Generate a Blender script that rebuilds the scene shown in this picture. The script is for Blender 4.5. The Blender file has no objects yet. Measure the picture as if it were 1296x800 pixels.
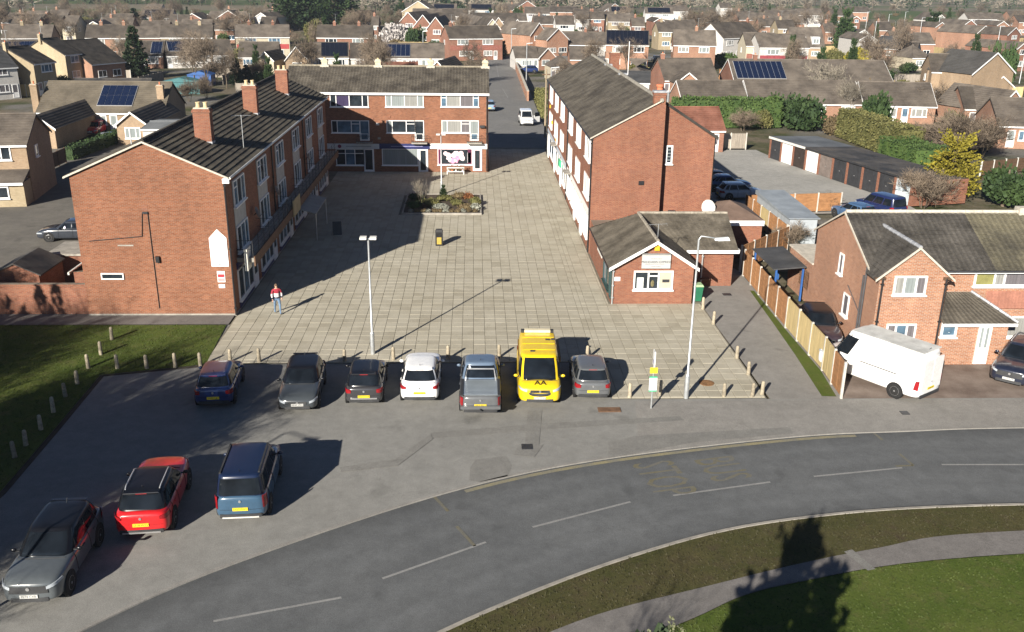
import bpy, bmesh, math, random
from mathutils import Vector, Matrix
from mathutils.geometry import tessellate_polygon
RND = random.Random(11)
PI = math.pi
S = bpy.context.scene
COL = S.collection

# ------------------------------------------------------------------ camera
CAM_H = 18.0
F_PX, PITCH, YAW, ROLL = 1190.0, 0.345115366, 0.0432777234, 0.0128838822
_f = Vector((math.sin(YAW)*math.cos(PITCH), math.cos(YAW)*math.cos(PITCH), -math.sin(PITCH)))
_r = Vector((math.cos(YAW), -math.sin(YAW), 0))
_u = _r.cross(_f)
cR = math.cos(ROLL)*_r + math.sin(ROLL)*_u
cU = -math.sin(ROLL)*_r + math.cos(ROLL)*_u
cF = _f
cam_d = bpy.data.cameras.new('camera')
cam = bpy.data.objects.new('camera', cam_d)
COL.objects.link(cam)
cam_d.sensor_fit = 'HORIZONTAL'
cam_d.sensor_width = 36.0
cam_d.lens = F_PX*36.0/1296.0
cam_d.clip_start = 0.2
cam_d.clip_end = 8000
m = Matrix((cR, cU, -cF)).transposed().to_4x4()
m.translation = Vector((0, 0, CAM_H))
cam.matrix_world = m
S.camera = cam

# ------------------------------------------------------------------ sky, sun, exposure
SUN_EL = math.radians(23.2)
SUN_AZ = math.radians(180+29.5)          # clockwise from +Y
W = bpy.data.worlds.new('World'); S.world = W; W.use_nodes = True
nt = W.node_tree; nt.nodes.clear()
sky = nt.nodes.new('ShaderNodeTexSky'); sky.sky_type = 'NISHITA'; sky.sun_disc = False
sky.sun_elevation = SUN_EL; sky.sun_rotation = SUN_AZ
sky.air_density = 0.45; sky.dust_density = 0.0; sky.ozone_density = 1.0
bg = nt.nodes.new('ShaderNodeBackground'); bg.inputs[1].default_value = 0.05
out = nt.nodes.new('ShaderNodeOutputWorld')
nt.links.new(sky.outputs[0], bg.inputs[0]); nt.links.new(bg.outputs[0], out.inputs[0])
sun_d = bpy.data.lights.new('sun', 'SUN'); sun_d.energy = 5.0; sun_d.angle = math.radians(0.53)
sun_d.color = (1.0, 0.93, 0.82)
sun = bpy.data.objects.new('sun', sun_d); COL.objects.link(sun)
sdir = Vector((math.sin(SUN_AZ)*math.cos(SUN_EL), math.cos(SUN_AZ)*math.cos(SUN_EL), math.sin(SUN_EL)))
sun.rotation_euler = sdir.to_track_quat('Z', 'Y').to_euler()
sun.location = (-60, -100, 90)
S.view_settings.view_transform = 'Standard'; S.view_settings.look = 'None'
S.view_settings.gamma = 1.0; S.view_settings.use_curve_mapping = False
S.view_settings.exposure = 1.08
S.render.engine = 'CYCLES'

# ------------------------------------------------------------------ pixel -> place (a pixel gives a direction, the plane gives the distance)
def ray(x, y): return cF + cR*((x-648)/F_PX) + cU*((400-y)/F_PX)
def G(x, y, h=0.0):
    d = ray(x, y); t = (h-CAM_H)/d.z
    return Vector((d.x*t, d.y*t, h))
def AY(x, y, Y):
    d = ray(x, y); t = Y/d.y
    return Vector((d.x*t, Y, CAM_H+d.z*t))
def AX(x, y, X):
    d = ray(x, y); t = X/d.x
    return Vector((X, d.y*t, CAM_H+d.z*t))

# ------------------------------------------------------------------ mesh helpers
class MB:
    def __init__(s): s.v = []; s.f = []
    def quad(s, a, b, c, d):
        n = len(s.v); s.v += [tuple(a), tuple(b), tuple(c), tuple(d)]; s.f.append((n, n+1, n+2, n+3)); return s
    def tri(s, a, b, c):
        n = len(s.v); s.v += [tuple(a), tuple(b), tuple(c)]; s.f.append((n, n+1, n+2)); return s
    def poly(s, pts):
        n = len(s.v); s.v += [tuple(p) for p in pts]; s.f.append(tuple(range(n, n+len(pts)))); return s
    def box(s, x0, x1, y0, y1, z0, z1):
        n = len(s.v)
        s.v += [(x0,y0,z0),(x1,y0,z0),(x1,y1,z0),(x0,y1,z0),(x0,y0,z1),(x1,y0,z1),(x1,y1,z1),(x0,y1,z1)]
        s.f += [(n,n+3,n+2,n+1),(n+4,n+5,n+6,n+7),(n,n+1,n+5,n+4),(n+1,n+2,n+6,n+5),(n+2,n+3,n+7,n+6),(n+3,n,n+4,n+7)]
        return s
    def prism(s, pts, z0, z1):          # pts: (x,y) counter clockwise
        n = len(s.v); k = len(pts)
        s.v += [(p[0],p[1],z0) for p in pts] + [(p[0],p[1],z1) for p in pts]
        s.f.append(tuple(range(n+k-1, n-1, -1))); s.f.append(tuple(range(n+k, n+2*k)))
        for i in range(k): s.f.append((n+i, n+(i+1)%k, n+k+(i+1)%k, n+k+i))
        return s
    def hull(s, a, b):                  # two polygons with the same count: a bottom, b top
        n = len(s.v); k = len(a)
        s.v += [tuple(p) for p in a] + [tuple(p) for p in b]
        s.f.append(tuple(range(n+k-1, n-1, -1))); s.f.append(tuple(range(n+k, n+2*k)))
        for i in range(k): s.f.append((n+i, n+(i+1)%k, n+k+(i+1)%k, n+k+i))
        return s
    def tube(s, pts, rad, n=6, cap=True):
        pts = [Vector(p) for p in pts]
        if not isinstance(rad, (list, tuple)): rad = [rad]*len(pts)
        base = len(s.v)
        for i, p in enumerate(pts):
            d = (pts[min(i+1, len(pts)-1)] - pts[max(i-1, 0)])
            if d.length < 1e-9: d = Vector((0,0,1))
            d.normalize()
            a = d.cross(Vector((0,0,1)) if abs(d.z) < 0.9 else Vector((1,0,0))).normalized(); b = d.cross(a)
            for k in range(n):
                t = 2*PI*k/n
                s.v.append(tuple(p + a*(rad[i]*math.cos(t)) + b*(rad[i]*math.sin(t))))
        for i in range(len(pts)-1):
            for k in range(n):
                q = base+i*n; s.f.append((q+k, q+n+k, q+n+(k+1)%n, q+(k+1)%n))
        if cap:
            s.f.append(tuple(range(base, base+n))); q = base+(len(pts)-1)*n; s.f.append(tuple(range(q+n-1, q-1, -1)))
        return s
    def lathe(s, prof, n=12, c=(0,0,0), axis='z'):
        base = len(s.v)
        for r, z in prof:
            for k in range(n):
                t = 2*PI*k/n; x, y = r*math.cos(t), r*math.sin(t)
                p = (x, y, z) if axis == 'z' else ((z, x, y) if axis == 'x' else (x, z, y))
                s.v.append((p[0]+c[0], p[1]+c[1], p[2]+c[2]))
        for i in range(len(prof)-1):
            for k in range(n):
                q = base+i*n; s.f.append((q+k, q+(k+1)%n, q+n+(k+1)%n, q+n+k))
        s.f.append(tuple(range(base+n-1, base-1, -1))); q = base+(len(prof)-1)*n; s.f.append(tuple(range(q, q+n)))
        return s
    def blob(s, c, r, seg=8, rings=5):
        prof = [(max(0.02, math.sin(PI*i/rings)), -math.cos(PI*i/rings)) for i in range(rings+1)]
        n0 = len(s.v); s.lathe(prof, seg)
        for i in range(n0, len(s.v)):
            v = s.v[i]; s.v[i] = (c[0]+v[0]*r[0], c[1]+v[1]*r[1], c[2]+v[2]*r[2])
        return s
    def mesh(s, name, mat, smooth=None):
        me = bpy.data.meshes.new(name); me.from_pydata(s.v, [], s.f)
        if mat is not None: me.materials.append(mat)
        if smooth is not None:
            me.polygons.foreach_set('use_smooth', [True]*len(me.polygons))
            me.set_sharp_from_angle(angle=math.radians(smooth))
        me.update(); return me
    def build(s, name, mat, parent=None, smooth=None, loc=None, rz=0.0):
        o = bpy.data.objects.new(name, s.mesh(name, mat, smooth)); COL.objects.link(o)
        if parent is not None: o.parent = parent
        if loc is not None: o.location = loc
        if rz: o.rotation_euler.z = rz
        return o
def fixn(me):
    b = bmesh.new(); b.from_mesh(me); bmesh.ops.recalc_face_normals(b, faces=b.faces); b.to_mesh(me); b.free()
def inst(name, me, parent=None, loc=(0,0,0), rz=0.0, sc=None):
    o = bpy.data.objects.new(name, me); COL.objects.link(o)
    if parent is not None: o.parent = parent
    o.location = loc
    if rz: o.rotation_euler.z = rz
    if sc is not None: o.scale = sc
    return o
def tag(o, label, cat, group=None):
    o['label'] = label; o['category'] = cat
    if group: o['group'] = group
    return o
def thing(name, label, cat, loc=(0,0,0), rz=0.0, group=None):
    o = bpy.data.objects.new(name, None); COL.objects.link(o)
    o.location = loc; o.rotation_euler.z = rz; o.empty_display_size = 0.3
    return tag(o, label, cat, group)
def struct(o): o['kind'] = 'structure'; return o
def stuff(o): o['kind'] = 'stuff'; return o
def copy_tree(o, parent=None):
    c = o.copy(); COL.objects.link(c)
    if parent is not None: c.parent = parent
    for ch in list(o.children): copy_tree(ch, c)
    return c
_textcache = {}
def text_mesh(txt, size, mat, thick=0.002, align='CENTER'):
    key = (txt, size, mat.name, align)
    if key in _textcache: return _textcache[key]
    cu = bpy.data.curves.new('lettering', 'FONT'); cu.body = txt; cu.size = size; cu.align_x = align; cu.align_y = 'CENTER'
    cu.extrude = thick; cu.resolution_u = 2
    o = bpy.data.objects.new('lettering', cu); COL.objects.link(o)
    dg = bpy.context.evaluated_depsgraph_get(); me = bpy.data.meshes.new_from_object(o.evaluated_get(dg))
    bpy.data.objects.remove(o); me.name = 'lettering'
    me.materials.clear(); me.materials.append(mat)
    _textcache[key] = me
    return me

# ------------------------------------------------------------------ materials
MATS = {}
def _mk(name):
    mt = bpy.data.materials.new(name); mt.use_nodes = True
    n = mt.node_tree.nodes; l = mt.node_tree.links
    return mt, n, l, n['Principled BSDF']
def _mix(n, l, fac, a, b, mode='MIX'):
    x = n.new('ShaderNodeMix'); x.data_type = 'RGBA'; x.blend_type = mode
    for sock, val in ((x.inputs[0], fac), (x.inputs[6], a), (x.inputs[7], b)):
        if hasattr(val, 'links') or hasattr(val, 'is_linked'): l.new(val, sock)
        else: sock.default_value = val if not isinstance(val, tuple) or len(val) == 4 else (*val, 1)
    return x.outputs[2]
def _noise(n, l, vec, scale, detail=4, rough=.6):
    x = n.new('ShaderNodeTexNoise'); x.inputs['Scale'].default_value = scale; x.inputs['Detail'].default_value = detail
    x.inputs['Roughness'].default_value = rough
    if vec is not None: l.new(vec, x.inputs['Vector'])
    return x.outputs['Fac']
def _ramp(n, l, fac, lo, hi, a=0.0, b=1.0):
    x = n.new('ShaderNodeMapRange'); x.inputs[1].default_value = lo; x.inputs[2].default_value = hi
    x.inputs[3].default_value = a; x.inputs[4].default_value = b; l.new(fac, x.inputs[0]); return x.outputs[0]
def _coord(n, world=False):
    if world: return n.new('ShaderNodeNewGeometry').outputs['Position']
    return n.new('ShaderNodeTexCoord').outputs['Object']
def _scale(n, l, vec, sc):
    x = n.new('ShaderNodeMapping'); x.inputs['Scale'].default_value = sc; l.new(vec, x.inputs['Vector']); return x.outputs[0]
def _bump(n, l, p, h, strength=.3, dist=.02):
    x = n.new('ShaderNodeBump'); x.inputs['Strength'].default_value = strength; x.inputs['Distance'].default_value = dist
    l.new(h, x.inputs['Height']); l.new(x.outputs[0], p.inputs['Normal'])
def cm(c, k): return (min(1, c[0]*k), min(1, c[1]*k), min(1, c[2]*k))
def M(name, col, rough=.8, var=.18, scale=2.0, fine=25.0, metal=0.0, spec=.35, world=False, stretch=None, rand=0.0, col2=None, coat=0.0, bump=0.0, lo=.35, hi=.65):
    if name in MATS: return MATS[name]
    mt, n, l, p = _mk(name)
    p.inputs['Roughness'].default_value = rough; p.inputs['Metallic'].default_value = metal
    p.inputs['Specular IOR Level'].default_value = spec
    p.inputs['Coat Weight'].default_value = coat; p.inputs['Coat Roughness'].default_value = .06
    v = _coord(n, world)
    if stretch: v = _scale(n, l, v, stretch)
    f1 = _ramp(n, l, _noise(n, l, v, scale, 5), lo, hi)
    c = _mix(n, l, f1, cm(col, 1-var), col2 if col2 else cm(col, 1+var))
    if fine:
        f2n = _noise(n, l, v, fine, 2)
        c = _mix(n, l, 1.0, c, _mix(n, l, _ramp(n, l, f2n, .3, .7), cm((1,1,1), 1-var*.9), (1,1,1)), 'MULTIPLY')
        if bump: _bump(n, l, p, f2n, bump, .02)
    if rand:
        oi = n.new('ShaderNodeObjectInfo'); hs = n.new('ShaderNodeHueSaturation')
        l.new(_ramp(n, l, oi.outputs['Random'], 0, 1, 1-rand, 1+rand), hs.inputs['Value']); l.new(c, hs.inputs['Color'])
        c = hs.outputs[0]
    l.new(c, p.inputs['Base Color'])
    MATS[name] = mt; return mt
def brick(name, c1, c2, mortar=(.20,.165,.13), pale=.5, rand=0.0):
    if name in MATS: return MATS[name]
    mt, n, l, p = _mk(name); p.inputs['Roughness'].default_value = .9; p.inputs['Specular IOR Level'].default_value = .2
    oc = _coord(n); sx = n.new('ShaderNodeSeparateXYZ'); l.new(oc, sx.inputs[0])
    ad = n.new('ShaderNodeMath'); ad.operation = 'ADD'; l.new(sx.outputs[0], ad.inputs[0]); l.new(sx.outputs[1], ad.inputs[1])
    cb = n.new('ShaderNodeCombineXYZ'); l.new(ad.outputs[0], cb.inputs[0]); l.new(sx.outputs[2], cb.inputs[1])
    bt = n.new('ShaderNodeTexBrick'); l.new(cb.outputs[0], bt.inputs['Vector'])
    bt.inputs['Color1'].default_value = (*c1, 1); bt.inputs['Color2'].default_value = (*c2, 1); bt.inputs['Mortar'].default_value = (*mortar, 1)
    bt.inputs['Scale'].default_value = 1.0; bt.inputs['Brick Width'].default_value = .225; bt.inputs['Row Height'].default_value = .075
    bt.inputs['Mortar Size'].default_value = .009; bt.inputs['Mortar Smooth'].default_value = .2; bt.inputs['Bias'].default_value = 0.0
    # paler bricks laid in runs, dark bricks here and there
    st = _scale(n, l, cb.outputs[0], (1.1, 6.0, 1))
    f = _ramp(n, l, _noise(n, l, st, 1.6, 6, .75), .56, .78, 0, pale)
    c = _mix(n, l, f, bt.outputs['Color'], cm((c2[0]*1.25, c2[1]*1.9, c2[2]*2.3), 1.0))
    f2 = _ramp(n, l, _noise(n, l, st, 3.3, 4, .8), .3, .5, .55, 0)
    c = _mix(n, l, f2, c, cm(c1, .55))
    f3 = _ramp(n, l, _noise(n, l, _scale(n, l, oc, (1,1,.45)), .45, 6, .7), .3, .7, .78, 1.14)
    hs = n.new('ShaderNodeHueSaturation'); l.new(c, hs.inputs['Color'])
    if rand:
        oi = n.new('ShaderNodeObjectInfo'); mu = n.new('ShaderNodeMath'); mu.operation = 'MULTIPLY'
        l.new(f3, mu.inputs[0]); l.new(_ramp(n, l, oi.outputs['Random'], 0, 1, 1-rand, 1+rand), mu.inputs[1]); l.new(mu.outputs[0], hs.inputs['Value'])
    else: l.new(f3, hs.inputs['Value'])
    l.new(hs.outputs[0], p.inputs['Base Color'])
    _bump(n, l, p, bt.outputs['Fac'], -.35, .01)
    MATS[name] = mt; return mt
def glass(name, col, rough=.04, curtain=None):
    mt, n, l, p = _mk(name); p.inputs['Roughness'].default_value = rough; p.inputs['Specular IOR Level'].default_value = .55
    if curtain:
        v = _scale(n, l, _coord(n), (9, 9, .2)); f = _ramp(n, l, _noise(n, l, v, 1.5, 2), .35, .65)
        l.new(_mix(n, l, f, cm(curtain, .72), curtain), p.inputs['Base Color'])
    else:
        f = _ramp(n, l, _noise(n, l, _coord(n), 1.3, 2), .35, .7)
        l.new(_mix(n, l, f, col, cm(col, 2.2)), p.inputs['Base Color'])
    MATS[name] = mt; return mt
def asphalt(name, col, col2, patch=.12, sc=1.0, tracks=False):
    mt, n, l, p = _mk(name); p.inputs['Roughness'].default_value = .93; p.inputs['Specular IOR Level'].default_value = .12
    v = _coord(n, True)
    f = _ramp(n, l, _noise(n, l, v, patch*sc, 6, .7), .32, .68)
    c = _mix(n, l, f, col, col2)
    f2 = _ramp(n, l, _noise(n, l, v, 1.7*sc, 8, .8), .3, .7, .78, 1.1)
    hs = n.new('ShaderNodeHueSaturation'); l.new(c, hs.inputs['Color']); l.new(f2, hs.inputs['Value']); c = hs.outputs[0]
    nf = _noise(n, l, v, 28, 3, .7)
    c = _mix(n, l, 1.0, c, _mix(n, l, _ramp(n, l, nf, .35, .65), (.74,.74,.74), (1.08,1.08,1.08)), 'MULTIPLY')
    # hairline cracks and stains
    vo = n.new('ShaderNodeTexVoronoi'); vo.feature = 'DISTANCE_TO_EDGE'; vo.inputs['Scale'].default_value = .13*sc
    wv = n.new('ShaderNodeVectorMath'); wv.operation = 'ADD'; l.new(v, wv.inputs[0])
    nz = n.new('ShaderNodeTexNoise'); nz.inputs['Scale'].default_value = .35; nz.inputs['Detail'].default_value = 5; l.new(v, nz.inputs['Vector'])
    mu = n.new('ShaderNodeVectorMath'); mu.operation = 'SCALE'; mu.inputs['Scale'].default_value = 5.0; l.new(nz.outputs['Color'], mu.inputs[0])
    l.new(mu.outputs[0], wv.inputs[1]); l.new(wv.outputs[0], vo.inputs['Vector'])
    cr = _ramp(n, l, vo.outputs['Distance'], 0, .004, .88, 1.0)
    hs2 = n.new('ShaderNodeHueSaturation'); l.new(c, hs2.inputs['Color']); l.new(cr, hs2.inputs['Value']); c = hs2.outputs[0]
    st = _ramp(n, l, _noise(n, l, v, .55, 3), .66, .78, 1.0, .8)
    hs3 = n.new('ShaderNodeHueSaturation'); l.new(c, hs3.inputs['Color']); l.new(st, hs3.inputs['Value'])
    c = hs3.outputs[0]
    vs = n.new('ShaderNodeTexVoronoi'); vs.inputs['Scale'].default_value = .32; l.new(wv.outputs[0], vs.inputs['Vector'])
    hs4 = n.new('ShaderNodeHueSaturation'); l.new(c, hs4.inputs['Color']); l.new(_ramp(n, l, vs.outputs['Distance'], .06, .16, .80, 1.0), hs4.inputs['Value']); c = hs4.outputs[0]
    if tracks:                                  # polished wheel tracks and a grimy gutter, across the width of the road
        uv = n.new('ShaderNodeUVMap'); sx = n.new('ShaderNodeSeparateXYZ'); l.new(uv.outputs[0], sx.inputs[0])
        rp = n.new('ShaderNodeValToRGB'); e = rp.color_ramp.elements
        pts = [(0,.80),(.05,.92),(.13,.98),(.2,1.10),(.28,1.0),(.36,1.08),(.46,.97),(.55,.97),(.64,1.08),(.73,.98),(.82,1.07),(.9,.9),(.97,.80),(1,.74)]
        e[0].position, e[0].color = pts[0][0], (pts[0][1]*.5,)*3+(1,); e[1].position, e[1].color = pts[-1][0], (pts[-1][1]*.5,)*3+(1,)
        for a_, b_ in pts[1:-1]: q = e.new(a_); q.color = (b_*.5,)*3+(1,)
        ad = n.new('ShaderNodeMath'); ad.operation = 'ADD'; l.new(sx.outputs[0], ad.inputs[0]); l.new(_ramp(n, l, _noise(n, l, v, .3, 4), 0, 1, -.05, .05), ad.inputs[1]); l.new(ad.outputs[0], rp.inputs[0])
        sp = n.new('ShaderNodeMath'); sp.operation = 'MULTIPLY'; sp.inputs[1].default_value = 2.0; l.new(rp.outputs[0], sp.inputs[0])
        hs5 = n.new('ShaderNodeHueSaturation'); l.new(c, hs5.inputs['Color']); l.new(sp.outputs[0], hs5.inputs['Value']); c = hs5.outputs[0]
    l.new(c, p.inputs['Base Color'])
    _bump(n, l, p, nf, .25, .01)
    MATS[name] = mt; return mt
def grassmat(name, a, b, c3, big=.25):
    mt, n, l, p = _mk(name); p.inputs['Roughness'].default_value = .95; p.inputs['Specular IOR Level'].default_value = .1
    v = _coord(n, True)
    c = _mix(n, l, _ramp(n, l, _noise(n, l, v, big, 5, .7), .35, .65), a, b)
    c = _mix(n, l, _ramp(n, l, _noise(n, l, v, 1.4, 6, .75), .5, .75), c, c3)
    nf = _noise(n, l, v, 14, 4, .8)
    c = _mix(n, l, 1.0, c, _mix(n, l, _ramp(n, l, nf, .3, .7), (.68,.68,.68), (1.14,1.14,1.1)), 'MULTIPLY')
    l.new(c, p.inputs['Base Color']); _bump(n, l, p, nf, .6, .05)
    MATS[name] = mt; return mt
def leafmat(name, col, col2, scale=.9, rand=.2, trans=.25):
    mt, n, l, p = _mk(name); p.inputs['Roughness'].default_value = .75; p.inputs['Specular IOR Level'].default_value = .25
    v = _coord(n)
    c = _mix(n, l, _ramp(n, l, _noise(n, l, v, scale, 5, .75), .35, .65), col, col2)
    oi = n.new('ShaderNodeObjectInfo'); hs = n.new('ShaderNodeHueSaturation')
    l.new(_ramp(n, l, oi.outputs['Random'], 0, 1, 1-rand, 1+rand), hs.inputs['Value']); l.new(c, hs.inputs['Color'])
    l.new(hs.outputs[0], p.inputs['Base Color'])
    MATS[name] = mt; return mt

BR = brick('red_brick', (0.173,0.056,0.025), (0.266,0.099,0.049))
BR2 = brick('dull_red_brick', (0.193,0.061,0.035), (0.270,0.101,0.055), pale=.25)
BRO = brick('orange_brick', (0.262,0.106,0.055), (0.377,0.174,0.095), (0.363,0.327,0.276), pale=.3)
BRF = brick('far_red_brick', (0.210,0.086,0.055), (0.280,0.122,0.083), pale=.25, rand=.18)
BRP = brick('peach_brick', (0.290,0.145,0.092), (0.363,0.198,0.132), pale=.3, rand=.12)
BRT = brick('tan_brick', (0.271,0.181,0.109), (0.344,0.240,0.149), (0.282,0.249,0.202), pale=.3, rand=.1)
BRY = brick('yellow_brick', (0.312,0.240,0.141), (0.375,0.299,0.184), (0.316,0.287,0.235), pale=.25, rand=.1)
RENDER_W = M('white_render', (.50,.48,.45), .85, .08, rand=.05)
RENDER_C = M('cream_render', (.45,.40,.30), .85, .08, rand=.08)
WOODCLAD = M('tile_hanging', (.25,.10,.075), .85, .2, 3, rand=.1)
TILE_G = M('grey_concrete_tile', (0.077,0.067,0.055), .92, .3, .8, 9, col2=(0.127,0.112,0.090), rand=.0, spec=.2)
TILE_D = M('dark_concrete_tile', (0.037,0.034,0.031), .9, .3, .9, 9, col2=(0.071,0.062,0.053), spec=.25)
TILE_L = M('lichen_tile', (0.062,0.058,0.050), .93, .3, .5, 8, col2=(0.149,0.127,0.081), spec=.15)
TILE_F = M('weathered_tile', (0.099,0.084,0.071), .92, .22, .5, 6, col2=(0.149,0.127,0.105), rand=.3, spec=.2)
TILE_R = M('red_clay_tile', (0.196,0.077,0.049), .9, .25, .8, 8, col2=(0.252,0.112,0.077), rand=.08)
SLATE = M('slate_sheet', (0.046,0.048,0.051), .8, .2, .6, 8, col2=(0.074,0.074,0.076), rand=.1)
FELT = M('grey_roof_felt', (0.105,0.115,0.124), .75, .2, .35, 6, col2=(0.155,0.164,0.174))
FELT_D = M('dark_roof_felt', (0.037,0.038,0.042), .8, .25, .4, 6, col2=(0.105,0.093,0.081))
WHITE = M('white_pvc', (.74,.74,.73), .35, .03, fine=0)
WHITE_D = M('dirty_white', (.62,.61,.57), .6, .15, 3)
CREAM = M('cream_panel', (.40,.395,.37), .7, .1, 3)
BLACKP = M('black_plastic', (.02,.02,.022), .45, .2)
DARK = M('dark_metal', (.035,.036,.04), .5, .2)
GALV = M('galvanised_steel', (.50,.52,.53), .42, .12, 4, metal=.6)
ALU = M('aluminium', (.66,.66,.66), .3, .08, metal=.8)
CONC = M('concrete', (.30,.28,.245), .92, .2, 2, 30)
CONC_L = M('light_concrete', (.50,.475,.43), .92, .2, 1.5, 30, world=True)
POSTM = M('bollard_stone', (.33,.285,.21), .92, .3, 5, 30, rand=.2)
LEAD = M('lead_flashing', (.33,.34,.36), .5, .2, 4)
MORT = M('mortar_verge', (.48,.44,.37), .95, .15, 4)
TERRA = M('terracotta', (.52,.17,.085), .8, .15, 4)
POTY = M('buff_pot', (.56,.44,.26), .85, .15, 4)
SOLAR = M('solar_cell', (.007,.013,.036), .12, .25, 8, 0, spec=.6)
SOLARK = M('black_solar_cell', (.008,.01,.018), .15, .2, 8, 0, spec=.5)
G_DARK = glass('window_dark', (.012,.016,.02))
G_BLUE = glass('window_sky', (.05,.085,.12))
G_CURT = glass('window_net', (0,0,0), .12, (.27,.27,.255))
G_CURT2 = glass('window_curtain', (0,0,0), .12, (.15,.14,.15))
G_PALE = glass('window_blind', (0,0,0), .12, (.24,.27,.27))
G_PURP = glass('window_purple', (0,0,0), .12, (.05,.04,.085))
FENCE_O = M('orange_fence', (.34,.17,.075), .85, .2, 1.5, 12, stretch=(1,1,5), rand=.14)
FENCE_Y = M('new_fence', (.46,.36,.18), .85, .15, 1.5, 12, stretch=(5,5,.5), rand=.1)
FENCE_G = M('grey_fence', (.33,.29,.24), .9, .2, 1.5, 12, stretch=(5,5,.5), rand=.15)
WOOD_D = M('dark_timber', (.10,.06,.035), .8, .25, 4)
WOODB = M('brown_timber', (.15,.085,.05), .8, .25, 4)
BLUEP = M('blue_paint', (.03,.10,.30), .5, .1)
GREENP = M('green_plastic', (.02,.13,.07), .5, .1)
NAVY = M('navy_fascia', (.02,.025,.10), .45, .1)
PINKM = M('pink_vinyl', (.75,.30,.46), .5, .25, 6)
PALEPINK = M('pale_pink', (.80,.62,.66), .5, .1)
PURPLEM = M('purple_vinyl', (.10,.015,.05), .5, .2)
REDM = M('sign_red', (.60,.04,.05), .5, .1)
INK = M('sign_ink', (.02,.026,.028), .6, .1)
INKL = M('faded_ink', (.20,.24,.25), .6, .1)
YELLOWM = M('yellow_plate', (.74,.56,.03), .4, .05)
GOLD = M('alarm_yellow', (.70,.40,.03), .4, .1)
GREENS = M('sign_green', (.06,.45,.22), .5, .1)
RLINE_Y = M('worn_yellow_paint', (.205,.185,.115), .9, .3, 1.5, 20, world=True, col2=(.14,.137,.122))
RLINE_KY = M('worn_kerb_paint', (.38,.335,.19), .9, .3, 1.2, 20, world=True, col2=(.19,.18,.145))
RLINE_W = M('worn_white_paint', (.38,.38,.37), .85, .3, 1.2, 20, world=True, col2=(.22,.22,.215))
BARK = M('bark', (.115,.09,.065), .95, .3, 3, rand=.25)
BARK_P = M('pale_bark', (.30,.265,.21), .95, .3, 3, rand=.2)
BIRCH = M('birch_bark', (.62,.58,.52), .9, .25, 2)
TWIG = M('twig', (.13,.10,.075), .95, .3, 2, 0, rand=.3, col2=(.21,.165,.12))
TWIG_G = M('grey_twig', (.17,.15,.12), .95, .3, 2, 0, rand=.25, col2=(.26,.23,.18))
LEAF_D = leafmat('dark_evergreen', (.016,.034,.012), (.045,.075,.022))
LEAF_C = leafmat('conifer_green', (.018,.034,.016), (.040,.062,.026))
LEAF_M = leafmat('hedge_green', (.035,.07,.018), (.075,.115,.03))
LEAF_O = leafmat('olive_leaf', (.07,.075,.025), (.15,.14,.05))
LEAF_B = leafmat('brown_hedge', (.085,.062,.032), (.15,.115,.06))
LEAF_Y = leafmat('golden_leaf', (.12,.11,.018), (.30,.25,.025), rand=.08)
LEAF_R = leafmat('rusty_leaf', (.14,.05,.018), (.23,.10,.04))
LEAF_W = leafmat('willow_twig', (.26,.20,.07), (.38,.30,.10), rand=.1)
LEAF_S = leafmat('silver_leaf', (.16,.17,.14), (.30,.30,.25), rand=.1)
BLOSSOM = leafmat('pale_blossom', (.30,.28,.26), (.46,.43,.42), rand=.1)
# ================================================================== THE GROUND
def catmull(pts, k=8):
    P = [Vector((p[0], p[1], 0)) for p in pts]; o = []
    for i in range(len(P)-1):
        a = P[max(i-1,0)]; b = P[i]; c = P[i+1]; d = P[min(i+2,len(P)-1)]
        for j in range(k):
            t = j/k
            o.append(0.5*((2*b)+(c-a)*t+(2*a-5*b+4*c-d)*t*t+(3*b-a-3*c+d)*t**3))
    o.append(P[-1]); return [(q.x, q.y) for q in o]
def sheet(name, pts, z, mat, parent=None, kind='structure'):
    me = bpy.data.meshes.new(name); b = bmesh.new()
    vs = [b.verts.new((p[0], p[1], z)) for p in pts]
    for t in tessellate_polygon([[Vector((p[0], p[1], 0)) for p in pts]]):
        try: b.faces.new([vs[i] for i in t])
        except ValueError: pass
    bmesh.ops.recalc_face_normals(b, faces=b.faces); b.normal_update()
    for q in b.faces:
        if q.normal.z < 0: q.normal_flip()
    b.to_mesh(me); b.free(); me.materials.append(mat)
    o = bpy.data.objects.new(name, me); COL.objects.link(o)
    if parent is not None: o.parent = parent
    elif kind: o['kind'] = kind
    return o
def ribbon(name, L, Rr, z, mat, parent=None):
    mb = MB()
    for i in range(len(L)-1):
        mb.quad((*Rr[i], z), (*Rr[i+1], z), (*L[i+1], z), (*L[i], z))
    o = mb.build(name, mat, parent)
    if parent is None: struct(o)
    return o
def offset(pts, d):
    o = []
    for i, p in enumerate(pts):
        a = Vector(pts[max(i-1,0)]); b = Vector(pts[min(i+1,len(pts)-1)]); t = (b-a).normalized()
        o.append((p[0]-t.y*d, p[1]+t.x*d))
    return o
def gp(x, y): v = G(x, y); return (v.x, v.y)

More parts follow.
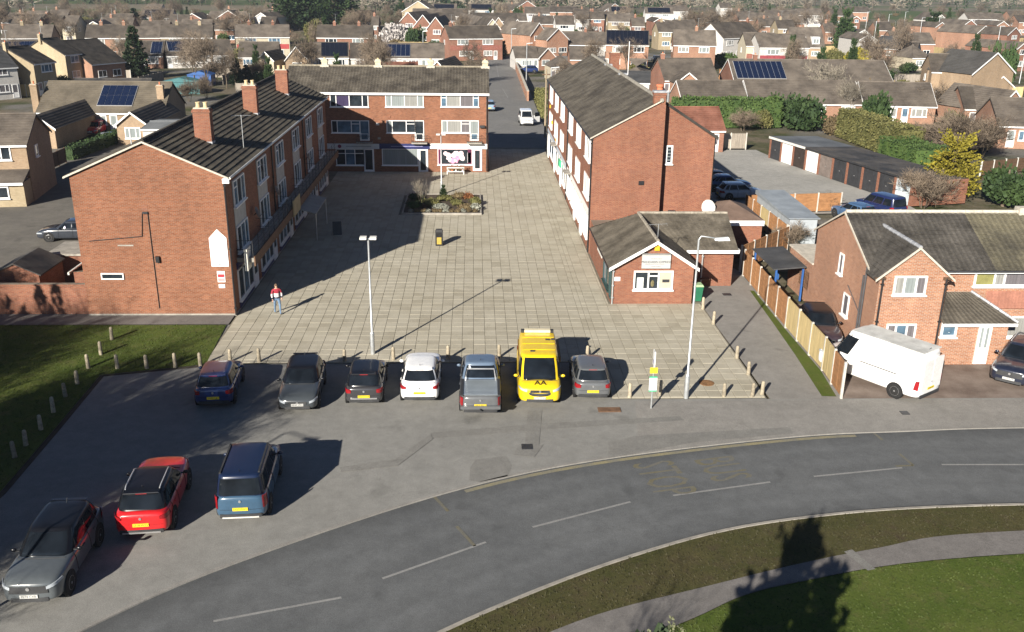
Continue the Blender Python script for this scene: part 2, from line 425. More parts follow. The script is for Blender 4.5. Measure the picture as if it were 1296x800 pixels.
# world sheet: rough garden grass, then fields
mt, n, l, p = _mk('garden_and_field'); p.inputs['Roughness'].default_value = .95; p.inputs['Specular IOR Level'].default_value = .1
v = _coord(n, True)
c = _mix(n, l, _ramp(n, l, _noise(n, l, v, .11, 5, .7), .42, .58), (.055,.065,.026), (.15,.125,.09))
c = _mix(n, l, _ramp(n, l, _noise(n, l, v, .045, 3, .6), .52, .6), c, (.16,.15,.135))
sx = n.new('ShaderNodeSeparateXYZ'); l.new(v, sx.inputs[0])
fld = _ramp(n, l, sx.outputs[1], 430, 520)
fc = _mix(n, l, _ramp(n, l, _noise(n, l, _scale(n, l, v, (.003,.012,1)), 1.0, 2), .45, .55), (.075,.105,.035), (.17,.15,.105))
c = _mix(n, l, fld, c, fc)
c = _mix(n, l, 1.0, c, _mix(n, l, _ramp(n, l, _noise(n, l, v, 3, 4, .8), .3, .7), (.6,.6,.6), (1.2,1.2,1.2)), 'MULTIPLY')
l.new(c, p.inputs['Base Color']); GROUND_M = mt
g0 = MB()
g0.quad((-2500,-120,-.14), (2500,-120,-.14), (3500,4500,-.14), (-3500,4500,-.14)).build('ground', GROUND_M)['kind'] = 'structure'

A_FORE = asphalt('forecourt_asphalt', (.222,.219,.205), (.27,.265,.248))
A_ROAD = asphalt('road_asphalt', (.112,.117,.121), (.140,.145,.148), .2, 1.0, True)
A_PAVE = asphalt('pavement_asphalt', (.235,.225,.208), (.28,.268,.248), .3)
A_PATCH = asphalt('patch_asphalt', (.19,.186,.174), (.232,.226,.21), .4)
A_PATH = asphalt('path_asphalt', (.165,.155,.147), (.20,.188,.178), .5)
A_YARD = asphalt('yard_asphalt', (.13,.122,.11), (.185,.172,.15), .25)
A_ST = asphalt('street_asphalt', (.175,.173,.168), (.22,.216,.208), .2)
C_YARD = asphalt('concrete_yard', (.30,.295,.275), (.40,.39,.365), .15)
LAWN = grassmat('lawn_grass', (.062,.094,.018), (.096,.122,.028), (.12,.115,.046))
VERGE = grassmat('verge_grass', (.058,.060,.022), (.088,.078,.036), (.075,.056,.038), .5)
BLADE = leafmat('grass_blade', (.04,.06,.011), (.058,.075,.018), .5, 0)
BLADE2 = leafmat('dry_blade', (.034,.034,.014), (.05,.044,.021), .5, 0)

far_edge = catmull([(-30,-2),(-22,9),(-16,17.6),(-11.29,23.19),(-7.71,26.39),(-1.17,30.6),gp(750,583),(13.27,34.96),gp(1150,545.5),(23.74,35.69),(40,35.7),(120,32)])
near_edge = catmull([(-22,-8),(-15.5,5),(-10,13.6),(-5,19.2),(-.93,22.84),(5.24,26.52),(11.24,28.63),(20.23,29.47),(40,29.2),(120,25.5)])
def resample(P, N):
    d = [0]
    for i in range(1, len(P)): d.append(d[-1]+math.dist(P[i-1], P[i]))
    o = []; j = 0
    for k in range(N+1):
        t = d[-1]*k/N
        while j < len(P)-2 and d[j+1] < t: j += 1
        f = (t-d[j])/max(1e-9, d[j+1]-d[j]); o.append((P[j][0]+(P[j+1][0]-P[j][0])*f, P[j][1]+(P[j+1][1]-P[j][1])*f))
    return o
rn, rf = resample(near_edge, 160), resample(far_edge, 160)
mb = MB(); K = 8
for a, b in zip(rn, rf):
    for k in range(K+1): mb.v.append((a[0]+(b[0]-a[0])*k/K, a[1]+(b[1]-a[1])*k/K, -.04))
for i in range(160):
    for k in range(K): q = i*(K+1)+k; mb.f.append((q, q+K+1, q+K+2, q+1))
road = struct(mb.build('road', A_ROAD)); fixn(road.data)
if road.data.polygons[0].normal.z < 0: road.data.flip_normals()
uvl = road.data.uv_layers.new(name='UVMap')
for lp in road.data.loops: uvl.data[lp.index].uv = ((lp.vertex_index % (K+1))/K, (lp.vertex_index//(K+1))/160)
fore = sheet('forecourt', far_edge + [(120,38.6),(13.4,38.75),(13.4,52),(-13.25,52),(-13.25,48.7),(-40,48.7),(-60,10),(-34,-2)], 0.0, A_FORE)
# flush kerb edge of the forecourt, upstand kerb on the far and near side of the road
mb = MB()
fe2 = offset(far_edge, .13)
for i in range(len(far_edge)-1):
    mb.hull([(*far_edge[i],-.1),(*far_edge[i+1],-.1),(*fe2[i+1],-.1),(*fe2[i],-.1)], [(*far_edge[i],.006),(*far_edge[i+1],.006),(*fe2[i+1],.006),(*fe2[i],.006)])
struct(mb.build('forecourt_kerb', A_PAVE))
mb = MB(); ne2 = offset(near_edge, -.125)
for i in range(len(near_edge)-1):
    mb.hull([(*ne2[i],-.1),(*ne2[i+1],-.1),(*near_edge[i+1],-.1),(*near_edge[i],-.1)], [(*ne2[i],.06),(*ne2[i+1],.06),(*near_edge[i+1],.055),(*near_edge[i],.055)])
struct(mb.build('road_kerb', CONC))
# pavement beside the bus stop, driveway and block paved drive
pv0 = [q for q in far_edge if q[0] > 6.2 and q[0] < 60]
pv0 = offset(pv0, .16)
pave = sheet('pavement', pv0 + [(60,38.4),(13.4,38.55),(7.3,38.55)], .008, A_PAVE)
for pts in ([(770,560),(805,552),(1000,541),(1003,549),(880,560),(770,580)], [(905,525),(945,523),(952,533),(912,535)]):
    sheet('patch', [gp(*q) for q in pts], .014, A_PATCH if len(pts) > 4 else A_PAVE, pave)
dr = sheet('driveway', [(13.55,38.75),(16.95,38.6),(17.3,42),(17.3,46),(17.5,58.5),(16.6,62),(14,62),(13.0,56),(13.4,51)], .004, A_PAVE)
BLOCK = M('block_paving', (.18,.135,.11), .92, .25, .7, 18, world=True, col2=(.235,.19,.16))
sheet('drive', [(16.9,38.75),(60,38.5),(60,52),(17.6,52),(17.35,46)], .006, BLOCK)
sheet('grass_strip', [(16.05,39.0),(16.72,38.95),(17.06,42),(17.12,48),(17.3,54.5),(17.05,54.6),(16.72,48.5),(16.45,44)], .012, LAWN)
# patches and ironwork on the forecourt
pk = 0
for pts, mt_ in (([(595,592),(602,582),(640,577),(648,590),(642,603),(608,610),(594,608)], A_PATCH),
                 ([(545,548),(690,536),(860,527),(866,532),(700,543),(548,555)], A_PATCH),
                 ([(668,520),(686,520),(682,566),(664,566)], A_PATCH),
                 ([(655,566),(688,563),(676,579),(650,576)], A_PATCH),
                 ([(430,592),(500,582),(545,550),(548,556),(503,590),(432,598)], A_PATCH)):
    sheet('patch', [gp(*q) for q in pts], .006+.004*pk, mt_, fore); pk += 1
for (x, y), w, d, mt_ in (((771,519),1.0,.45,WOODB), ((667,566),.45,.45,DARK), ((1145,523),.35,.35,DARK), ((920,373),.5,.4,DARK)):
    q = G(x, y); MB().box(q.x-w/2, q.x+w/2, q.y-d/2, q.y+d/2, .0, .034).build('drain_cover', mt_, fore)
q = G(894, 486); o = MB().lathe([(.36,0),(.36,.02),(.3,.024)], 20).build('drain_cover', M('rusty_iron', (.23,.12,.05), .9, .3, 8), fore, loc=(q.x,q.y,.045))

# ---- painted markings (parts of the road)
def stroke(pts, w, mat, z=-.034):
    mb = MB(); L = offset(pts, w/2); Rr = offset(pts, -w/2)
    for i in range(len(pts)-1): mb.quad((*Rr[i],z),(*Rr[i+1],z),(*L[i+1],z),(*L[i],z))
    return mb.build('painted_line', mat, road)
for a, b in (((270,785),(432,755)), ((484,731),(615,685)), ((674,666),(798,634)), ((852,626),(975,609)), ((1030,602),(1142,591)), ((1192,587),(1296,587)), ((1350,588),(1460,590))):
    pa, pb = Vector(gp(*a)), Vector(gp(*b)); pts = [tuple(pa.lerp(pb, i/6)) for i in range(7)]
    stroke(pts, .1, RLINE_W)
edge = [q for q in offset(far_edge, -.2) if -.6 < q[0] < 16.5]
stroke(edge, .2, RLINE_KY)
for a, b in (((550,628),(567,646)), ((578,665),(601,690)), ((1106,547),(1117,556)), ((1138,573),(1156,588)), ((1134,589),(1156,588))):
    stroke([gp(*a), gp(*b)], .12, RLINE_Y)
for txt, (x, y), s in (('BUS', (912,592), .75), ('STOP', (838,604), .75)):
    q = G(x, y); me = text_mesh(txt, 1.3, RLINE_Y, .0005)
    o = inst('painted_lettering', me, road, (q.x, q.y, -.034), -PI/2+.20, (.85, 1.9, 1))
    o.rotation_euler.z = -PI/2+.22

# ---- lawns, verge, footpath
pt_top = catmull([(-14,4),(-8,12.6),(-3,18.6),(2.31,22.7),(7.48,24.78),(13.29,26.62),(19.21,27.66),(40,28.2),(120,24.4)])
pt_bot = catmull([(-12,2.5),(-6.2,11.2),(-1.2,17.2),(3.6,21.3),(6.6,23.2),(10.01,24.81),(18.44,26.28),(40,26.8),(120,23)])
lawn_s = sheet('park_lawn', pt_bot + [(120,-60),(-40,-60),(-20,-10)], .03, LAWN)
sheet('footpath', pt_bot + pt_top[::-1], .05, A_PATH)
verge = sheet('verge', offset(near_edge, -.14)[::-1] + pt_top, .035, VERGE)
a_, b_ = gp(1073, 700), gp(1105, 720)
sheet('footpath_patch', [gp(1068,700), gp(1078,697), gp(1108,722), gp(1098,724)], .056, A_PATCH)
lawn_n = sheet('lawn', [(-60,48.55),(-13.45,48.55),(-13.1,43.0),(-17.7,41.75),(-17.5,36),(-17.35,30.9),(-18.2,24),(-22,14),(-60,10)], .05, LAWN)
mb = MB()
ed = [(-13.1,43.0),(-17.7,41.75),(-17.5,36),(-17.35,30.9),(-18.2,24),(-22,14)]
eo = offset(ed, .22)
for i in range(len(ed)-1): mb.quad((*ed[i],.03),(*ed[i+1],.03),(*eo[i+1],.012),(*eo[i],.012))
struct(mb.build('soil_edge', M('dark_soil', (.05,.042,.034), .95, .3, 2, world=True)))
back_path = sheet('path', [(-60,48.6),(-13.35,48.6),(-13.35,50.3),(-60,50.3)], .062, A_PATH)
def inpoly(x, y, P):
    c = False; j = len(P)-1
    for i in range(len(P)):
        if (P[i][1] > y) != (P[j][1] > y) and x < (P[j][0]-P[i][0])*(y-P[i][1])/(P[j][1]-P[i][1])+P[i][0]: c = not c
        j = i
    return c
def grass(name, label, polys, box, N, z, mats, hmax=.12):
    mb = MB(); R = random.Random(name)
    k = 0
    while k < N:
        x = R.uniform(box[0], box[1]); y = R.uniform(box[2], box[3])
        if not inpoly(x, y, polys): continue
        k += 1; h = R.uniform(.03, hmax); a = R.uniform(0, PI); w = R.uniform(.015,.04); dx, dy = math.cos(a)*w, math.sin(a)*w
        lx, ly = R.uniform(-.06,.06), R.uniform(-.06,.06)
        mb.tri((x-dx,y-dy,z-.01),(x+dx,y+dy,z-.01),(x+lx,y+ly,z+h))
    o = mb.build(name, mats); stuff(o); tag(o, label, 'grass'); return o
LN = [(-60,48.55),(-13.45,48.55),(-13.1,43.0),(-17.7,41.75),(-17.5,36),(-17.35,30.9),(-18.2,24),(-22,14),(-60,10)]
grass('grass_blades', 'short green grass on the lawn with the stone bollards', LN, (-28,-13,29,48.6), 16000, .05, BLADE, .065)
LS = pt_bot + [(120,-60),(-40,-60),(-20,-10)]
grass('grass_blades', 'short green grass below the asphalt footpath', LS, (3,21,17,26.8), 13000, .03, BLADE, .06)
VG = offset(near_edge, -.14)[::-1] + pt_top
grass('grass_blades', 'dry brownish grass on the verge between road and footpath', VG, (-4,22,18,29.4), 5000, .035, BLADE2, .06)

# ---- yards and streets behind
sheet('service_yard', [(-21.5,50.35),(-21.5,112),(-37,112),(-52,100),(-75,96),(-75,50.35)], .0, A_YARD)
sheet('garage_yard', [(16.45,76),(24,74.5),(37.4,75.5),(37.4,79),(32.5,100.6),(32,105.5),(16.45,105.5)], .0, C_YARD)
sheet('side_street', [(1.6,92),(8.0,92),(8.0,106),(9.0,112),(9.4,150),(10.2,200),(11.5,222),(70,236),(70,243),(-60,236),(-60,229),(2.6,224),(2.0,150)], .0, A_ST)
for a, b in (((628,80),(631,98)), ((636,112),(643,124))):
    pa, pb = G(*a), G(*b); d = Vector((.06,0,0))
    MB().quad((pa.x-.06,pa.y,.008),(pb.x-.06,pb.y,.008),(pb.x+.06,pb.y,.008),(pa.x+.06,pa.y,.008)).build('painted_line', RLINE_W, bpy.data.objects['side_street'])
sheet('left_street', [(-95,118),(-52,103),(-37,107),(-36,103.5),(-52,99),(-95,112)], .006, A_YARD)

# ---- plaza: paving slabs, each one a piece
mt, n, l, p = _mk('paving_slab'); p.inputs['Roughness'].default_value = .92; p.inputs['Specular IOR Level'].default_value = .15
v = _coord(n, True)
sn = n.new('ShaderNodeVectorMath'); sn.operation = 'SNAP'; l.new(v, sn.inputs[0]); sn.inputs[1].default_value = (.6,.66,5)
wn = n.new('ShaderNodeTexWhiteNoise'); l.new(sn.outputs[0], wn.inputs[0])
c = _mix(n, l, _ramp(n, l, wn.outputs['Value'], 0, 1, -.25, 1.2), (.33,.302,.235), (.40,.37,.293))
c = _mix(n, l, _ramp(n, l, _noise(n, l, v, .22, 6, .7), .42, .72, 0, .85), c, (.45,.42,.345))
c = _mix(n, l, _ramp(n, l, _noise(n, l, v, .9, 6, .75), .54, .78, 0, .55), c, (.24,.22,.17))
vg = n.new('ShaderNodeTexVoronoi'); vg.inputs['Scale'].default_value = 1.1; l.new(v, vg.inputs['Vector'])
c = _mix(n, l, _ramp(n, l, vg.outputs['Distance'], .05, .075, .45, 0), c, (.16,.145,.115))
c = _mix(n, l, _ramp(n, l, _noise(n, l, _scale(n, l, v, (.5,.12,1)), .8, 5, .7), .6, .8, 0, .4), c, (.23,.215,.17))
nf = _noise(n, l, v, 22, 3, .7)
c = _mix(n, l, 1.0, c, _mix(n, l, _ramp(n, l, nf, .3, .7), (.8,.8,.8), (1.06,1.06,1.06)), 'MULTIPLY')
l.new(c, p.inputs['Base Color']); _bump(n, l, p, nf, .2, .01); SLABM = mt
BEDM = M('joint_sand', (.16,.143,.112), .95, .25, 1.0, world=True, col2=(.22,.20,.15))
plaza = sheet('plaza', [(-13.28,43.1),(6.3,43.1),(6.3,38.78),(13.42,38.78),(13.42,52.5),(8.2,52.5),(8.2,106),(1.5,106),(1.5,92.5),(-16,92.5),(-16,86),(-13.28,86)], .018, BEDM)
sw, sd, gap = .6, .66, .016
rects = [(-13.2,6.3,43.2,91.6), (6.3,13.36,38.85,52.0), (6.3,7.94,52.0,91.6), (1.6,7.94,91.6,105)]
slabs = []
R = random.Random(5)
for (x0,x1,y0,y1) in rects:
    i0 = math.floor((x0+.001)/sw); j0 = math.floor((y0+.001)/sd)
    i = i0
    while i*sw < x1:
        j = j0
        while j*sd < y1:
            a, b = max(i*sw, x0), min((i+1)*sw, x1); c_, d = max(j*sd, y0), min((j+1)*sd, y1)
            if b-a > .08 and d-c_ > .08:
                cx, cy = (a+b)/2, (c_+d)/2
                if not (-5.85 < cx < .75 and 73.7 < cy < 81.1) and not ((cx-9.68)**2+(cy-38.79)**2 < .02):
                    slabs.append((cy, cx, b-a-gap, d-c_-gap*.45))
            j += 1
        i += 1
slabs.sort()
def slab_box(mb, cx, cy, w, d, z, tx=0, ty=0):
    bv = .012; n0 = len(mb.v)
    for (k, zz) in ((0, -.05), (0, -bv*.6), (bv, 0)):
        for sx_, sy_ in ((-1,-1),(1,-1),(1,1),(-1,1)):
            x, y = sx_*(w/2-k), sy_*(d/2-k); mb.v.append((cx+x, cy+y, z+zz+x*tx+y*ty))
    for q in (0, 4):
        for k in range(4): mb.f.append((n0+q+k, n0+q+(k+1)%4, n0+q+4+(k+1)%4, n0+q+4+k))
    mb.f.append((n0+8, n0+9, n0+10, n0+11))
cache = {}
for (cy, cx, w, d) in slabs[:300]:
    key = (round(w,2), round(d,2))
    if key not in cache:
        mb = MB(); slab_box(mb, 0, 0, w, d, 0); cache[key] = mb.mesh('slab', SLABM)
    o = inst('slab', cache[key], plaza, (cx, cy, .045+R.uniform(-.005,.005)-(.006 if R.random() < .06 else 0)))
    o.rotation_euler = (R.gauss(0,.004), R.gauss(0,.004), R.gauss(0,.004))
mb = MB()
for (cy, cx, w, d) in slabs[300:]: slab_box(mb, cx, cy, w, d, .045+R.uniform(-.004,.004), R.gauss(0,.004), R.gauss(0,.004))
o = mb.build('slab_paving', SLABM, plaza); stuff(o)
PZ = .045
# ================================================================== BUILDING KIT
def roof_slope(mb, e0, e1, r0, r1, course=.34, step=.03, tile=.3, roll=.0, jit=.0, R=RND, thick=.0):
    e0, e1, r0, r1 = map(Vector, (e0, e1, r0, r1))
    nr = (e1-e0).cross(r0-e0 if (r0-e0).length > .01 else r1-e0); nr.normalize()
    if nr.z < 0: nr = -nr
    sl = ((r0+r1)/2-(e0+e1)/2).length; n = max(2, round(sl/course)); Lg = (e1-e0).length
    m = max(1, round(Lg/tile)*3) if roll or jit else 1
    pat = (0, 1.0, .35)
    for i in range(n):
        t0, t1 = i/n, (i+1)/n
        a0, a1, b0, b1 = e0.lerp(r0,t0), e1.lerp(r1,t0), e0.lerp(r0,t1), e1.lerp(r1,t1)
        base = len(mb.v); jt = 0; j2 = 0
        for k in range(m+1):
            s = k/m; w = roll*pat[k % 3] if m > 1 else 0
            if m > 1 and k % 3 == 0: jt = R.uniform(-jit, jit); j2 = R.uniform(-jit, jit)*2
            lo = a0.lerp(a1, s); up = b0.lerp(b1, s)
            dn = (a0-b0).normalized()*j2
            mb.v += [tuple(lo+nr*(w-.004)), tuple(lo+dn+nr*(w+step+jt)), tuple(up+nr*(w+.002))]
        for k in range(m):
            q = base+3*k
            mb.f += [(q, q+3, q+4, q+1), (q+1, q+4, q+5, q+2)]
def ridge_line(mb, a, b, r=.12, n=6, piece=.45):
    a, b = Vector(a), Vector(b); L = (b-a).length; k = max(1, int(L/piece))
    for i in range(k):
        p, q = a.lerp(b, i/k), a.lerp(b, (i+.97)/k); mb.tube([p, q], [r*1.03, r*.97], n)
_wc = {}
def window(parent, loc, rz, w, h, cols=(1,), panes=None, lights=(), frame=None, name='window', t=.07, split=True, sill=True, dep=.07, door=None):
    """frame + panes; local x runs along the wall, -y is outside"""
    frame = frame or WHITE
    key = (round(w,2), round(h,2), tuple(cols), tuple(lights), frame.name, t, sill, dep, door)
    tot = sum(cols); xs = [0]
    for c in cols: xs.append(xs[-1]+(w-0)*c/tot)
    if key not in _wc:
        mb = MB()
        mb.box(0, w, -dep, .02, h-t, h).box(0, w, -dep, .02, 0, t)
        for i, x in enumerate(xs):
            x0 = 0 if i == 0 else (w-t if i == len(xs)-1 else x-t/2)
            mb.box(x0, x0+t, -dep-.003, .02, t*.9, h-t*.9)
        for i in lights: mb.box(xs[i]+t*.4, xs[i+1]-t*.4, -dep-.001, .02, h*.70, h*.70+t*.8)
        if door: mb.box(t*.5, w-t*.5, -dep+.01, .02, t*.5, h*door)
        if sill: mb.box(-.06, w+.06, -dep-.09, .02, -.07, .004)
        pm = []
        for i in range(len(cols)):
            x0, x1 = xs[i]+t*.45, xs[i+1]-t*.45; q = MB().box(x0, x1, -dep*.5, .01, t*.8 if not door else h*door-.02, h-t*.8)
            pm.append(q)
        _wc[key] = (mb.mesh('window_frame', frame), pm, {})
    fm, pm, pc = _wc[key]
    o = inst(name, fm, parent, loc, rz)
    if panes is None: panes = [G_DARK]
    if split:
        for i, q in enumerate(pm):
            mt_ = panes[i % len(panes)]
            if (i, mt_.name) not in pc: pc[(i, mt_.name)] = q.mesh('pane', mt_)
            inst('pane', pc[(i, mt_.name)], o)
    else:
        mt_ = panes[0]
        if ('all', mt_.name) not in pc:
            a = MB()
            for q in pm:
                b = q.v; x0 = b[0]; x1 = b[6]; a.box(x0[0], x1[0], x0[1], x1[1], x0[2], x1[2])
            pc[('all', mt_.name)] = a.mesh('pane', mt_)
        inst('pane', pc[('all', mt_.name)], o)
    return o
def pipe(parent, x, y, z0, z1, r=.055, mat=None, name='downpipe'):
    mb = MB().tube([(x,y,z0),(x,y,z1)], r, 8)
    for z in (z0+.4, (z0+z1)/2, z1-.3): mb.box(x-r*1.5, x+r*1.5, y-r*1.2, y+r*1.2, z-.03, z+.03)
    return mb.build(name, mat or BLACKP, parent, 40)
def chimney(parent, x, y, z0, z1, w, d, mat, pots=2, potm=None, flash=True, ph=.35, pr=.12):
    mb = MB().box(x-w/2, x+w/2, y-d/2, y+d/2, z0, z1-.2)
    mb.box(x-w/2-.05, x+w/2+.05, y-d/2-.05, y+d/2+.05, z1-.2, z1-.08).box(x-w/2-.01, x+w/2+.01, y-d/2-.01, y+d/2+.01, z1-.08, z1)
    c = mb.build('chimney', mat, parent)
    MB().box(x-w/2+.04, x+w/2-.04, y-d/2+.04, y+d/2-.04, z1-.01, z1+.06).build('capping', MORT, c)
    for i in range(pots):
        px = x + (i-(pots-1)/2)*(w/max(1,pots))*.9
        MB().lathe([(pr*1.05,0),(pr*.85,ph*.25),(pr*.8,ph*.85),(pr*.98,ph*.87),(pr*.98,ph),(pr*.7,ph),(pr*.7,ph*.6)], 10, (px, y, z1+.04)).build('pot', potm or TERRA, c, 40)
    if flash: MB().box(x-w/2-.025, x+w/2+.025, y-d/2-.025, y+d/2+.025, z0+.1, z0+.5).build('flashing', LEAD, c)
    return c
def dish(parent, loc, r=.32, rz=0, mat=None, name='satellite_dish'):
    mb = MB(); prof = [(.02,-.06),(r*.5,-.045),(r*.85,-.01),(r,.0)]
    mb.lathe(prof, 14, axis='y'); mb.tube([(0,-.02,-r*.7),(0,-r*1.1,-r*.3)], .015, 5).tube([(0,.06,0),(0,.3,-.1)], .025, 5)
    o = mb.build(name, mat or WHITE_D, parent, 50, loc, rz); o.rotation_euler.x = -.35; return o
def ngon_wall(pts, y0, y1):                 # polygon in x,z extruded along y
    mb = MB(); n = len(pts)
    mb.v = [(p[0],y0,p[1]) for p in pts]+[(p[0],y1,p[1]) for p in pts]
    mb.f = [tuple(range(n)), tuple(range(2*n-1, n-1, -1))]+[(i+n, (i+1)%n+n, (i+1)%n, i) for i in range(n)]
    return mb
def barge(mb, a, b, w=.2, t=.05, nrm=(0,-1,0)):
    a, b = Vector(a), Vector(b); d = Vector((0,0,-w)); nv = Vector(nrm)*t
    mb.hull([a+d, b+d, b+d+nv, a+d+nv], [a, b, b+nv, a+nv])
def antenna(parent, x, y, z, h=1.6, n=6):
    mb = MB().tube([(x,y,z),(x,y,z+h)], .02, 5).tube([(x-.55,y,z+h-.05),(x+.55,y+.2,z+h-.05)], .012, 4)
    for i in range(n):
        q = -.5+i*1.0/(n-1); mb.tube([(x+q, y-.25+.18*q, z+h-.05),(x+q, y+.25+.18*q, z+h-.05)], .008, 3)
    return mb.build('aerial', GALV, parent)

# ================================================================== LEFT BLOCK
LX0, LX1, LY0, LY1, LE, LRZ = -21.35, -13.28, 50.1, 86.2, 7.95, 9.72
lb = thing('shop_block', 'long red brick block of flats over shops with three brick chimneys, its front in shadow', 'building', (LX0, LY0, 0))
wd, dp = LX1-LX0, LY1-LY0; xm = wd/2
ngon_wall([(0,0),(wd,0),(wd,LE),(xm,LRZ-.12),(0,LE)], 0, dp).build('wall', BR, lb)
mb = MB()
mb.box(-.02, wd+.02, -.02, dp+.02, 0, .15)
mb.build('plinth', CONC, lb)
mb = MB(); k = (LRZ-LE)/xm; ov = .28
roof_slope(mb, (wd+ov,-.12,LE-ov*k), (wd+ov,dp+.12,LE-ov*k), (xm,-.12,LRZ), (xm,dp+.12,LRZ), .335, .05, .3, .014, .005)
roof_slope(mb, (-ov,-.12,LE-ov*k), (-ov,dp+.12,LE-ov*k), (xm,-.12,LRZ), (xm,dp+.12,LRZ), .335, .05, .3, .014, .005)
ro = mb.build('roof_tiles', M('left_roof_tile', (.075,.066,.055), .9, .3, .8, 9, col2=(.125,.11,.082), spec=.25), lb); stuff(ro)
mb = MB(); ridge_line(mb, (xm,-.1,LRZ+.02), (xm,dp+.1,LRZ+.02), .13); mb.build('ridge_tiles', TILE_D, lb, 50)
mb = MB(); barge(mb, (wd+ov,-.1,LE-ov*k+.03), (xm,-.1,LRZ+.03), .1, .06); barge(mb, (-ov,-.1,LE-ov*k+.03), (xm,-.1,LRZ+.03), .1, .06)
mb.build('verge', MORT, lb)
mb = MB().box(wd+.01, wd+ov-.02, -.1, dp, LE-ov*k-.14, LE-ov*k-.02); mb.build('fascia', WHITE_D, lb)
MB().tube([(wd+ov+.05,-.1,LE-ov*k-.03),(wd+ov+.05,dp,LE-ov*k-.03)], .07, 8).build('gutter', WHITE_D, lb, 50)
pipe(lb, wd+.02, -.07, .1, LE-.25, .05)
MB().box(wd-.06, wd+.3, -.14, .0, LE-.42, LE-.17).build('corbel', WHITE, lb)
for cy in (55.4, 67.6, 79.2):
    c = chimney(lb, -15.55-LX0, cy-LY0, 8.4, 10.75, .95, .62, BR2, 2, POTY, True, .32, .14)
MB().box(2.0, 2.05, 4, 4.05, LRZ-1.2, LRZ).build('aerial_mast', GALV, lb)
antenna(lb, -13.8-LX0, 57.2-LY0, 8.05, 2.1)
# gable wall fittings
q = AY(143, 350, LY0)
window(lb, (q.x-LX0-.62, 0, q.z-.16), 0, 1.22, .36, (1,), [G_DARK], t=.06, sill=False)
mb = MB(); a = AY(113, 305, LY0); b = AY(180, 299, LY0); c = AY(180, 270, LY0); d = AY(187, 269, LY0); e = AY(208, 390, LY0)
for p_, q_ in ((a,b),(b,c)): mb.tube([(p_.x-LX0,-.03,p_.z),(q_.x-LX0,-.03,q_.z)], .022, 5)
mb.tube([(d.x-LX0,-.03,d.z),(d.x-LX0+.02,-.03,e.z)], .022, 5)
mb.build('cable', BLACKP, lb)
q = AY(184, 269, LY0); MB().box(q.x-LX0-.14, q.x-LX0+.14, -.1, 0, q.z-.05, q.z+.05).build('bracket', DARK, lb)
q = AY(183, 263, LY0); MB().box(q.x-LX0-.16, q.x-LX0+.16, -.012, 0, q.z-.16, q.z+.16).build('air_brick', BR2, lb)
q = AY(200, 328, LY0); MB().box(q.x-LX0-.1, q.x-LX0+.1, -.14, 0, q.z-.17, q.z+.17).build('meter_box', BLACKP, lb)
q = AY(159, 311, LY0); MB().box(q.x-LX0-.42, q.x-LX0+.42, -.015, 0, q.z-.03, q.z+.05).build('lintel', CONC, lb)
mb = MB(); q = AY(277, 316, LY0)
w_, x_ = .47, q.x-LX0
s0 = AY(279, 337, LY0).z; s1 = AY(276, 301, LY0).z; s2 = AY(275, 290, LY0).z
sg = tag(ngon_wall([(x_-w_,s0),(x_+w_,s0),(x_+w_,s1),(x_,s2),(x_-w_,s1)], -.05, -.004).build('notice_board', M('sign_white', (.84,.84,.83), .5, .03, 3), None, loc=(LX0,LY0,0)), 'tall white pointed board fixed high on the sunlit brick gable', 'sign')
mb = MB()
for i in range(7): mb.box(x_-.32, x_+.32*(.3+.7*RND.random()), -.054, -.049, s0+.28+i*.2, s0+.298+i*.2)
mb.build('faint_lines', M('faint_line', (.68,.68,.67), .6, .1), sg)
MB().box(x_-.1, x_+.06, -.056, -.05, s0+.08, s0+.14).build('emblem', INKL, sg)
q = AY(280, 349, LY0); z0 = AY(280, 357, LY0).z; z1 = AY(280, 343, LY0).z
rs = tag(MB().box(q.x-.21, q.x+.21, LY0-.03, LY0-.003, z0, z1).build('warning_sign', WHITE), 'small red and white notice below the pointed board on the gable', 'sign')
hh = z1-z0
MB().box(q.x-.18, q.x+.18, LY0-.036, LY0-.029, z0+hh*.45, z0+hh*.72).build('red_band', REDM, rs)
MB().box(q.x-.18, q.x+.18, LY0-.036, LY0-.029, z0+hh*.06, z0+hh*.36).build('red_band', M('pale_red', (.72,.30,.30), .5), rs)
q = AY(281, 362, LY0); tag(MB().box(q.x-.17, q.x+.17, LY0-.03, LY0-.003, q.z-.11, q.z+.11).build('small_sign', WHITE), 'small blank white plate, lowest of the signs on the gable', 'sign')
# shadowed front: tall window bays, deck over the shops, railings
bays = [(51.6,54.2),(57.7,60.3),(63.4,66.0),(69.6,72.2),(75.5,78.1),(81.4,84.0)]
fx = wd
for i, (a, b) in enumerate(bays):
    a -= LY0; b -= LY0
    MB().box(fx-.02, fx+.035, a, b, 3.15, 7.32).build('bay_panel', CREAM, lb)
    window(lb, (fx+.035, a, 5.85), PI/2, b-a, 1.45, (1,1.2,1), [G_BLUE, G_DARK, G_BLUE], lights=(0,))
    window(lb, (fx+.035, a, 3.2), PI/2, b-a, 1.62 if i % 2 else 1.5, (1,1,.8), [G_DARK, G_BLUE, G_BLUE])
    if i < 5: pipe(lb, fx+.06, b+1.9, 3.1, LE-.2, .045, name='wall_pipe') if i % 2 else None
MB().box(fx+.01, fx+.95, 1.2, dp-.2, 2.78, 3.02).build('deck', CONC, lb)
mb = MB().box(fx+.95, fx+1.02, 1.2, dp-.2, 2.55, 3.1)
mb.build('deck_fascia', WOODB, lb)
mb = MB(); y = 1.3
while y < dp-.4:
    mb.tube([(fx+.9,y,3.0),(fx+.9,y,4.0)], .022, 5); y += 1.5
for z in (4.0, 3.75, 3.5, 3.25): mb.tube([(fx+.9,1.3,z),(fx+.9,dp-.4,z)], .014, 4)
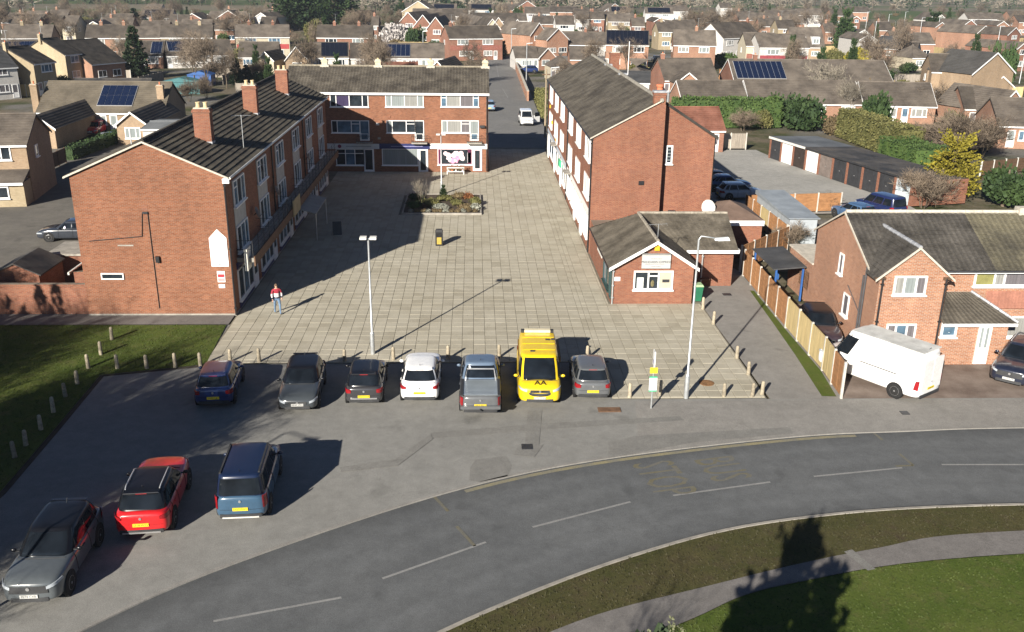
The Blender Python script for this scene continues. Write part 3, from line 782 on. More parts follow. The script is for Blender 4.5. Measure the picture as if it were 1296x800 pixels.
for y in (1.3, 6.5, 12.5, 18.5, 24.5, 30.5): mb.tube([(fx,y,4.0),(fx+.9,y,4.0)], .016, 4).tube([(fx,y,3.5),(fx+.9,y,3.5)], .012, 4)
mb.build('railing', DARK, lb)
for y in (5.6, 11.7, 24): dish(lb, (fx+.35, y, 4.6), .36, PI/2, DARK)
for i in range(6):
    a = 1.0+i*5.9; b = a+5.5
    MB().box(fx, fx+.05, a, b, 2.42, 2.76).build('shop_fascia', (NAVY, CREAM, DARK, NAVY, WOODB, NAVY)[i], lb)
    window(lb, (fx+.01, a, .55), PI/2, 3.6, 1.8, (1,1,1), [G_DARK, G_BLUE], sill=True)
    window(lb, (fx+.01, a+3.75, .1), PI/2, 1.0, 2.25, (1,), [G_DARK], name='door', sill=False, door=.35)
    MB().box(fx, fx+.03, a, a+3.6, .1, .5).build('stall_riser', NAVY, lb)
q = G(318, 322, 2.9)
hs_ = tag(MB().box(LX1+.5, LX1+.66, 51.0, 51.95, 2.35, 3.6).build('projecting_sign', M('sign_cream', (.74,.72,.64), .5, .05)), 'blank cream box sign projecting over the shaded shopfronts', 'sign')
for z_ in (3.45, 2.5): MB().tube([(LX1-.05,51.5,z_),(LX1+.55,51.5,z_)], .03, 5).build('bracket', DARK, hs_)
# hoarding and shopfront awning farther along
tag(MB().box(-12.25, -12.18, 63.0, 65.6, 2.5, 3.6).build('wood_panel', M('plywood', (.42,.33,.18), .8, .15)), 'plywood panel fixed to the deck railing of the shaded block', 'panel')
mb = MB().hull([(-13.2,66,2.5),(-13.2,71,2.5),(-11.2,71,2.0),(-11.2,66,2.0)], [(-13.2,66,2.56),(-13.2,71,2.56),(-11.2,71,2.06),(-11.2,66,2.06)])
aw = tag(mb.build('awning', M('awning_cloth', (.30,.30,.28), .8, .1)), 'grey canvas awning over a shopfront in the shaded block', 'awning')
for y in (66.1, 70.9): MB().tube([(-11.25,y,.05),(-11.25,y,2.04)], .03, 6).build('awning_post', ALU, aw)

# ================================================================== MIDDLE BLOCK
MX0, MX1, MY0, ME, MD, MRZ = -18.0, 1.43, 91.8, 7.72, 8.6, 9.62
mbk = thing('shop_block', 'three storey red brick block facing the plaza with shops and white windows', 'building', (MX0, MY0, 0))
wd = MX1-MX0; k = (MRZ-ME)/(MD/2)
pts = [(0,0),(MD,0),(MD,ME),(MD/2,MRZ-.12),(0,ME)]
w_ = MB(); n = len(pts)
w_.v = [(0,p[0],p[1]) for p in pts]+[(wd,p[0],p[1]) for p in pts]
w_.f = [tuple(range(n-1,-1,-1)), tuple(range(n,2*n))]+[(i, (i+1)%n, (i+1)%n+n, i+n) for i in range(n)]
w_.build('wall', BR, mbk)
mb = MB(); ov = .3
roof_slope(mb, (-.1,-ov,ME-ov*k), (wd+.1,-ov,ME-ov*k), (-.1,MD/2,MRZ), (wd+.1,MD/2,MRZ), .335, .035, .3, .035, .01)
roof_slope(mb, (-.1,MD+ov,ME-ov*k), (wd+.1,MD+ov,ME-ov*k), (-.1,MD/2,MRZ), (wd+.1,MD/2,MRZ), .335, .035, .3, .02, .005)
stuff(mb.build('roof_tiles', TILE_G, mbk))
mb = MB(); ridge_line(mb, (-.1,MD/2,MRZ+.03), (wd+.1,MD/2,MRZ+.03), .13); mb.build('ridge_tiles', M('pale_ridge', (.24,.21,.16), .9, .25, 3), mbk, 50)
MB().box(0, wd+.1, -ov+.02, -.01, ME-ov*k-.2, ME-ov*k-.03).build('fascia', WHITE, mbk)
MB().tube([(0,-ov-.04,ME-ov*k-.04),(wd+.1,-ov-.04,ME-ov*k-.04)], .06, 8).build('gutter', WHITE, mbk, 50)
pipe(mbk, wd-.12, -.08, .1, ME-.3, .06)
for px in (411, 478.5, 545, 614):
    x = AY(px, 84, MY0+MD/2).x-MX0
    chimney(mbk, x, MD/2+.1, MRZ-.3, MRZ+.62, .55, .5, M('buff_stack', (.50,.44,.32), .9, .2, 4), 1, POTY, False, .15, .13)
    MB().box(x-.42, x+.42, MD/2-.28, MD/2+.45, MRZ-.15, MRZ+.13).build('flashing', MORT, mbk)
def mw(px0, py0, px1, py1):
    a = AY(px0, py1, MY0); b = AY(px1, py0, MY0); return a.x-MX0, a.z, b.x-a.x, b.z-a.z
pn = [[G_DARK, G_PURP, G_DARK, G_DARK], [G_PALE, G_PALE, G_CURT, G_PALE], [G_BLUE, G_CURT, G_CURT2, G_BLUE]]
for i, x0 in enumerate((418, 488, 558)):
    x, z, w, h = mw(x0, 119.8, x0+48, 135.2)
    window(mbk, (x,0,z), 0, w, h, (.7,1.5,1.5,.7) if i < 2 else (.6,1.5,1.4,.6), pn[i], lights=() if i < 2 else (0,3))
pn = [[G_DARK, G_BLUE, G_BLUE], [G_PALE, G_DARK, G_DARK], [G_PALE, G_CURT, G_CURT2]]
for i, x0 in enumerate((420, 489.5, 559)):
    x, z, w, h = mw(x0, 152.5, x0+36, 168)
    window(mbk, (x,0,z), 0, w, h, (.7,1.7,1.1), pn[i], lights=(2,))
    x, z, w, h = mw(x0+35.7, 152.5, x0+47, 178)
    window(mbk, (x,0,z), 0, w, h, (1,), [[G_BLUE],[G_DARK],[G_PALE]][i], name='balcony_door', sill=False, door=.12)
    window(mbk, (x+.12,-.06,z+.1), 0, w-.24, h*.3, (1,), [[G_BLUE],[G_DARK],[G_BLUE]][i], name='door_light', sill=False, t=.04, dep=.03)
    mb = MB().box(x-.3, x+w+.3, -.75, 0, z-.22, z-.1)
    mb.build('balcony', CONC, mbk)
    mb = MB()
    for q_ in range(9): mb.tube([(x-.28+q_*(w+.56)/8,-.72,z-.1),(x-.28+q_*(w+.56)/8,-.72,z+.55)], .012, 4)
    for z_ in (z+.55, z+.0): mb.tube([(x-.28,-.72,z_),(x+w+.28,-.72,z_)], .018, 4).tube([(x-.28,-.72,z_),(x-.28,0,z_)], .018, 4).tube([(x+w+.28,-.72,z_),(x+w+.28,0,z_)], .018, 4)
    mb.build('balcony_railing', DARK, mbk)
def shop(px0, py0, px1, py1, cols, panes, **kw):
    x, z, w, h = mw(px0, py0, px1, py1); return window(mbk, (x,0,z), 0, w, h, cols, panes, **kw)
for a, b, m_ in ((412,480,M('pale_fascia', (.50,.52,.53), .5, .06)), (480.3,544,NAVY), (544.3,616.5,WHITE)):
    x, z, w, h = mw(a, 182, b, 188); MB().box(x, x+w, -.16, 0, z, z+h).build('shop_fascia', m_, mbk)
q = AY(430, 184.8, MY0); MB().lathe([(.18,-.006),(.18,.006)], 14, axis='y').build('fascia_emblem', M('maroon', (.16,.02,.06), .5), mbk, loc=(q.x-MX0,-.165,q.z))
x, z, w, h = mw(438, 183, 470, 187); MB().box(x, x+w, -.166, -.159, z+h*.4, z+h*.62).build('fascia_print', INKL, mbk)
x, z, w, h = mw(495, 183, 535, 187); MB().box(x, x+w, -.166, -.159, z+h*.42, z+h*.6).build('fascia_print', M('pale_blue_print', (.3,.3,.5), .6), mbk)
shop(426,188.3,461,209, (1,1,1), [G_DARK, G_BLUE, G_DARK], lights=(0,1,2))
shop(461.3,187.8,473,217.5, (1,), [G_DARK], name='shop_door', door=.1, t=.14, sill=False)
shop(484,188.3,529,209, (1,), [G_PALE], t=.06)
shop(530,187.8,541.5,219, (1,), [G_DARK], name='shop_door', door=.12, t=.2, sill=False)
shop(554,188.3,598,208.5, (1,), [G_DARK], frame=PALEPINK, t=.08)
shop(598.5,187.8,610,216, (1,), [G_DARK], name='shop_door', door=.1, t=.2, sill=False, frame=PALEPINK)
for a, b in ((411,426),(473.5,483.6),(541.8,553.6),(610.3,616)): pass
# flower shop window print
for a, b, y0, y1, m_ in ((555,558.5,189,207,PURPLEM), (592,596.5,189,207.5,PURPLEM), (591.5,596,193,206,M('silver_vinyl', (.55,.53,.55), .4))):
    x, z, w, h = mw(a, y0, b, y1); MB().box(x, x+w, -.09, -.03, z, z+h).build('window_vinyl', m_, mbk)
R = random.Random(3)
mb = MB(); mp = MB(); mw_ = MB(); m2 = MB()
for i in range(34):
    px, py = R.gauss(576, 6.5), R.gauss(198, 3.6)
    if not (561 < px < 591 and 191 < py < 207): continue
    q = AY(px, py, MY0); r = R.uniform(.10,.26)
    (mp if abs(px-577) < 6 and R.random() < .6 else mw_).lathe([(r,-.006),(r*.6,.008)], 10, (q.x-MX0, -.07-R.uniform(0,.03), q.z), 'y')
mp.build('flower_print', PINKM, mbk); mw_.build('flower_print', PALEPINK, mbk)
# display bench outside the flower shop
q = G(578, 219); fb = thing('flower_stand', 'white tiered stand of pot plants outside the flower shop window', 'plant stand', (q.x, MY0-1.0, PZ))
mb = MB()
for z, y in ((.3,-.35),(.6,0)): mb.box(-.95, .75, y-.2, y+.2, z-.04, z)
for x in (-.9, .7): mb.box(x-.03, x+.03, -.5, -.45, 0, .3).box(x-.03, x+.03, .15, .2, 0, .6)
mb.build('shelf', WHITE, fb)
mb = MB(); R = random.Random(8)
for i in range(130):
    x, y = R.uniform(-.95,.75), R.choice((-.35, 0)); z = .32 if y < -.1 else .62; s = R.uniform(.05,.1)
    a = R.uniform(0,6.3); c0 = Vector((x+R.gauss(0,.05), y+R.gauss(0,.05), z+R.uniform(.02,.22)))
    mb.tri(c0+Vector((math.cos(a)*s, math.sin(a)*s, 0)), c0+Vector((-math.sin(a)*s, math.cos(a)*s, s*.5)), c0+Vector((0,0,s)))
mb.build('pot_plants', LEAF_M, fb)
for i, x in enumerate((-.75,-.4,-.05,.3,.6)): MB().lathe([(.07,0),(.1,.16),(.08,.16)], 9, (x,-.35,.3)).build('pot', (WHITE_D, TERRA, WHITE_D, DARK, PALEPINK)[i], fb, 40)
q = AY(478, 157, MY0); MB().box(q.x-MX0-.15, q.x-MX0+.15, -.2, 0, q.z-.1, q.z+.12).build('floodlight', WHITE_D, mbk)
q = AY(611, 160, MY0); MB().box(q.x-MX0-.3, q.x-MX0+.2, -.3, 0, q.z-.1, q.z+.1).build('floodlight', DARK, mbk)
for px, py in ((480,175),(541,149),(471,150),(492,148)):
    q = AY(px, py, MY0); MB().box(q.x-MX0-.14, q.x-MX0+.14, -.06, 0, q.z-.1, q.z+.1).build('wall_vent', CONC if px == 480 else BR2, mbk)

# ================================================================== RIGHT BLOCK
RX0, RX1, RY0, RY1, RE, RRZ, RXM = 8.0, 16.4, 62.83, 101.6, 8.12, 10.5, 12.45
rb = thing('shop_block', 'long red brick block on the sunny side with rows of white windows and plain roof', 'building', (RX0, RY0, 0))
wd = RX1-RX0; dp = RY1-RY0; xm = RXM-RX0; xs = 4.75; kr = (RRZ-RE)/(wd-xm); kl = (RRZ-RE)/xm
zs = RRZ-(xs-xm)*kr
ngon_wall([(0,0),(xs,0),(xs,zs-.1),(xm,RRZ-.1),(0,RE)], 0, dp).build('wall', BR2, rb)
ngon_wall([(xs-.01,0),(wd,0),(wd,RE),(xs-.01,zs-.1)], .75, dp-.01).build('wall', BR2, rb)
mb = MB(); ov = .22
roof_slope(mb, (-ov,-.08,RE-ov*kl), (-ov,dp+.1,RE-ov*kl), (xm,-.08,RRZ), (xm,dp+.1,RRZ), .33, .03, .3, .016, .006)
roof_slope(mb, (wd+ov,.65,RE-ov*kr), (wd+ov,dp+.1,RE-ov*kr), (xm,.65,RRZ), (xm,dp+.1,RRZ), .33, .03, .3, .016, .006)
stuff(mb.build('roof_tiles', TILE_G, rb))
mb = MB(); ridge_line(mb, (xm,-.08,RRZ+.02), (xm,dp+.1,RRZ+.02), .14); mb.build('ridge_tiles', M('ridge_pale', (.28,.26,.22), .9, .25, 3), rb, 50)
mb = MB(); barge(mb, (-ov,-.07,RE-ov*kl+.03), (xm,-.07,RRZ+.03), .09, .06); mb.build('verge', MORT, rb)
mb = MB(); barge(mb, (wd+ov,.68,RE-ov*kr+.02), (xs+.15,.68,zs+.02), .2, .05); mb.build('verge', TILE_D, rb)
MB().box(-ov+.02, -.005, -.03, dp, RE-ov*kl-.16, RE-ov*kl-.02).build('fascia', BLACKP, rb)
MB().tube([(-ov-.03,-.05,RE-ov*kl-.03),(-ov-.03,dp,RE-ov*kl-.03)], .055, 8).build('gutter', BLACKP, rb, 50)
for y in (.1, 79.5-RY0, dp-.3): pipe(rb, -.07, y, .1, RE-.2, .05)
pipe(rb, wd+.06, .9, .1, RE-.2, .05)
c = chimney(rb, xs-.42, .28, zs-1.6, RRZ+.55, .78, .5, BR2, 0, None, False)
MB().box(xs-.85, xs+.01, -.02, .6, RRZ+.5, RRZ+.62).build('capping', LEAD, c)
MB().lathe([(.3,0),(.24,.1),(.22,.75),(.28,.8),(.28,.95),(.2,.95)], 12, (xs+.35, 4.2, zs-.15)).build('chimney_pot', TERRA, rb, 40)
MB().lathe([(.1,0),(.1,.6),(.16,.62),(.16,.7)], 10, (xs+.75, 3.2, zs-.3)).build('flue', ALU, rb, 40)
q = AX(690, 100, 12.7)
for y in (18, 27): MB().box(xm-.2, xm+.5, y, y+.6, RRZ-.12, RRZ+.06).build('flashing', LEAD, rb)
c = chimney(rb, xm+1.1, 30.0, RRZ-1.2, RRZ+.9, .9, .7, BR2, 1, WHITE_D, True)
MB().tube([(xm+1.5,24,RRZ-.6),(xm+1.5,24,RRZ+2.3)], .035, 6).build('mast', WHITE, rb)
tops = [(96.0,99.3),(89.7,92.7),(83.4,86.5),(76.0,78.8),(70.0,72.8),(63.9,66.8)]
R = random.Random(21)
for i, (a, b) in enumerate(tops):
    window(rb, (0, b-RY0, 6.15), -PI/2, b-a, 1.5, (.8,1.4,1.4,.8), [R.choice((G_CURT, G_CURT2, G_BLUE, G_DARK)) for _ in range(4)], t=.075, dep=.06)
    if i in (1, 3):
        window(rb, (0, b-RY0, 3.55), -PI/2, (b-a)*.68, 1.5, (1,1.2), [G_CURT, G_BLUE], t=.075, dep=.06)
        window(rb, (0, b-RY0-(b-a)*.7, 3.1), -PI/2, (b-a)*.3, 1.95, (1,), [G_CURT2], t=.1, dep=.1, name='balcony_door', sill=False, door=.3)
        MB().box(-.6, 0, a-RY0-.2, a-RY0+1.6, 2.98, 3.06).build('balcony', CONC, rb)
    else: window(rb, (0, b-RY0, 3.55), -PI/2, b-a, 1.5, (.8,1.4,1.4,.8), [R.choice((G_CURT, G_CURT2, G_BLUE, G_DARK)) for _ in range(4)], t=.075, dep=.06)
for a, b, m_ in ((63.0,79.3,WHITE), (79.8,87,M('pale_grey_fascia', (.45,.50,.55), .5, .05)), (87.2,101,M('blue_grey_fascia', (.40,.46,.52), .5, .05))):
    MB().box(-.06, 0, a-RY0, b-RY0, 2.62, 2.95).build('shop_fascia', m_, rb)
for a, b, d in ((63.6,67.2,0),(68.6,71.9,0),(73.1,75.3,0),(76.2,79.0,0),(80.6,84.2,1),(87.0,91.0,1),(93,98.5,1)):
    window(rb, (0, b-RY0, .85), -PI/2, b-a, 1.68, (1,1,1,1) if not d else (1,1), [G_BLUE, G_CURT2] if not d else [G_BLUE], t=.09 if not d else .08, dep=.07)
for a, b in ((67.4,68.4),(72.0,73.0),(84.6,85.6),(91.4,92.4),(99.4,100.4)):
    window(rb, (0, b-RY0, .1), -PI/2, b-a, 2.42, (1,), [G_CURT2], name='shop_door', t=.16, door=.3, sill=False, dep=.1)
q = AX(708, 219, 7.85); MB().box(-.22, -.06, q.y-RY0-.7, q.y-RY0+.7, 1.9, 2.5).build('green_sign', GREENS, rb)
def rwin(px0, py0, px1, py1, Y):
    a = AY(px0, py1, Y); b = AY(px1, py0, Y); return a.x-RX0, a.z, b.x-a.x, b.z-a.z
x, z, w, h = rwin(841.5, 184, 852, 207.5, RY0+.75)
window(rb, (x, .75, z), 0, w, h, (1,), [G_DARK], t=.11)
mb = MB()
for i in range(4): mb.box(x+.1, x+w-.1, .66, .70, z+h*(.2+.18*i), z+h*(.2+.18*i)+.06)
mb.build('louvre', G_PALE, rb)
x, z, w, h = rwin(808, 229, 815, 234, RY0); MB().box(x, x+w, -.06, 0, z, z+h).build('air_vent', BLACKP, rb)
for px, py in ((845,266),): 
    x, z, w, h = rwin(px, py, px+9, py+5, RY0+.75); MB().box(x, x+w, .6, .75, z, z+h).build('flue_cover', DARK, rb)
q = AY(896, 262, RY0+.5); dish(rb, (q.x-RX0, .35, q.z), .55, .3, WHITE_D)
for (y, z) in ((98.6,5.4),(95.6,4.2),(90.5,3.3)): MB().box(-.12, 0, y-RY0-.2, y-RY0+.2, z, z+.3).build('alarm_box', GOLD, rb)

# ================================================================== TAKEAWAY KIOSK
KY = 52.0; K0 = AY(775, 334.5, KY); KA = AY(834, 303, KY); K1 = AY(880, 336, KY)
kx0, kx1, kxa, ke, kz = 8.06, 12.82, 10.55, 2.45, 3.92
kk = thing('takeaway_kiosk', 'single storey brick takeaway with gabled tiled roof and white sign board', 'building', (kx0, KY, 0))
wd = kx1-kx0; xm = kxa-kx0
ngon_wall([(0,0),(wd,0),(wd,ke),(xm,kz-.1),(0,ke)], 0, 6.2).build('wall', BR2, kk)
mb = MB().box(0, wd-.02, 6.19, 10.8, 0, 2.4).box(wd-.02, 8.05, 3.55, 10.78, 0, 2.42); mb.build('wall', BR2, kk)
wr = 6.55                                   # wing ridge line (local y)
mb = MB(); k1 = (kz-ke)/xm; k2 = (kz-ke)/(wd-xm); ov = .25
TK = M('kiosk_tile', (.105,.092,.072), .95, .3, .9, 10, col2=(.165,.145,.115), spec=.15)
roof_slope(mb, (-ov,-.3,ke-ov*k1), (-ov,9.0,ke-ov*k1), (xm,-.3,kz), (xm,wr,kz), .3, .025, .26, .01, .005)
roof_slope(mb, (wd+ov,-.3,ke-ov*k2), (wd+ov,3.4,ke-ov*k2), (xm,-.3,kz), (xm,wr,kz), .3, .035, .26, .01, .005)
roof_slope(mb, (wd-.4,3.25,ke-.1), (8.25,3.25,ke-.1), (xm,wr,kz), (8.25,wr,kz), .3, .025, .26, .01, .005)
roof_slope(mb, (-ov,9.0,ke-.1), (8.25,10.6,ke-.1), (xm,wr,kz), (8.25,wr,kz), .3, .025, .26, .01, .005)
stuff(mb.build('roof_tiles', TK, kk))
mb = MB(); ridge_line(mb, (xm,-.3,kz+.03), (xm,wr,kz+.03), .1); ridge_line(mb, (xm,wr,kz+.03), (8.25,wr,kz+.03), .1)
mb.build('ridge_tiles', M('kiosk_ridge', (.30,.27,.22), .95, .25, 3), kk, 50)
mb = MB(); barge(mb, (-ov,-.3,ke-ov*k1+.02), (xm,-.3,kz+.02), .2, .05); barge(mb, (wd+ov,-.3,ke-ov*k2+.02), (xm,-.3,kz+.02), .2, .05)
mb.build('barge_board', WHITE, kk)
MB().box(wd+.26, 8.3, 3.2, 3.27, ke-.26, ke-.06).build('fascia', WHITE, kk)
MB().tube([(-ov-.04,-.3,ke-ov*k1-.02),(-ov-.04,9,ke-ov*k1-.02)], .05, 6).build('gutter', BLACKP, kk, 50)
mb = MB().box(8.3, 8.36, 3.3, wr, ke-.2, ke-.05); mb.build('gable_trim', WHITE_D, kk)
ngon_wall([(3.55,2.3),(10.78,2.3),(10.5,2.4),(wr,kz-.1)], 0, .02)  # gable infill of the wing
w_ = MB(); w_.tri((8.04,3.55,2.42),(8.04,10.6,2.42),(8.04,wr,kz-.08)); w_.build('gable_wall', BR2, kk)
def kwin(px0, py0, px1, py1):
    a = AY(px0, py1, KY); b = AY(px1, py0, KY); return a.x-kx0, a.z, b.x-a.x, b.z-a.z
x, z, w, h = kwin(801, 342.5, 852.5, 366.5)
o = window(kk, (x,0,z), 0, w, h, (1.15,.8,1.15), [G_DARK, G_DARK, M('roller_blind', (.42,.39,.30), .6, .08)], lights=(1,), t=.09)
xx, zz, ww, hh = kwin(805.5, 351, 814.5, 364); MB().box(xx, xx+ww, -.062, -.03, zz, zz+hh).build('poster', M('menu_paper', (.66,.70,.70), .6, .08, 6), o, loc=(-x,0,-z))
xx, zz, ww, hh = kwin(838, 353.5, 847, 357); MB().box(xx, xx+ww, -.062, -.03, zz, zz+hh).build('blind_notice', DARK, o, loc=(-x,0,-z))
mb = MB(); xx, zz, ww, hh = kwin(823, 354, 828, 363); mb.blob((xx+ww/2,-.055,zz+hh/2), (ww/2,.02,hh/2)); mb.build('cat_figure', M('olive_brown', (.16,.14,.07), .7, .3, 9), o, loc=(-x,0,-z))
# sign board
x, z, w, h = kwin(811.5, 320.5, 849, 339)
sb = tag(MB().box(x, x+w, -.14, -.005, z, z+h).build('sign_board', M('sign_face', (.40,.405,.40), .5, .04, 3), None, loc=(kx0,KY,0)), 'white MANDARIN EXPRESS sign board on the gable of the brick takeaway', 'sign')
MB().box(x+.02, x+w-.02, -.2, -.02, z+h-.05, z+h+.03).build('sign_light', ALU, sb)
o = inst('lettering', text_mesh('MANDARIN EXPRESS', .185, INK, .003), sb, (x+w/2, -.146, z+h*.44)); o.rotation_euler.x = PI/2
mb = MB()
for a0, a1, zz in ((.32,.68,.66),(.12,.80,.30),(.34,.66,.13)):
    q = a0
    while q < a1: e = q+RND.uniform(.02,.05); mb.box(x+w*q, x+w*min(e,a1), -.146, -.14, z+h*zz-.012, z+h*zz+.012); q = e+.012
mb.build('small_print', M('very_faint_ink', (.12,.13,.135), .6), sb)
x, z, w, h = kwin(777.5, 350.5, 785, 355.5); MB().box(x, x+w, -.03, 0, z, z+h).build('plate', WHITE, kk)
x, z, w, h = kwin(828, 308, 835, 316.5); MB().box(x, x+w, -.16, 0, z, z+h).build('alarm_box', GOLD, kk)
# side shop window at the plaza corner
window(kk, (0, 3.4, .55), -PI/2, 2.6, 1.75, (1,.8), [G_BLUE, G_DARK], frame=M('dark_green_frame', (.03,.06,.055), .5), t=.08)
window(kk, (0, .62, .3), -PI/2, .55, 2.1, (1,), [G_BLUE], frame=M('dark_green_frame', (.03,.06,.055), .5), t=.08, sill=False)
MB().box(-.04, 0, 4.5, 6.6, 1.5, 2.2).build('side_panel', WHITE_D, kk)
pipe(kk, .05, -.06, .05, ke-.1, .045, GALV)
pipe(kk, 6.1, 3.45, .05, ke-.2, .05, GALV)
antenna(kk, xm+.15, .6, kz-.1, .9, 4)
mb = MB().box(5.8, 6.6, 3.2, 3.55, .5, .56).tube([(5.85,3.25,0),(5.85,3.25,.5)], .02, 5).tube([(6.55,3.25,0),(6.55,3.25,.5)], .02, 5); mb.build('meter_stand', WOODB, kk)
wr2 = thing('wheelie_bin', 'green wheelie bin with pale lid tucked beside the brick takeaway', 'bin', (13.25, 52.6, .0))
MB().hull([(-.24,-.27,.08),(.24,-.27,.08),(.24,.27,.08),(-.24,.27,.08)], [(-.3,-.36,1.0),(.3,-.36,1.0),(.3,.36,1.0),(-.3,.36,1.0)]).build('body', GREENP, wr2)
MB().hull([(-.32,-.4,1.0),(.32,-.4,1.0),(.32,.4,1.0),(-.32,.4,1.0)], [(-.28,-.3,1.09),(.28,-.3,1.09),(.28,.36,1.07),(-.28,.36,1.07)]).build('lid', M('lime_lid', (.35,.50,.28), .5), wr2)
for s in (-.25,.25): MB().lathe([(.1,-.03),(.1,.03)], 12, (s,.3,.1), 'x').build('wheel', BLACKP, wr2)
# link building behind the kiosk with white fascia
lk = thing('link_building', 'low brick outbuilding with white fascia and brown hipped roof behind the takeaway', 'building', (16.0, 61.5, 0))
MB().box(0, 3.7, .3, 5.2, 0, 2.5).build('wall', BR2, lk)
MB().box(-.1, 3.8, .18, .28, 2.3, 2.65).build('fascia', WHITE, lk)
MB().poly([(-.15,.18,2.62),(3.85,.18,2.62),(2.0,2.8,3.5)]).poly([(3.85,.18,2.62),(3.85,5.4,2.62),(2.0,2.8,3.5)]).poly([(3.85,5.4,2.62),(-.15,5.4,2.62),(2.0,2.8,3.5)]).poly([(-.15,5.4,2.62),(-.15,.18,2.62),(2.0,2.8,3.5)]).build('roof', M('brown_felt', (.16,.11,.085), .9, .2, 1), lk)
window(lk, (.5,.3,.1), 0, 1.0, 2.0, (1,), [G_DARK], frame=WOOD_D, name='door', door=.9, sill=False)

# ================================================================== RIGHT HOUSE
HX0, HX1, HY0, HY1, HE, HR = 19.75, 38.0, 44.2, 51.7, 4.7, 6.55
hs = thing('semi_detached_house', 'orange brick semi-detached house with front gable, porch and tiled roof beside the white van', 'house', (HX0, HY0, 0))
wd = HX1-HX0; dp = HY1-HY0
pts = [(0,0),(dp,0),(dp,HE),(dp/2,HR-.1),(0,HE)]; n = 5; w_ = MB()
w_.v = [(0,p[0],p[1]) for p in pts]+[(wd,p[0],p[1]) for p in pts]
w_.f = [tuple(range(n-1,-1,-1)), tuple(range(n,2*n))]+[(i, (i+1)%n, (i+1)%n+n, i+n) for i in range(n)]
w_.build('wall', BRO, hs)
TH = M('house_tile', (.14,.125,.105), .93, .35, .7, 8, col2=(.215,.195,.16), spec=.2)
k = (HR-HE)/(dp/2); ov = .3
split = 6.3
mb = MB(); roof_slope(mb, (-.08,-ov,HE-ov*k), (split,-ov,HE-ov*k), (-.08,dp/2,HR), (split,dp/2,HR), .3, .035, .3, .03, .008)
stuff(mb.build('roof_tiles', M('house_tile_dark', (.065,.06,.053), .93, .35, .7, 8, col2=(.105,.096,.085), spec=.2), hs))
mb = MB(); roof_slope(mb, (split,-ov,HE-ov*k), (wd,-ov,HE-ov*k), (split,dp/2,HR), (wd,dp/2,HR), .3, .035, .3, .03, .008)
roof_slope(mb, (-.08,dp+ov,HE-ov*k), (wd,dp+ov,HE-ov*k), (-.08,dp/2,HR), (wd,dp/2,HR), .3, .035, .3, .03, .008)
stuff(mb.build('roof_tiles', M('lichen_house_tile', (.105,.096,.076), .93, .35, .35, 8, col2=(.20,.18,.12), spec=.2), hs))
mb = MB(); ridge_line(mb, (-.05,dp/2,HR+.04), (wd,dp/2,HR+.04), .12); mb.build('ridge_tiles', MORT, hs, 50)
mb = MB(); barge(mb, (-.09,-ov,HE-ov*k+.04), (-.09,dp/2,HR+.05), .1, .05, (-1,0,0)); barge(mb, (-.09,dp+ov,HE-ov*k+.04), (-.09,dp/2,HR+.05), .1, .05, (-1,0,0)); mb.build('verge', MORT, hs)
# rear flat extension
MB().box(.01, 5, dp+.01, dp+4.2, 0, 2.5).build('extension_wall', BRO, hs)
MB().box(-.06, 5.05, dp+.05, dp+4.28, 2.5, 2.6).build('coping', MORT, hs)
# front gable projection
px0, px1, py, pe, pz = -.02, 3.35, -1.35, 4.65, 6.05
pm_ = (px0+px1)/2
ngon_wall([(px0,0),(px1,0),(px1,pe),(pm_,pz-.08),(px0,pe)], py, .02).build('gable_wall', BRO, hs)
mb = MB(); kp = (pz-pe)/(px1-pm_); o2 = .28
bk = lambda z: (z-(HE))/k
roof_slope(mb, (px0-o2,py-.15,pe-o2*kp), (px0-o2,-.3,pe-o2*kp), (pm_,py-.15,pz), (pm_,bk(pz)+.15,pz), .3, .035, .3, .02, .006)
roof_slope(mb, (px1+o2,py-.15,pe-o2*kp), (px1+o2,-.3,pe-o2*kp), (pm_,py-.15,pz), (pm_,bk(pz)+.15,pz), .3, .035, .3, .02, .006)
stuff(mb.build('gable_roof_tiles', M('house_tile_dark', (.085,.078,.07)), hs))
mb = MB(); ridge_line(mb, (pm_,py-.15,pz+.03), (pm_,bk(pz)+.15,pz+.03), .1); mb.build('ridge_tiles', LEAD, hs, 50)
mb = MB(); barge(mb, (px0-o2,py-.14,pe-o2*kp+.05), (pm_,py-.14,pz+.05), .12, .05); barge(mb, (px1+o2,py-.14,pe-o2*kp+.05), (pm_,py-.14,pz+.05), .12, .05)
mb.build('verge', MORT, hs)
mb = MB(); mb.quad((px0-o2-.02,-.9,pe-.16),(px0-o2+.35,-.75,pe+.06),(pm_+.03,1.6,pz-.06),(pm_-.35,1.75,pz-.22)); 
pipe(hs, px0+.12, py-.07, .05, pe-.15, .05); pipe(hs, px1-.1, py-.07, .05, pe-.15, .05)
MB().box(px0-o2, px0+.25, py-.1, py, pe-.22, pe-.1).box(px1-.25, px1+o2, py-.1, py, pe-.22, pe-.1).build('corbel', WOOD_D, hs)
def hwin(a, b, c, d, Y):
    p_ = AY(a, d, Y); q_ = AY(c, b, Y); return p_.x-HX0, p_.z, q_.x-p_.x, q_.z-p_.z
Yf = HY0+py
x, z, w, h = hwin(1129, 349, 1174, 373, Yf); window(hs, (x,py,z), 0, w, h, (1,1.15,1), [G_CURT, G_PALE, G_CURT2], t=.09)
x, z, w, h = hwin(1118, 409.5, 1160, 436, Yf); window(hs, (x,py,z), 0, w, h, (1,1.15,1), [G_CURT2, G_BLUE, G_CURT2], t=.09)
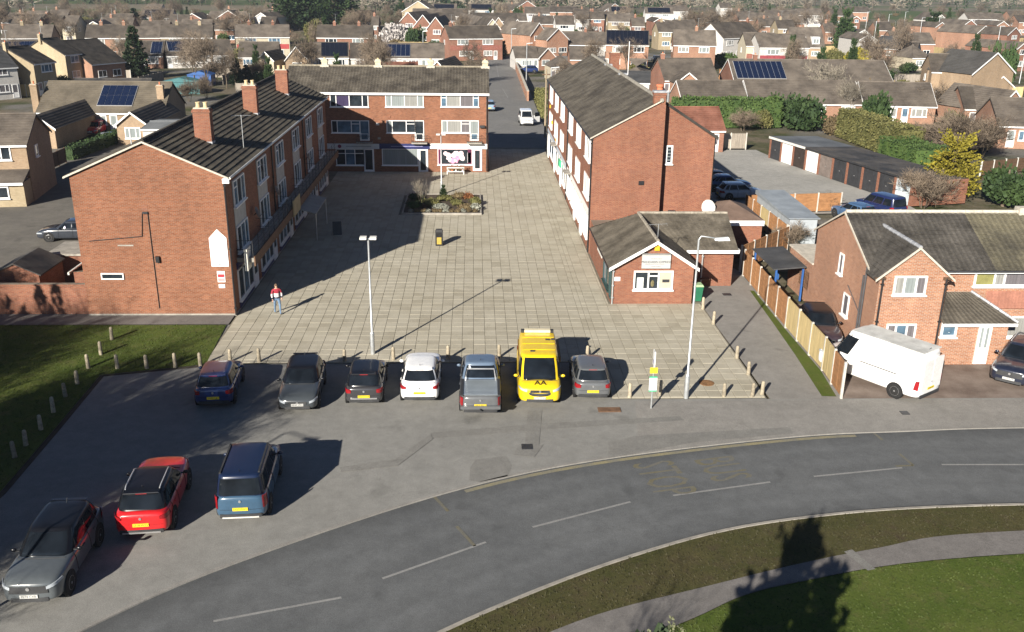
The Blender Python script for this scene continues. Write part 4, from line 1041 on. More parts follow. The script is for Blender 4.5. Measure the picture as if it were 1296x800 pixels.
# side wall fittings
window(hs, (0, 3.4+.4, 3.2), -PI/2, .55, 1.15, (1,), [G_CURT2], t=.08)
window(hs, (0, 2.6, 1.3), -PI/2, .75, 1.2, (1,), [G_CURT2], t=.08)
mb = MB().tube([(-.07,.15,.05),(-.07,.15,HE-.1)], .055, 8).tube([(-.07,.15,2.0),(-.07,2.2,3.0)], .025, 6).tube([(-.07,.42,.6),(-.07,.42,HE-.6)], .045, 7).tube([(-.07,.42,1.7),(-.07,.15,1.5)], .045, 6)
mb.build('soil_pipe', M('grey_pipe', (.07,.07,.075), .5), hs, 50)
# porch
qx0, qx1, qy = 3.36, 6.75, -1.5
MB().box(qx0, qx1, qy, .0, 0, 2.3).build('porch_wall', BRO, hs)
mb = MB(); roof_slope(mb, (qx0-.1,qy-.25,2.28), (qx1+.3,qy-.25,2.28), (qx0-.1,-.02,3.35), (qx1-1.4,-.02,3.35), .28, .03, .28, .03, .006)
roof_slope(mb, (qx1+.3,qy-.25,2.28), (qx1+.3,.0,2.28), (qx1-1.4,-.02,3.35), (qx1-1.38,-.01,3.35), .28, .03, .28, .0, .0)
stuff(mb.build('porch_roof_tiles', TILE_G, hs))
mb = MB(); ridge_line(mb, (qx1+.3,qy-.25,2.33), (qx1-1.4,-.02,3.4), .08); mb.build('hip_tiles', LEAD, hs, 50)
MB().box(qx0, qx1+.3, qy-.27, qy-.2, 2.12, 2.27).build('fascia', WHITE, hs)
Yp = HY0+qy
x, z, w, h = hwin(1189, 408.5, 1212, 426, Yp); window(hs, (x,qy,z), 0, w, h, (1,), [G_BLUE], t=.1)
x, z, w, h = hwin(1230, 411, 1258, 461, Yp); window(hs, (x,qy,.06), 0, w*.9, 2.05, (1,1), [G_PALE], name='front_door', t=.12, sill=False, door=.42)
# right hand part
x, z, w, h = hwin(1231, 338, 1340, 362, HY0); window(hs, (x,0,z), 0, w, h, (1,.5,1.4,1.2), [M('yellow_blind', (.22,.21,.08), .4), G_CURT, G_CURT2, G_CURT], t=.09)
mb = MB(); roof_slope(mb, (qx1-.6,-.14,1.95+.55), (wd,-.14,1.95+.55), (qx1-.6,-.02,3.4), (wd,-.02,3.4), .16, .02, .18, .006, .003); stuff(mb.build('tile_hanging', M('clay_tile_hanging', (.30,.135,.095), .9, .2, 1, 12), hs))
x, z, w, h = hwin(1268, 405, 1400, 428, HY0); window(hs, (x,0,max(.9,z)), 0, w, 1.15, (1,1,1), [G_CURT, G_BLUE, G_CURT2], t=.09)
MB().box(wd*.42, wd, -1.2, -1.05, 0, .9).build('garden_wall', BRO, hs)
MB().box(1.5, wd, -ov-.03, -ov+.03, HE-ov*k-.14, HE-ov*k-.02).build('fascia', WHITE, hs)
MB().tube([(px1+.3,-ov-.06,HE-ov*k-.03),(wd,-ov-.06,HE-ov*k-.03)], .055, 6).build('gutter', DARK, hs, 50)
MB().box(9.2, 9.9, dp/2-.25, dp/2+.3, HR-.2, HR+.3).build('ridge_flashing', MORT, hs)

# ================================================================== GARAGES
A0, A1 = Vector((31.95,100.6,0)), Vector((37.35,77.6,0))
ang = math.atan2(A1.y-A0.y, A1.x-A0.x); GL = (A1-A0).length
gr = thing('garage_row', 'row of ten flat-roofed lock-up garages with white and dark up-and-over doors', 'garages', A0, ang)
U = GL/10; dg = 5.6
MB().box(0, GL, .12, dg, 0, 2.15).build('wall', BR2, gr)
for a, b, m_ in ((0,3,FELT), (3,4.4,FELT_D), (4.4,10,FELT_D)):
    mb = MB().hull([(a*U-.05,-.12,2.2),(b*U-.02,-.12,2.2),(b*U-.02,dg+.15,2.02),(a*U-.05,dg+.15,2.02)], [(a*U-.05,-.12,2.34),(b*U-.02,-.12,2.34),(b*U-.02,dg+.15,2.16),(a*U-.05,dg+.15,2.16)])
    mb.build('roof', m_, gr)
MB().box(0, 3*U-.02, -.17, -.13, 2.1, 2.33).build('fascia', WHITE_D, gr); MB().box(3*U, GL, -.17, -.13, 2.14, 2.3).build('fascia', DARK, gr)
dm = [DARK, WHITE, M('door_brown_black', (.04,.03,.026), .5), WHITE, M('door_grey_brown', (.17,.14,.125), .6), DARK, DARK, DARK, DARK, M('door_pale_blue', (.50,.56,.60), .5)]
pr = MB().box(-.13, .13, -.02, .16, 0, 2.2).mesh('pier', BR2)
for i in range(11): inst('pier', pr, gr, (min(max(i*U, .14), GL-.14), 0, 0))
for i in range(10):
    mb = MB().box(i*U+.15, (i+1)*U-.15, .04, .13, .03, 2.12)
    for kx in range(1, 8): xx = i*U+.15+(U-.3)*kx/8; mb.box(xx-.012, xx+.012, .03, .05, .08, 2.05)
    d = mb.build('garage_door', dm[i], gr)
    MB().box((i+.5)*U-.06, (i+.5)*U+.06, -.0, .04, 1.0, 1.06).build('handle', ALU, d)
# ================================================================== VEHICLES
def paint(name, col, rough=.28, flake=.06): return M('paint_'+name, col, rough, flake, 6, 0, spec=.5, coat=.8)
AUTO_G = glass('car_glass', (.006,.008,.011), .02)
AUTO_G.node_tree.nodes['Principled BSDF'].inputs['Specular IOR Level'].default_value = .22
TYRE = M('tyre', (.018,.018,.018), .85, .2, 8)
RIM = M('alloy_rim', (.42,.42,.43), .35, .1, metal=.7)
ARCH = M('arch_black', (.012,.012,.013), .8, .1)
LAMP = M('headlamp', (.34,.37,.40), .08, .1, 6, 0, spec=.7)
TAIL = M('tail_lamp', (.24,.010,.014), .15, .2, 6, 0, spec=.6)
PLATE_W = M('plate_white', (.50,.50,.48), .45, .03, fine=0)
BUMP = M('bumper_plastic', (.035,.036,.038), .65, .2)
PLINK = M('plate_ink', (.03,.03,.03), .6)
# per type: L, W, H, belt, bonnet-nose height, y of screen base/top, roof rear, rear base, wheel base, wheel radius
SPEC = {
 'hatch':  dict(L=4.15,W=1.78,H=1.46,belt=.93,nose=.74,wb=.92,wt=.18,rt=-1.50,rb=-1.93,axle=1.28,rear=-1.28,r=.315,gnd=.20),
 'small':  dict(L=3.85,W=1.70,H=1.47,belt=.93,nose=.74,wb=.92,wt=.25,rt=-1.45,rb=-1.80,axle=1.18,rear=-1.25,r=.30,gnd=.20),
 'suv':    dict(L=4.32,W=1.83,H=1.60,belt=1.02,nose=.95,wb=.98,wt=.22,rt=-1.62,rb=-1.98,axle=1.32,rear=-1.30,r=.35,gnd=.24),
 'mpv':    dict(L=4.40,W=1.83,H=1.82,belt=1.07,nose=.86,wb=1.28,wt=.55,rt=-1.98,rb=-2.12,axle=1.36,rear=-1.36,r=.32,gnd=.22),
 'van':    dict(L=4.95,W=1.98,H=1.96,belt=1.10,nose=.92,wb=1.92,wt=1.02,rt=-2.36,rb=-2.43,axle=1.50,rear=-1.45,r=.34,gnd=.24),
 'bigvan': dict(L=5.55,W=2.00,H=2.42,belt=1.15,nose=1.00,wb=2.02,wt=1.25,rt=-2.68,rb=-2.74,axle=1.75,rear=-1.65,r=.35,gnd=.26),
 'pickup': dict(L=5.25,W=1.86,H=1.80,belt=1.06,nose=1.00,wb=1.18,wt=.55,rt=-.55,rb=-.80,axle=1.60,rear=-1.55,r=.38,gnd=.28),
 'saloon': dict(L=4.60,W=1.80,H=1.43,belt=.92,nose=.72,wb=.95,wt=.30,rt=-.85,rb=-1.55,axle=1.35,rear=-1.32,r=.32,gnd=.19),
}
def car(name, label, cat, kind, loc, rz, body, roofm=None, group=None, plate=('', ''), detail=True, rails=False, glassm=None, grille=True, btext=None, **over):
    s = dict(SPEC[kind]); s.update(over)
    L, W, H, bl, ns, g0 = s['L'], s['W'], s['H'], s['belt'], s['nose'], s['gnd']
    hw = W/2; hl = L/2; yf, yr = hl, -hl; wb, wt, rt, rbk = s['wb'], s['wt'], s['rt'], s['rb']
    gm = glassm or AUTO_G; boxy = kind in ('van','bigvan'); tall = boxy or kind == 'mpv'
    root = thing(name, label, cat, loc, rz, group)
    # ---- lower body: lofted sections, rounded in plan and in profile
    def plan(y):
        t = min(.9999, abs(y)/hl); m = (6.0 if y > 0 else 9.0) if not boxy else (7.0 if y > 0 else 14.0)
        return max(.30, (1-t**m)**(1/m))
    def topz(y):
        if y > wb-.1:
            u = min(1, max(0, (y-wb+.1)/(yf-wb+.1))); z = bl-(bl-ns)*u**1.6
            e = max(0, (u-.72)/.28); return z-e*e*(ns-g0)*(.30 if kind in ('hatch','small','saloon') else .14)
        if kind == 'saloon' and y < rbk+.1: return bl-.01
        e = max(0, (-y-(hl-.14))/.14); return bl-e*e*.10
    ys = [-1,-.985,-.955,-.90,-.78,-.6,-.4,-.15,.1,.3,.48,.62,.74,.83,.90,.95,.98,1]
    secs = []
    for f in ys:
        y = f*hl; w = hw*plan(y); t = topz(y); e = abs(f); z0 = g0+max(0,(e-.86)/.14)**2*.10
        hgt = t-z0
        tuck = .90-.05*max(0,(e-.8)/.2)
        secs.append([(w*.80, y, z0), (w*.955, y, z0+.035), (w*.995, y, z0+hgt*.22), (w, y, z0+hgt*.46), (w*.99, y, z0+hgt*.66), (w*.965, y, z0+hgt*.86), (w*tuck, y, z0+hgt*.975), (w*.70, y, t+.010), (w*.36, y, t+.028), (0, y, t+.034)])
    mb = MB()
    for sc in secs: mb.v += sc + [(-p[0], p[1], p[2]) for p in sc[-2::-1]]
    m_ = 19
    for i in range(len(secs)-1):
        for j in range(m_-1): q = i*m_+j; mb.f.append((q, q+m_, q+m_+1, q+1))
        q = i*m_; mb.f.append((q+m_-1, q+2*m_-1, q+m_, q))
    mb.f.append(tuple(range(m_-1, -1, -1))); q = (len(secs)-1)*m_; mb.f.append(tuple(range(q, q+m_)))
    b = mb.build('body', body, root, 70); fixn(b.data)
    if detail: sm = b.modifiers.new('smooth', 'SUBSURF'); sm.levels = 1; sm.render_levels = 1
    # ---- cabin: super-ellipse rings from the belt line to the roof
    bw = hw*(.925 if not boxy else .95); tw = hw*(.735 if not tall else (.80 if kind == 'mpv' else .84))
    zb, zt = bl-.02, H-.055; NE = 5.0 if not tall else (7.0 if kind != 'bigvan' else 5.5)
    def ring(v):
        c = v+.10*v*(1-v)                        # sides bow outwards a little
        w = bw+(tw-bw)*(v**1.5 if not boxy else v**2.2); y0 = wb+(wt-wb)*c; y1 = rbk+(rt-rbk)*(v**1.35); return w, (y0+y1)/2, (y0-y1)/2, zb+(zt-zb)*v
    def se(u): return (max(0, 1-abs(u)**NE))**(1/NE)
    NR = 28
    def ringpts(w, yc, h_, z):
        o = []
        for k in range(NR):
            t = 2*PI*k/NR; c, s_ = math.cos(t), math.sin(t)
            o.append((w*math.copysign(abs(c)**(2/NE), c), yc+h_*math.copysign(abs(s_)**(2/NE), s_), z))
        return o
    mb = MB(); R_ = [ringpts(*ring(v)) for v in (0,.25,.5,.75,.93)]
    w, yc, h_, z = ring(1.0)
    for kx, ky, dz in ((.985,.985,.004),(.93,.95,.024),(.80,.86,.040),(.5,.6,.052),(.15,.2,.056)): R_.append(ringpts(w*kx, yc, h_*ky, zt+dz))
    for r_ in R_: mb.v += r_
    for i in range(len(R_)-1):
        for j in range(NR): mb.f.append((i*NR+j, i*NR+(j+1)%NR, (i+1)*NR+(j+1)%NR, (i+1)*NR+j))
    q = (len(R_)-1)*NR; mb.f.append(tuple(range(q, q+NR)))
    cb = mb.build('cabin', roofm or body, root, 60); fixn(cb.data)
    # ---- glazing follows the cabin surface, 1 cm proud
    def spt(face, u, v, off=.010):
        w, yc, h_, z = ring(v); w += off; h_ += off
        if face == 'f': x = u*w; return Vector((x, yc+h_*se(u), z))
        if face == 'b': x = u*w; return Vector((x, yc-h_*se(u), z))
        return Vector(((w if face == 'r' else -w)*se(u), yc+h_*u, z))
    def pane(face, u0, u1, v0, v1, nm, nu=6, nv=3, mat=None):
        mb = MB()
        for off in (.010, -.02):
            for j in range(nv+1):
                for i in range(nu+1): mb.v.append(tuple(spt(face, u0+(u1-u0)*i/nu, v0+(v1-v0)*j/nv, off)))
        n1 = (nu+1)*(nv+1)
        for j in range(nv):
            for i in range(nu): a = j*(nu+1)+i; mb.f.append((a, a+1, a+nu+2, a+nu+1))
        edge = [j for j in range(nu+1)]+[(j+1)*(nu+1)+nu for j in range(nv)]+[nv*(nu+1)+nu-1-j for j in range(nu)]+[(nv-1-j)*(nu+1) for j in range(nv)]
        for i in range(len(edge)-1): mb.f.append((edge[i], edge[i+1], edge[i+1]+n1, edge[i]+n1))
        o = mb.build(nm, mat or gm, root, 50); fixn(o.data); return o
    if boxy: ws = [(.60,.93)]
    elif kind == 'pickup': ws = [(.06,.80),(-.74,-.0)]
    elif kind == 'mpv': ws = [(.34,.86),(-.26,.28),(-.84,-.34)]
    else: ws = [(.08,.80),(-.52,.02),(-.80,-.58)]
    for fc in ('l','r'):
        for a, c in ws: pane(fc, a, c, .10, .84, 'side_window', 4, 2)
    pane('f', -.93, .93, .03, .93, 'windscreen', 10, 4)
    if boxy:
        if kind == 'van':
            for a, c in ((-.80,-.06),(.06,.80)): pane('b', a, c, .30, .82, 'rear_window', 3, 2)
    else: pane('b', -.84, .84, .16 if kind != 'mpv' else .06, .88, 'rear_window', 10, 3)
    # ---- wheels
    r = s['r']
    for y in (s['axle'], s['rear']):
        hwy = hw*plan(y)
        for sg in (-1, 1):
            MB().lathe([(r+.06,-.1),(r+.06,.0)], 22, (0,0,0), 'x').build('wheel_arch', ARCH, root, 40, (sg*(hwy+.004), y, r+.01)).scale.x = sg*1.0
            wl = MB().lathe([(r*.62,-.2),(r*.93,-.2),(r,-.16),(r,-.04),(r*.95,.0),(r*.68,.012)], 22, (0,0,0), 'x').build('wheel', TYRE, root, 40, (sg*(hwy+.006), y, r)); wl.scale.x = sg
            mb = MB().lathe([(r*.68,-.08),(r*.68,.008),(r*.62,.014),(r*.60,-.03)], 18, axis='x')
            for q in range(5 if detail else 0):
                a = 2*PI*q/5; c0, s0 = math.cos(a), math.sin(a); px, pz = -s0*.035, c0*.035
                mb.hull([(-.01,px,pz),(-.01,-px,-pz),(-.01,c0*r*.64-px,s0*r*.64-pz),(-.01,c0*r*.64+px,s0*r*.64+pz)], [(.012,px,pz),(.012,-px,-pz),(.004,c0*r*.64-px,s0*r*.64-pz),(.004,c0*r*.64+px,s0*r*.64+pz)])
            mb.lathe([(r*.12,-.02),(r*.12,.02)], 8, axis='x')
            mb.build('rim', RIM, wl)
    if not detail: return root
    # ---- lamps wrap round the body: points on the body plan curve
    def bpt(x, z, end, off=.012):
        lo, hi = 0.0, hl                          # find y on the plan curve where the half width is |x|
        for _ in range(30):
            mid = (lo+hi)/2
            if hw*plan(end*mid) > abs(x): lo = mid
            else: hi = mid
        return Vector((x, end*(lo+off), z))
    def wrap(x0, x1, z0a, z1a, z0b, z1b, end, nm, mat, n=4):
        mb = MB()
        for off in (.012, -.05):
            for i in range(n+1):
                f = i/n; x = x0+(x1-x0)*f; za, zz = z0a+(z0b-z0a)*f, z1a+(z1b-z1a)*f
                mb.v += [tuple(bpt(x, za, end, off)), tuple(bpt(x*.985, zz, end, off-.02 if end > 0 else off))]
        k = 2*(n+1)
        for i in range(n): a = 2*i; mb.f += [(a,a+2,a+3,a+1),(a+k,a+k+1,a+k+3,a+k+2),(a,a+k,a+k+2,a+2),(a+1,a+3,a+k+3,a+k+1)]
        mb.f += [(0,1,k+1,k),(2*n,2*n+k,2*n+k+1,2*n+1)]
        o = mb.build(nm, mat, root, 40); fixn(o.data); return o
    zf = topz(yf*.93)
    for sg in (-1, 1):
        wrap(sg*hw*.58, sg*hw*.955, zf-.21, zf-.12, zf-.13, zf-.04, 1, 'headlamp', LAMP)
        if tall: wrap(sg*hw*(.84 if kind != 'bigvan' else .92), sg*hw*.975, bl-.46, bl+.0, bl-.44, bl-.02, -1, 'tail_lamp', TAIL)
        elif kind == 'pickup': wrap(sg*hw*.82, sg*hw*.97, bl-.44, bl-.06, bl-.42, bl-.08, -1, 'tail_lamp', TAIL)
        elif kind == 'suv': wrap(sg*hw*.68, sg*hw*.985, bl-.21, bl-.11, bl-.25, bl-.03, -1, 'tail_lamp', TAIL)
        else: wrap(sg*hw*.66, sg*hw*.98, bl-.23, bl-.08, bl-.27, bl-.06, -1, 'tail_lamp', TAIL)
        mb = MB().blob((0,0,0), (.10,.055,.07), 10, 6)
        mb.build('mirror', roofm or body, root, 60, (sg*(hw+.075), wb-.42, bl+.06))
        MB().box(-.09,.09,-.02,.02,-.02,.02).build('mirror_arm', BUMP, root, None, (sg*(hw-.01), wb-.42, bl+.02))
    wrap(-hw*.60, hw*.60, g0+.06, g0+.19, g0+.06, g0+.19, 1, 'front_valance', BUMP, 8)
    if grille:
        gk = (.62,.34,.11) if kind == 'suv' else (.44,.25,.13)
        wrap(-hw*gk[0], hw*gk[0], zf-gk[1], zf-gk[2], zf-gk[1], zf-gk[2], 1, 'grille', BUMP, 6)
        MB().lathe([(.055,0),(.055,.016)], 14, (0, yf+.008, zf-.185), 'y').build('badge', ALU, root, 40)
    wrap(-hw*.78, hw*.78, g0+.05, g0+.19, g0+.05, g0+.19, -1, 'rear_valance', BUMP, 8)
    MB().lathe([(.045,-.018),(.045,0)], 14, (0, yr-.004, bl-.17), 'y').build('badge', ALU, root, 40)
    pf = MB().box(-.26, .26, yf+.004, yf+.026, g0+.20, g0+.31).build('number_plate', PLATE_W, root)
    pr_z = bl-.46 if not tall else bl-.52
    pr_ = MB().box(-.26, .26, yr-.028, yr+.004, pr_z, pr_z+.11).build('number_plate', YELLOWM, root)
    if plate[0]: o = inst('lettering', text_mesh(plate[0], .105, PLINK, .001), pf, (0, yf+.028, g0+.255)); o.rotation_euler = (PI/2, 0, PI)
    if plate[1]: o = inst('lettering', text_mesh(plate[1], .105, PLINK, .001), pr_, (0, yr-.030, pr_z+.055)); o.rotation_euler = (PI/2, 0, 0)
    # shut lines run over the body sections
    def secline(y, r0=.12, r1=.97):
        w = hw*plan(y); t = topz(y); e = abs(y)/hl; z0 = g0+max(0,(e-.86)/.14)**2*.10; hgt = t-z0
        prof = [(.955,.04),(.995,.22),(1.0,.46),(.99,.66),(.965,.86),(.91,.965)]
        return [(w*f+.001, y, z0+hgt*q_) for f, q_ in prof if r0 <= q_ <= r1]
    for sg in (-1, 1):
        for y in ((wb-.30, (wb+rbk)/2-.02, rbk+.62) if not boxy else (wb-.42, wb-1.40)):
            MB().tube([(sg*p_[0], p_[1], p_[2]) for p_ in secline(y)], .011, 4, False).build('shut_line', ARCH, root)
    MB().tube([(x*hw*.9, wb-.04+.10*(1-abs(x)**2), topz(wb)+.034-.05*abs(x)**3) for x in (-.85,-.5,0,.5,.85)], .012, 4, False).build('scuttle', BUMP, root)
    if not boxy: MB().tube([(x*hw*.86, yr-.006+.05*abs(x)**4, g0+.36) for x in (-.9,-.5,0,.5,.9)], .006, 4, False).build('shut_line', ARCH, root)
    if btext:
        txt, size, mt_ = btext; yb = wb+(yf-wb)*.42; tl = math.atan2(topz(yb+.05)-topz(yb-.05), .1)
        o = inst('lettering', text_mesh(txt, size, mt_, .012), root, (-.02, yb, topz(yb)+.046)); o.rotation_euler = (tl, 0, PI); o.rotation_euler.x = -tl
    # door handles
    for sg in (-1, 1):
        for y in ((wb-1.0, wb-1.95) if not boxy else (wb-1.0,)):
            MB().box(-.014,.014,-.09,.09,-.018,.018).build('door_handle', body if kind not in ('bigvan',) else BUMP, root, None, (sg*(hw*.985+.012), y, bl-.17))
    MB().tube([(0,rt+.28,H-.02),(0,rt+.16,H+.11)], .012, 5).build('aerial', BUMP, root)
    if kind in ('hatch','suv','small'):
        w, yc, h_, z = ring(.95); MB().box(-.18, .18, yc-h_-.035, yc-h_+.06, z-.01, z+.022).build('brake_lamp', TAIL, root)
        mb = MB().hull([(-w*.86,yc-h_-.06,z+.03),(w*.86,yc-h_-.06,z+.03),(w*.86,yc-h_+.12,z+.05),(-w*.86,yc-h_+.12,z+.05)],[(-w*.82,yc-h_-.05,z+.055),(w*.82,yc-h_-.05,z+.055),(w*.82,yc-h_+.14,z+.075),(-w*.82,yc-h_+.14,z+.075)]); mb.build('spoiler', roofm or body, root)
    if rails:
        for sg in (-1, 1): MB().tube([(sg*tw*.83,wt-.2,H-.02),(sg*tw*.85,wt-.35,H+.035),(sg*tw*.85,rt+.35,H+.035),(sg*tw*.83,rt+.18,H-.02)], .02, 6).build('roof_rail', RAILM, root, 50)
    return root
RAILM = M('satin_rail', (.70,.70,.70), .35, .05, metal=.5)
P_GREY = paint('graphite', (.045,.052,.058)); P_LGREY = paint('steel_grey', (.085,.096,.103)); P_BLACK = M('paint_black', (.006,.0065,.009), .3, .06, 6, 0, spec=.35, coat=.25)
P_RED = paint('red', (.52,.015,.018)); P_BLUE = paint('mid_blue', (.036,.078,.13)); P_NAVY = paint('navy', (.012,.028,.11)); P_DNAVY = paint('dark_navy', (.014,.018,.034))
P_WHITE = paint('white', (.78,.78,.77), .35); P_YEL = paint('yellow', (.72,.50,.01), .35); P_SILV = paint('silver', (.42,.43,.44), .3); P_DARKC = paint('dark_char', (.035,.035,.038))
P_MGREY = paint('mid_grey', (.10,.105,.11))
GR = 'cars parked in the forecourt'
def place(fx, fy, half, facing):       # ground pixel of the near bumper, half length, +1 front towards camera / -1 rear towards camera
    q = G(fx, fy); return q
# facing: heading angle of local +Y;  0 = nose away from the camera, PI = nose to the camera
def park(pxl, kind, heading, near='rear', **kw):
    """near bumper centre at ground pixel, heading = direction of the nose"""
    q = G(*pxl); Lh = SPEC[kind]['L']/2; d = Vector((-math.sin(heading), math.cos(heading), 0))
    c = q + d*Lh*(1 if near == 'rear' else -1); return (c.x, c.y, 0.012)
c = car('parked_car', 'grey compact SUV with black roof, nose towards the road, half in tree shade', 'car', 'suv', park((40,773),'suv',PI+.04,'front'), PI+.04, P_LGREY, P_BLACK, GR, ('FE74 CXB',''))
c = car('parked_car', 'bright red hatchback with black roof and silver roof rails', 'car', 'suv', park((181,685),'suv',.09), .09, P_RED, P_BLACK, GR, ('','GF18 WXV'), rails=True)
MB().box(-.62,.62,-2.19,-2.12,.30,.35).build('chrome_strip', ALU, c)
c = car('parked_car', 'mid blue estate van with tall tailgate and roof coloured navy as if reflecting the dark sky', 'car', 'mpv', park((306,664),'mpv',.06), .06, P_BLUE, M('paint_navy_roof', (.008,.016,.045), .3, .06, 6, 0, spec=.4, coat=.3), GR, ('','SX67 PWU'), rails=False)  # dark sky reflection on the roof is put into its navy colour
for sg in (-1,1): MB().box(sg*.66-.03, sg*.66+.03, -1.8, .35, 1.79, 1.84).build('roof_rail', BUMP, c)
MB().box(-.62,.62,-2.24,-2.2,.27,.31).build('sill_strip', WHITE_D, c)
c = car('parked_car', 'dark blue small hatchback on the shaded side beside the lawn', 'car', 'small', park((271,518),'small',.08), .08, P_NAVY, None, GR, ('','FN06 LJE'))
c = car('parked_car', 'dark grey hatchback reversed in with its white plate facing the road', 'car', 'hatch', park((377,525),'hatch',PI+.05,'front'), PI+.05, P_GREY, P_BLACK, GR, ('AK67 VRN',''))
c = car('parked_car', 'black small hatchback with silver strip above its rear bumper', 'car', 'small', park((461,516),'small',.03), .03, P_DARKC, P_BLACK, GR, ('','WO15 EYR'))
MB().box(-.58,.58,-1.955,-1.9,.40,.45).build('chrome_strip', ALU, c)
c = car('parked_car', 'white compact crossover with black rear screen and swept red lamps', 'car', 'suv', park((531,515),'suv',.0), .0, P_WHITE, None, GR, ('','GM63 XEA'), L=4.13, W=1.77, H=1.57, rt=-1.42, rb=-1.85)
# pickup with covered bed
c = car('pickup_truck', 'grey double cab pickup with silver roller cover over its bed', 'pickup truck', 'pickup', park((608,531),'pickup',-.01), -.01, P_MGREY, paint('blue_grey', (.10,.14,.20)), GR, ('','YP19 BKU'))
mb = MB().box(-.78,.78,-2.50,-.86,1.075,1.10)
for i in range(12): mb.box(-.77,.77,-2.46+i*.133,-2.46+i*.133+.012,1.1,1.107)
mb.build('bed_cover', M('roller_cover', (.34,.38,.41), .35, .06, metal=.6), c)
for sg in (-1,1): MB().box(sg*.80-.06, sg*.80+.06, -2.56, -.84, 1.06, 1.13).build('bed_rail', BUMP, c)
MB().box(-.86,.86,-2.74,-2.6,.52,.66).build('rear_bumper', P_MGREY, c); MB().tube([(0,-2.6,.5),(0,-2.82,.5),(0,-2.82,.58)], .03, 6).build('tow_bar', DARK, c)
MB().tube([(-.68,-.95,1.1),(-.6,-.86,1.62),(.6,-.86,1.62),(.68,-.95,1.1)], .035, 6).build('roll_bar', M('satin_bar', (.62,.62,.62), .3, metal=.6), c, 50)
# yellow patrol van
c = car('patrol_van', 'yellow AA breakdown van with black windscreen facing the road', 'van', 'van', park((683,517),'van',PI-.03,'front'), PI-.03, P_YEL, None, GR, ('LF72 WHO',''), btext=('AA', .40, M('van_black', (.012,.012,.012), .5)))
MB().box(-.62,.62,-2.05,-1.8,1.97,2.09).build('light_bar', M('bar_pale', (.70,.62,.42), .4, .1), c)
for sg in (-1,1): MB().box(sg*.7-.08, sg*.7+.08, -2.03,-1.82,1.95,2.08).build('light_bar_end', BUMP, c)
mb = MB()
for y in (-1.2, -.4, .35): mb.box(-.76,.76,y-.01,y+.01,1.955,1.978)
mb.build('roof_rib', M('paint_yellow_rib', (.62,.42,.01), .4), c)
for x, y in ((-.45,-.9),(-.72,-.95),(.3,.55)): MB().box(x-.1,x+.1,y-.06,y+.06,1.95,1.995).build('roof_vent', BUMP, c)
mb = MB()
for k_ in range(12):
    a_ = PI*2*k_/12; mb.v.append((math.cos(a_)*.62, 2.40-.10*abs(math.cos(a_))**3, .70+math.sin(a_)*.13))
for k_ in range(12):
    a_ = PI*2*k_/12; mb.v.append((math.cos(a_)*.60, 2.525-.12*abs(math.cos(a_))**3, .70+math.sin(a_)*.12))
mb.f = [tuple(range(12,24))]+[(i,(i+1)%12,(i+1)%12+12,i+12) for i in range(12)]
o = mb.build('front_grille', BUMP, c); fixn(o.data)
for sg in (-1,1):
    MB().box(sg*.9-.12, sg*.9+.035, -1.9, .3, 1.32, 1.6).build('side_stripe', M('van_brown_decal', (.16,.09,.02), .5, .2, 5), c)
c = car('parked_car', 'mid grey hatchback at the end of the row by the bus stop', 'car', 'small', park((750,509),'small',-.03), -.03, P_MGREY, None, GR, ('','YC12 HPN'), L=3.9, W=1.68)
# right drive
q0, q1 = G(1152,507), G(1060,440)
hd = math.atan2(-(q1.x-q0.x), (q1.y-q0.y))
cc = G(1141, 500); hd = 1.12
cx, cy = cc.x-1.65, cc.y+1.55
c = car('panel_van', 'long white high-roof panel van with wheel-arch dirt parked on the drive', 'van', 'bigvan', (19.2, 40.7, .012), .60, P_WHITE, None, None, ('','YS58 KFD'), grille=True)
for a, b in ((-.80,-.015),(.015,.80)): MB().box(a*.96, b*.96, -2.786, -2.70, .62, 2.1).build('rear_door', P_WHITE, c)
MB().box(-1.015,-.98,-1.6,.3,1.16,1.19).build('slide_rail', DARK, c)
MB().box(-.75,.75,-2.6,1.0,2.405,2.44).build('roof_panel', M('dirty_van_roof', (.55,.56,.54), .6, .2, 1.2), c)
c = car('parked_car', 'very dark blue estate SUV parked nose out on the block paved drive', 'car', 'suv', (26.75, 41.55, .012), PI-.72, P_DNAVY, None, None, ('LV05 KTR',''), L=4.75, W=1.88, rails=True)
c = car('parked_car', 'dark purple-black hatchback wedged between the fence and the brick house', 'car', 'hatch', (18.55, 46.7, .012), PI-.12, paint('aubergine', (.03,.022,.03)), P_BLACK, None)
# rear yard on the left
c = car('parked_car', 'dark silver saloon gleaming in the shaded yard behind the brick block', 'car', 'saloon', (-28.7, 66.6, .012), PI/2+.04, paint('gun_metal', (.03,.035,.045), .18), None, None)
# side street
c = car('parked_van', 'small white van with a door open in the side street', 'van', 'mpv', (6.9, 124.4, .012), PI+.03, P_WHITE, None, None)
o = MB().hull([(-.02,-.5,.35),(.02,-.5,.35),(.02,.5,.35),(-.02,.5,.35)],[(-.02,-.5,1.1),(.02,-.5,1.1),(.02,.5,1.05),(-.02,.5,1.05)]).build('open_door', P_WHITE, c, loc=(-1.35,.75,0), rz=-.9)
MB().box(-.03,.03,-.45,.35,1.1,1.6).build('door_glass', AUTO_G, o)
c = car('parked_car', 'pale blue estate car parked behind the middle block by the street', 'car', 'hatch', (2.2, 138, .012), .05, paint('ice_blue', (.22,.32,.42)), None, None)
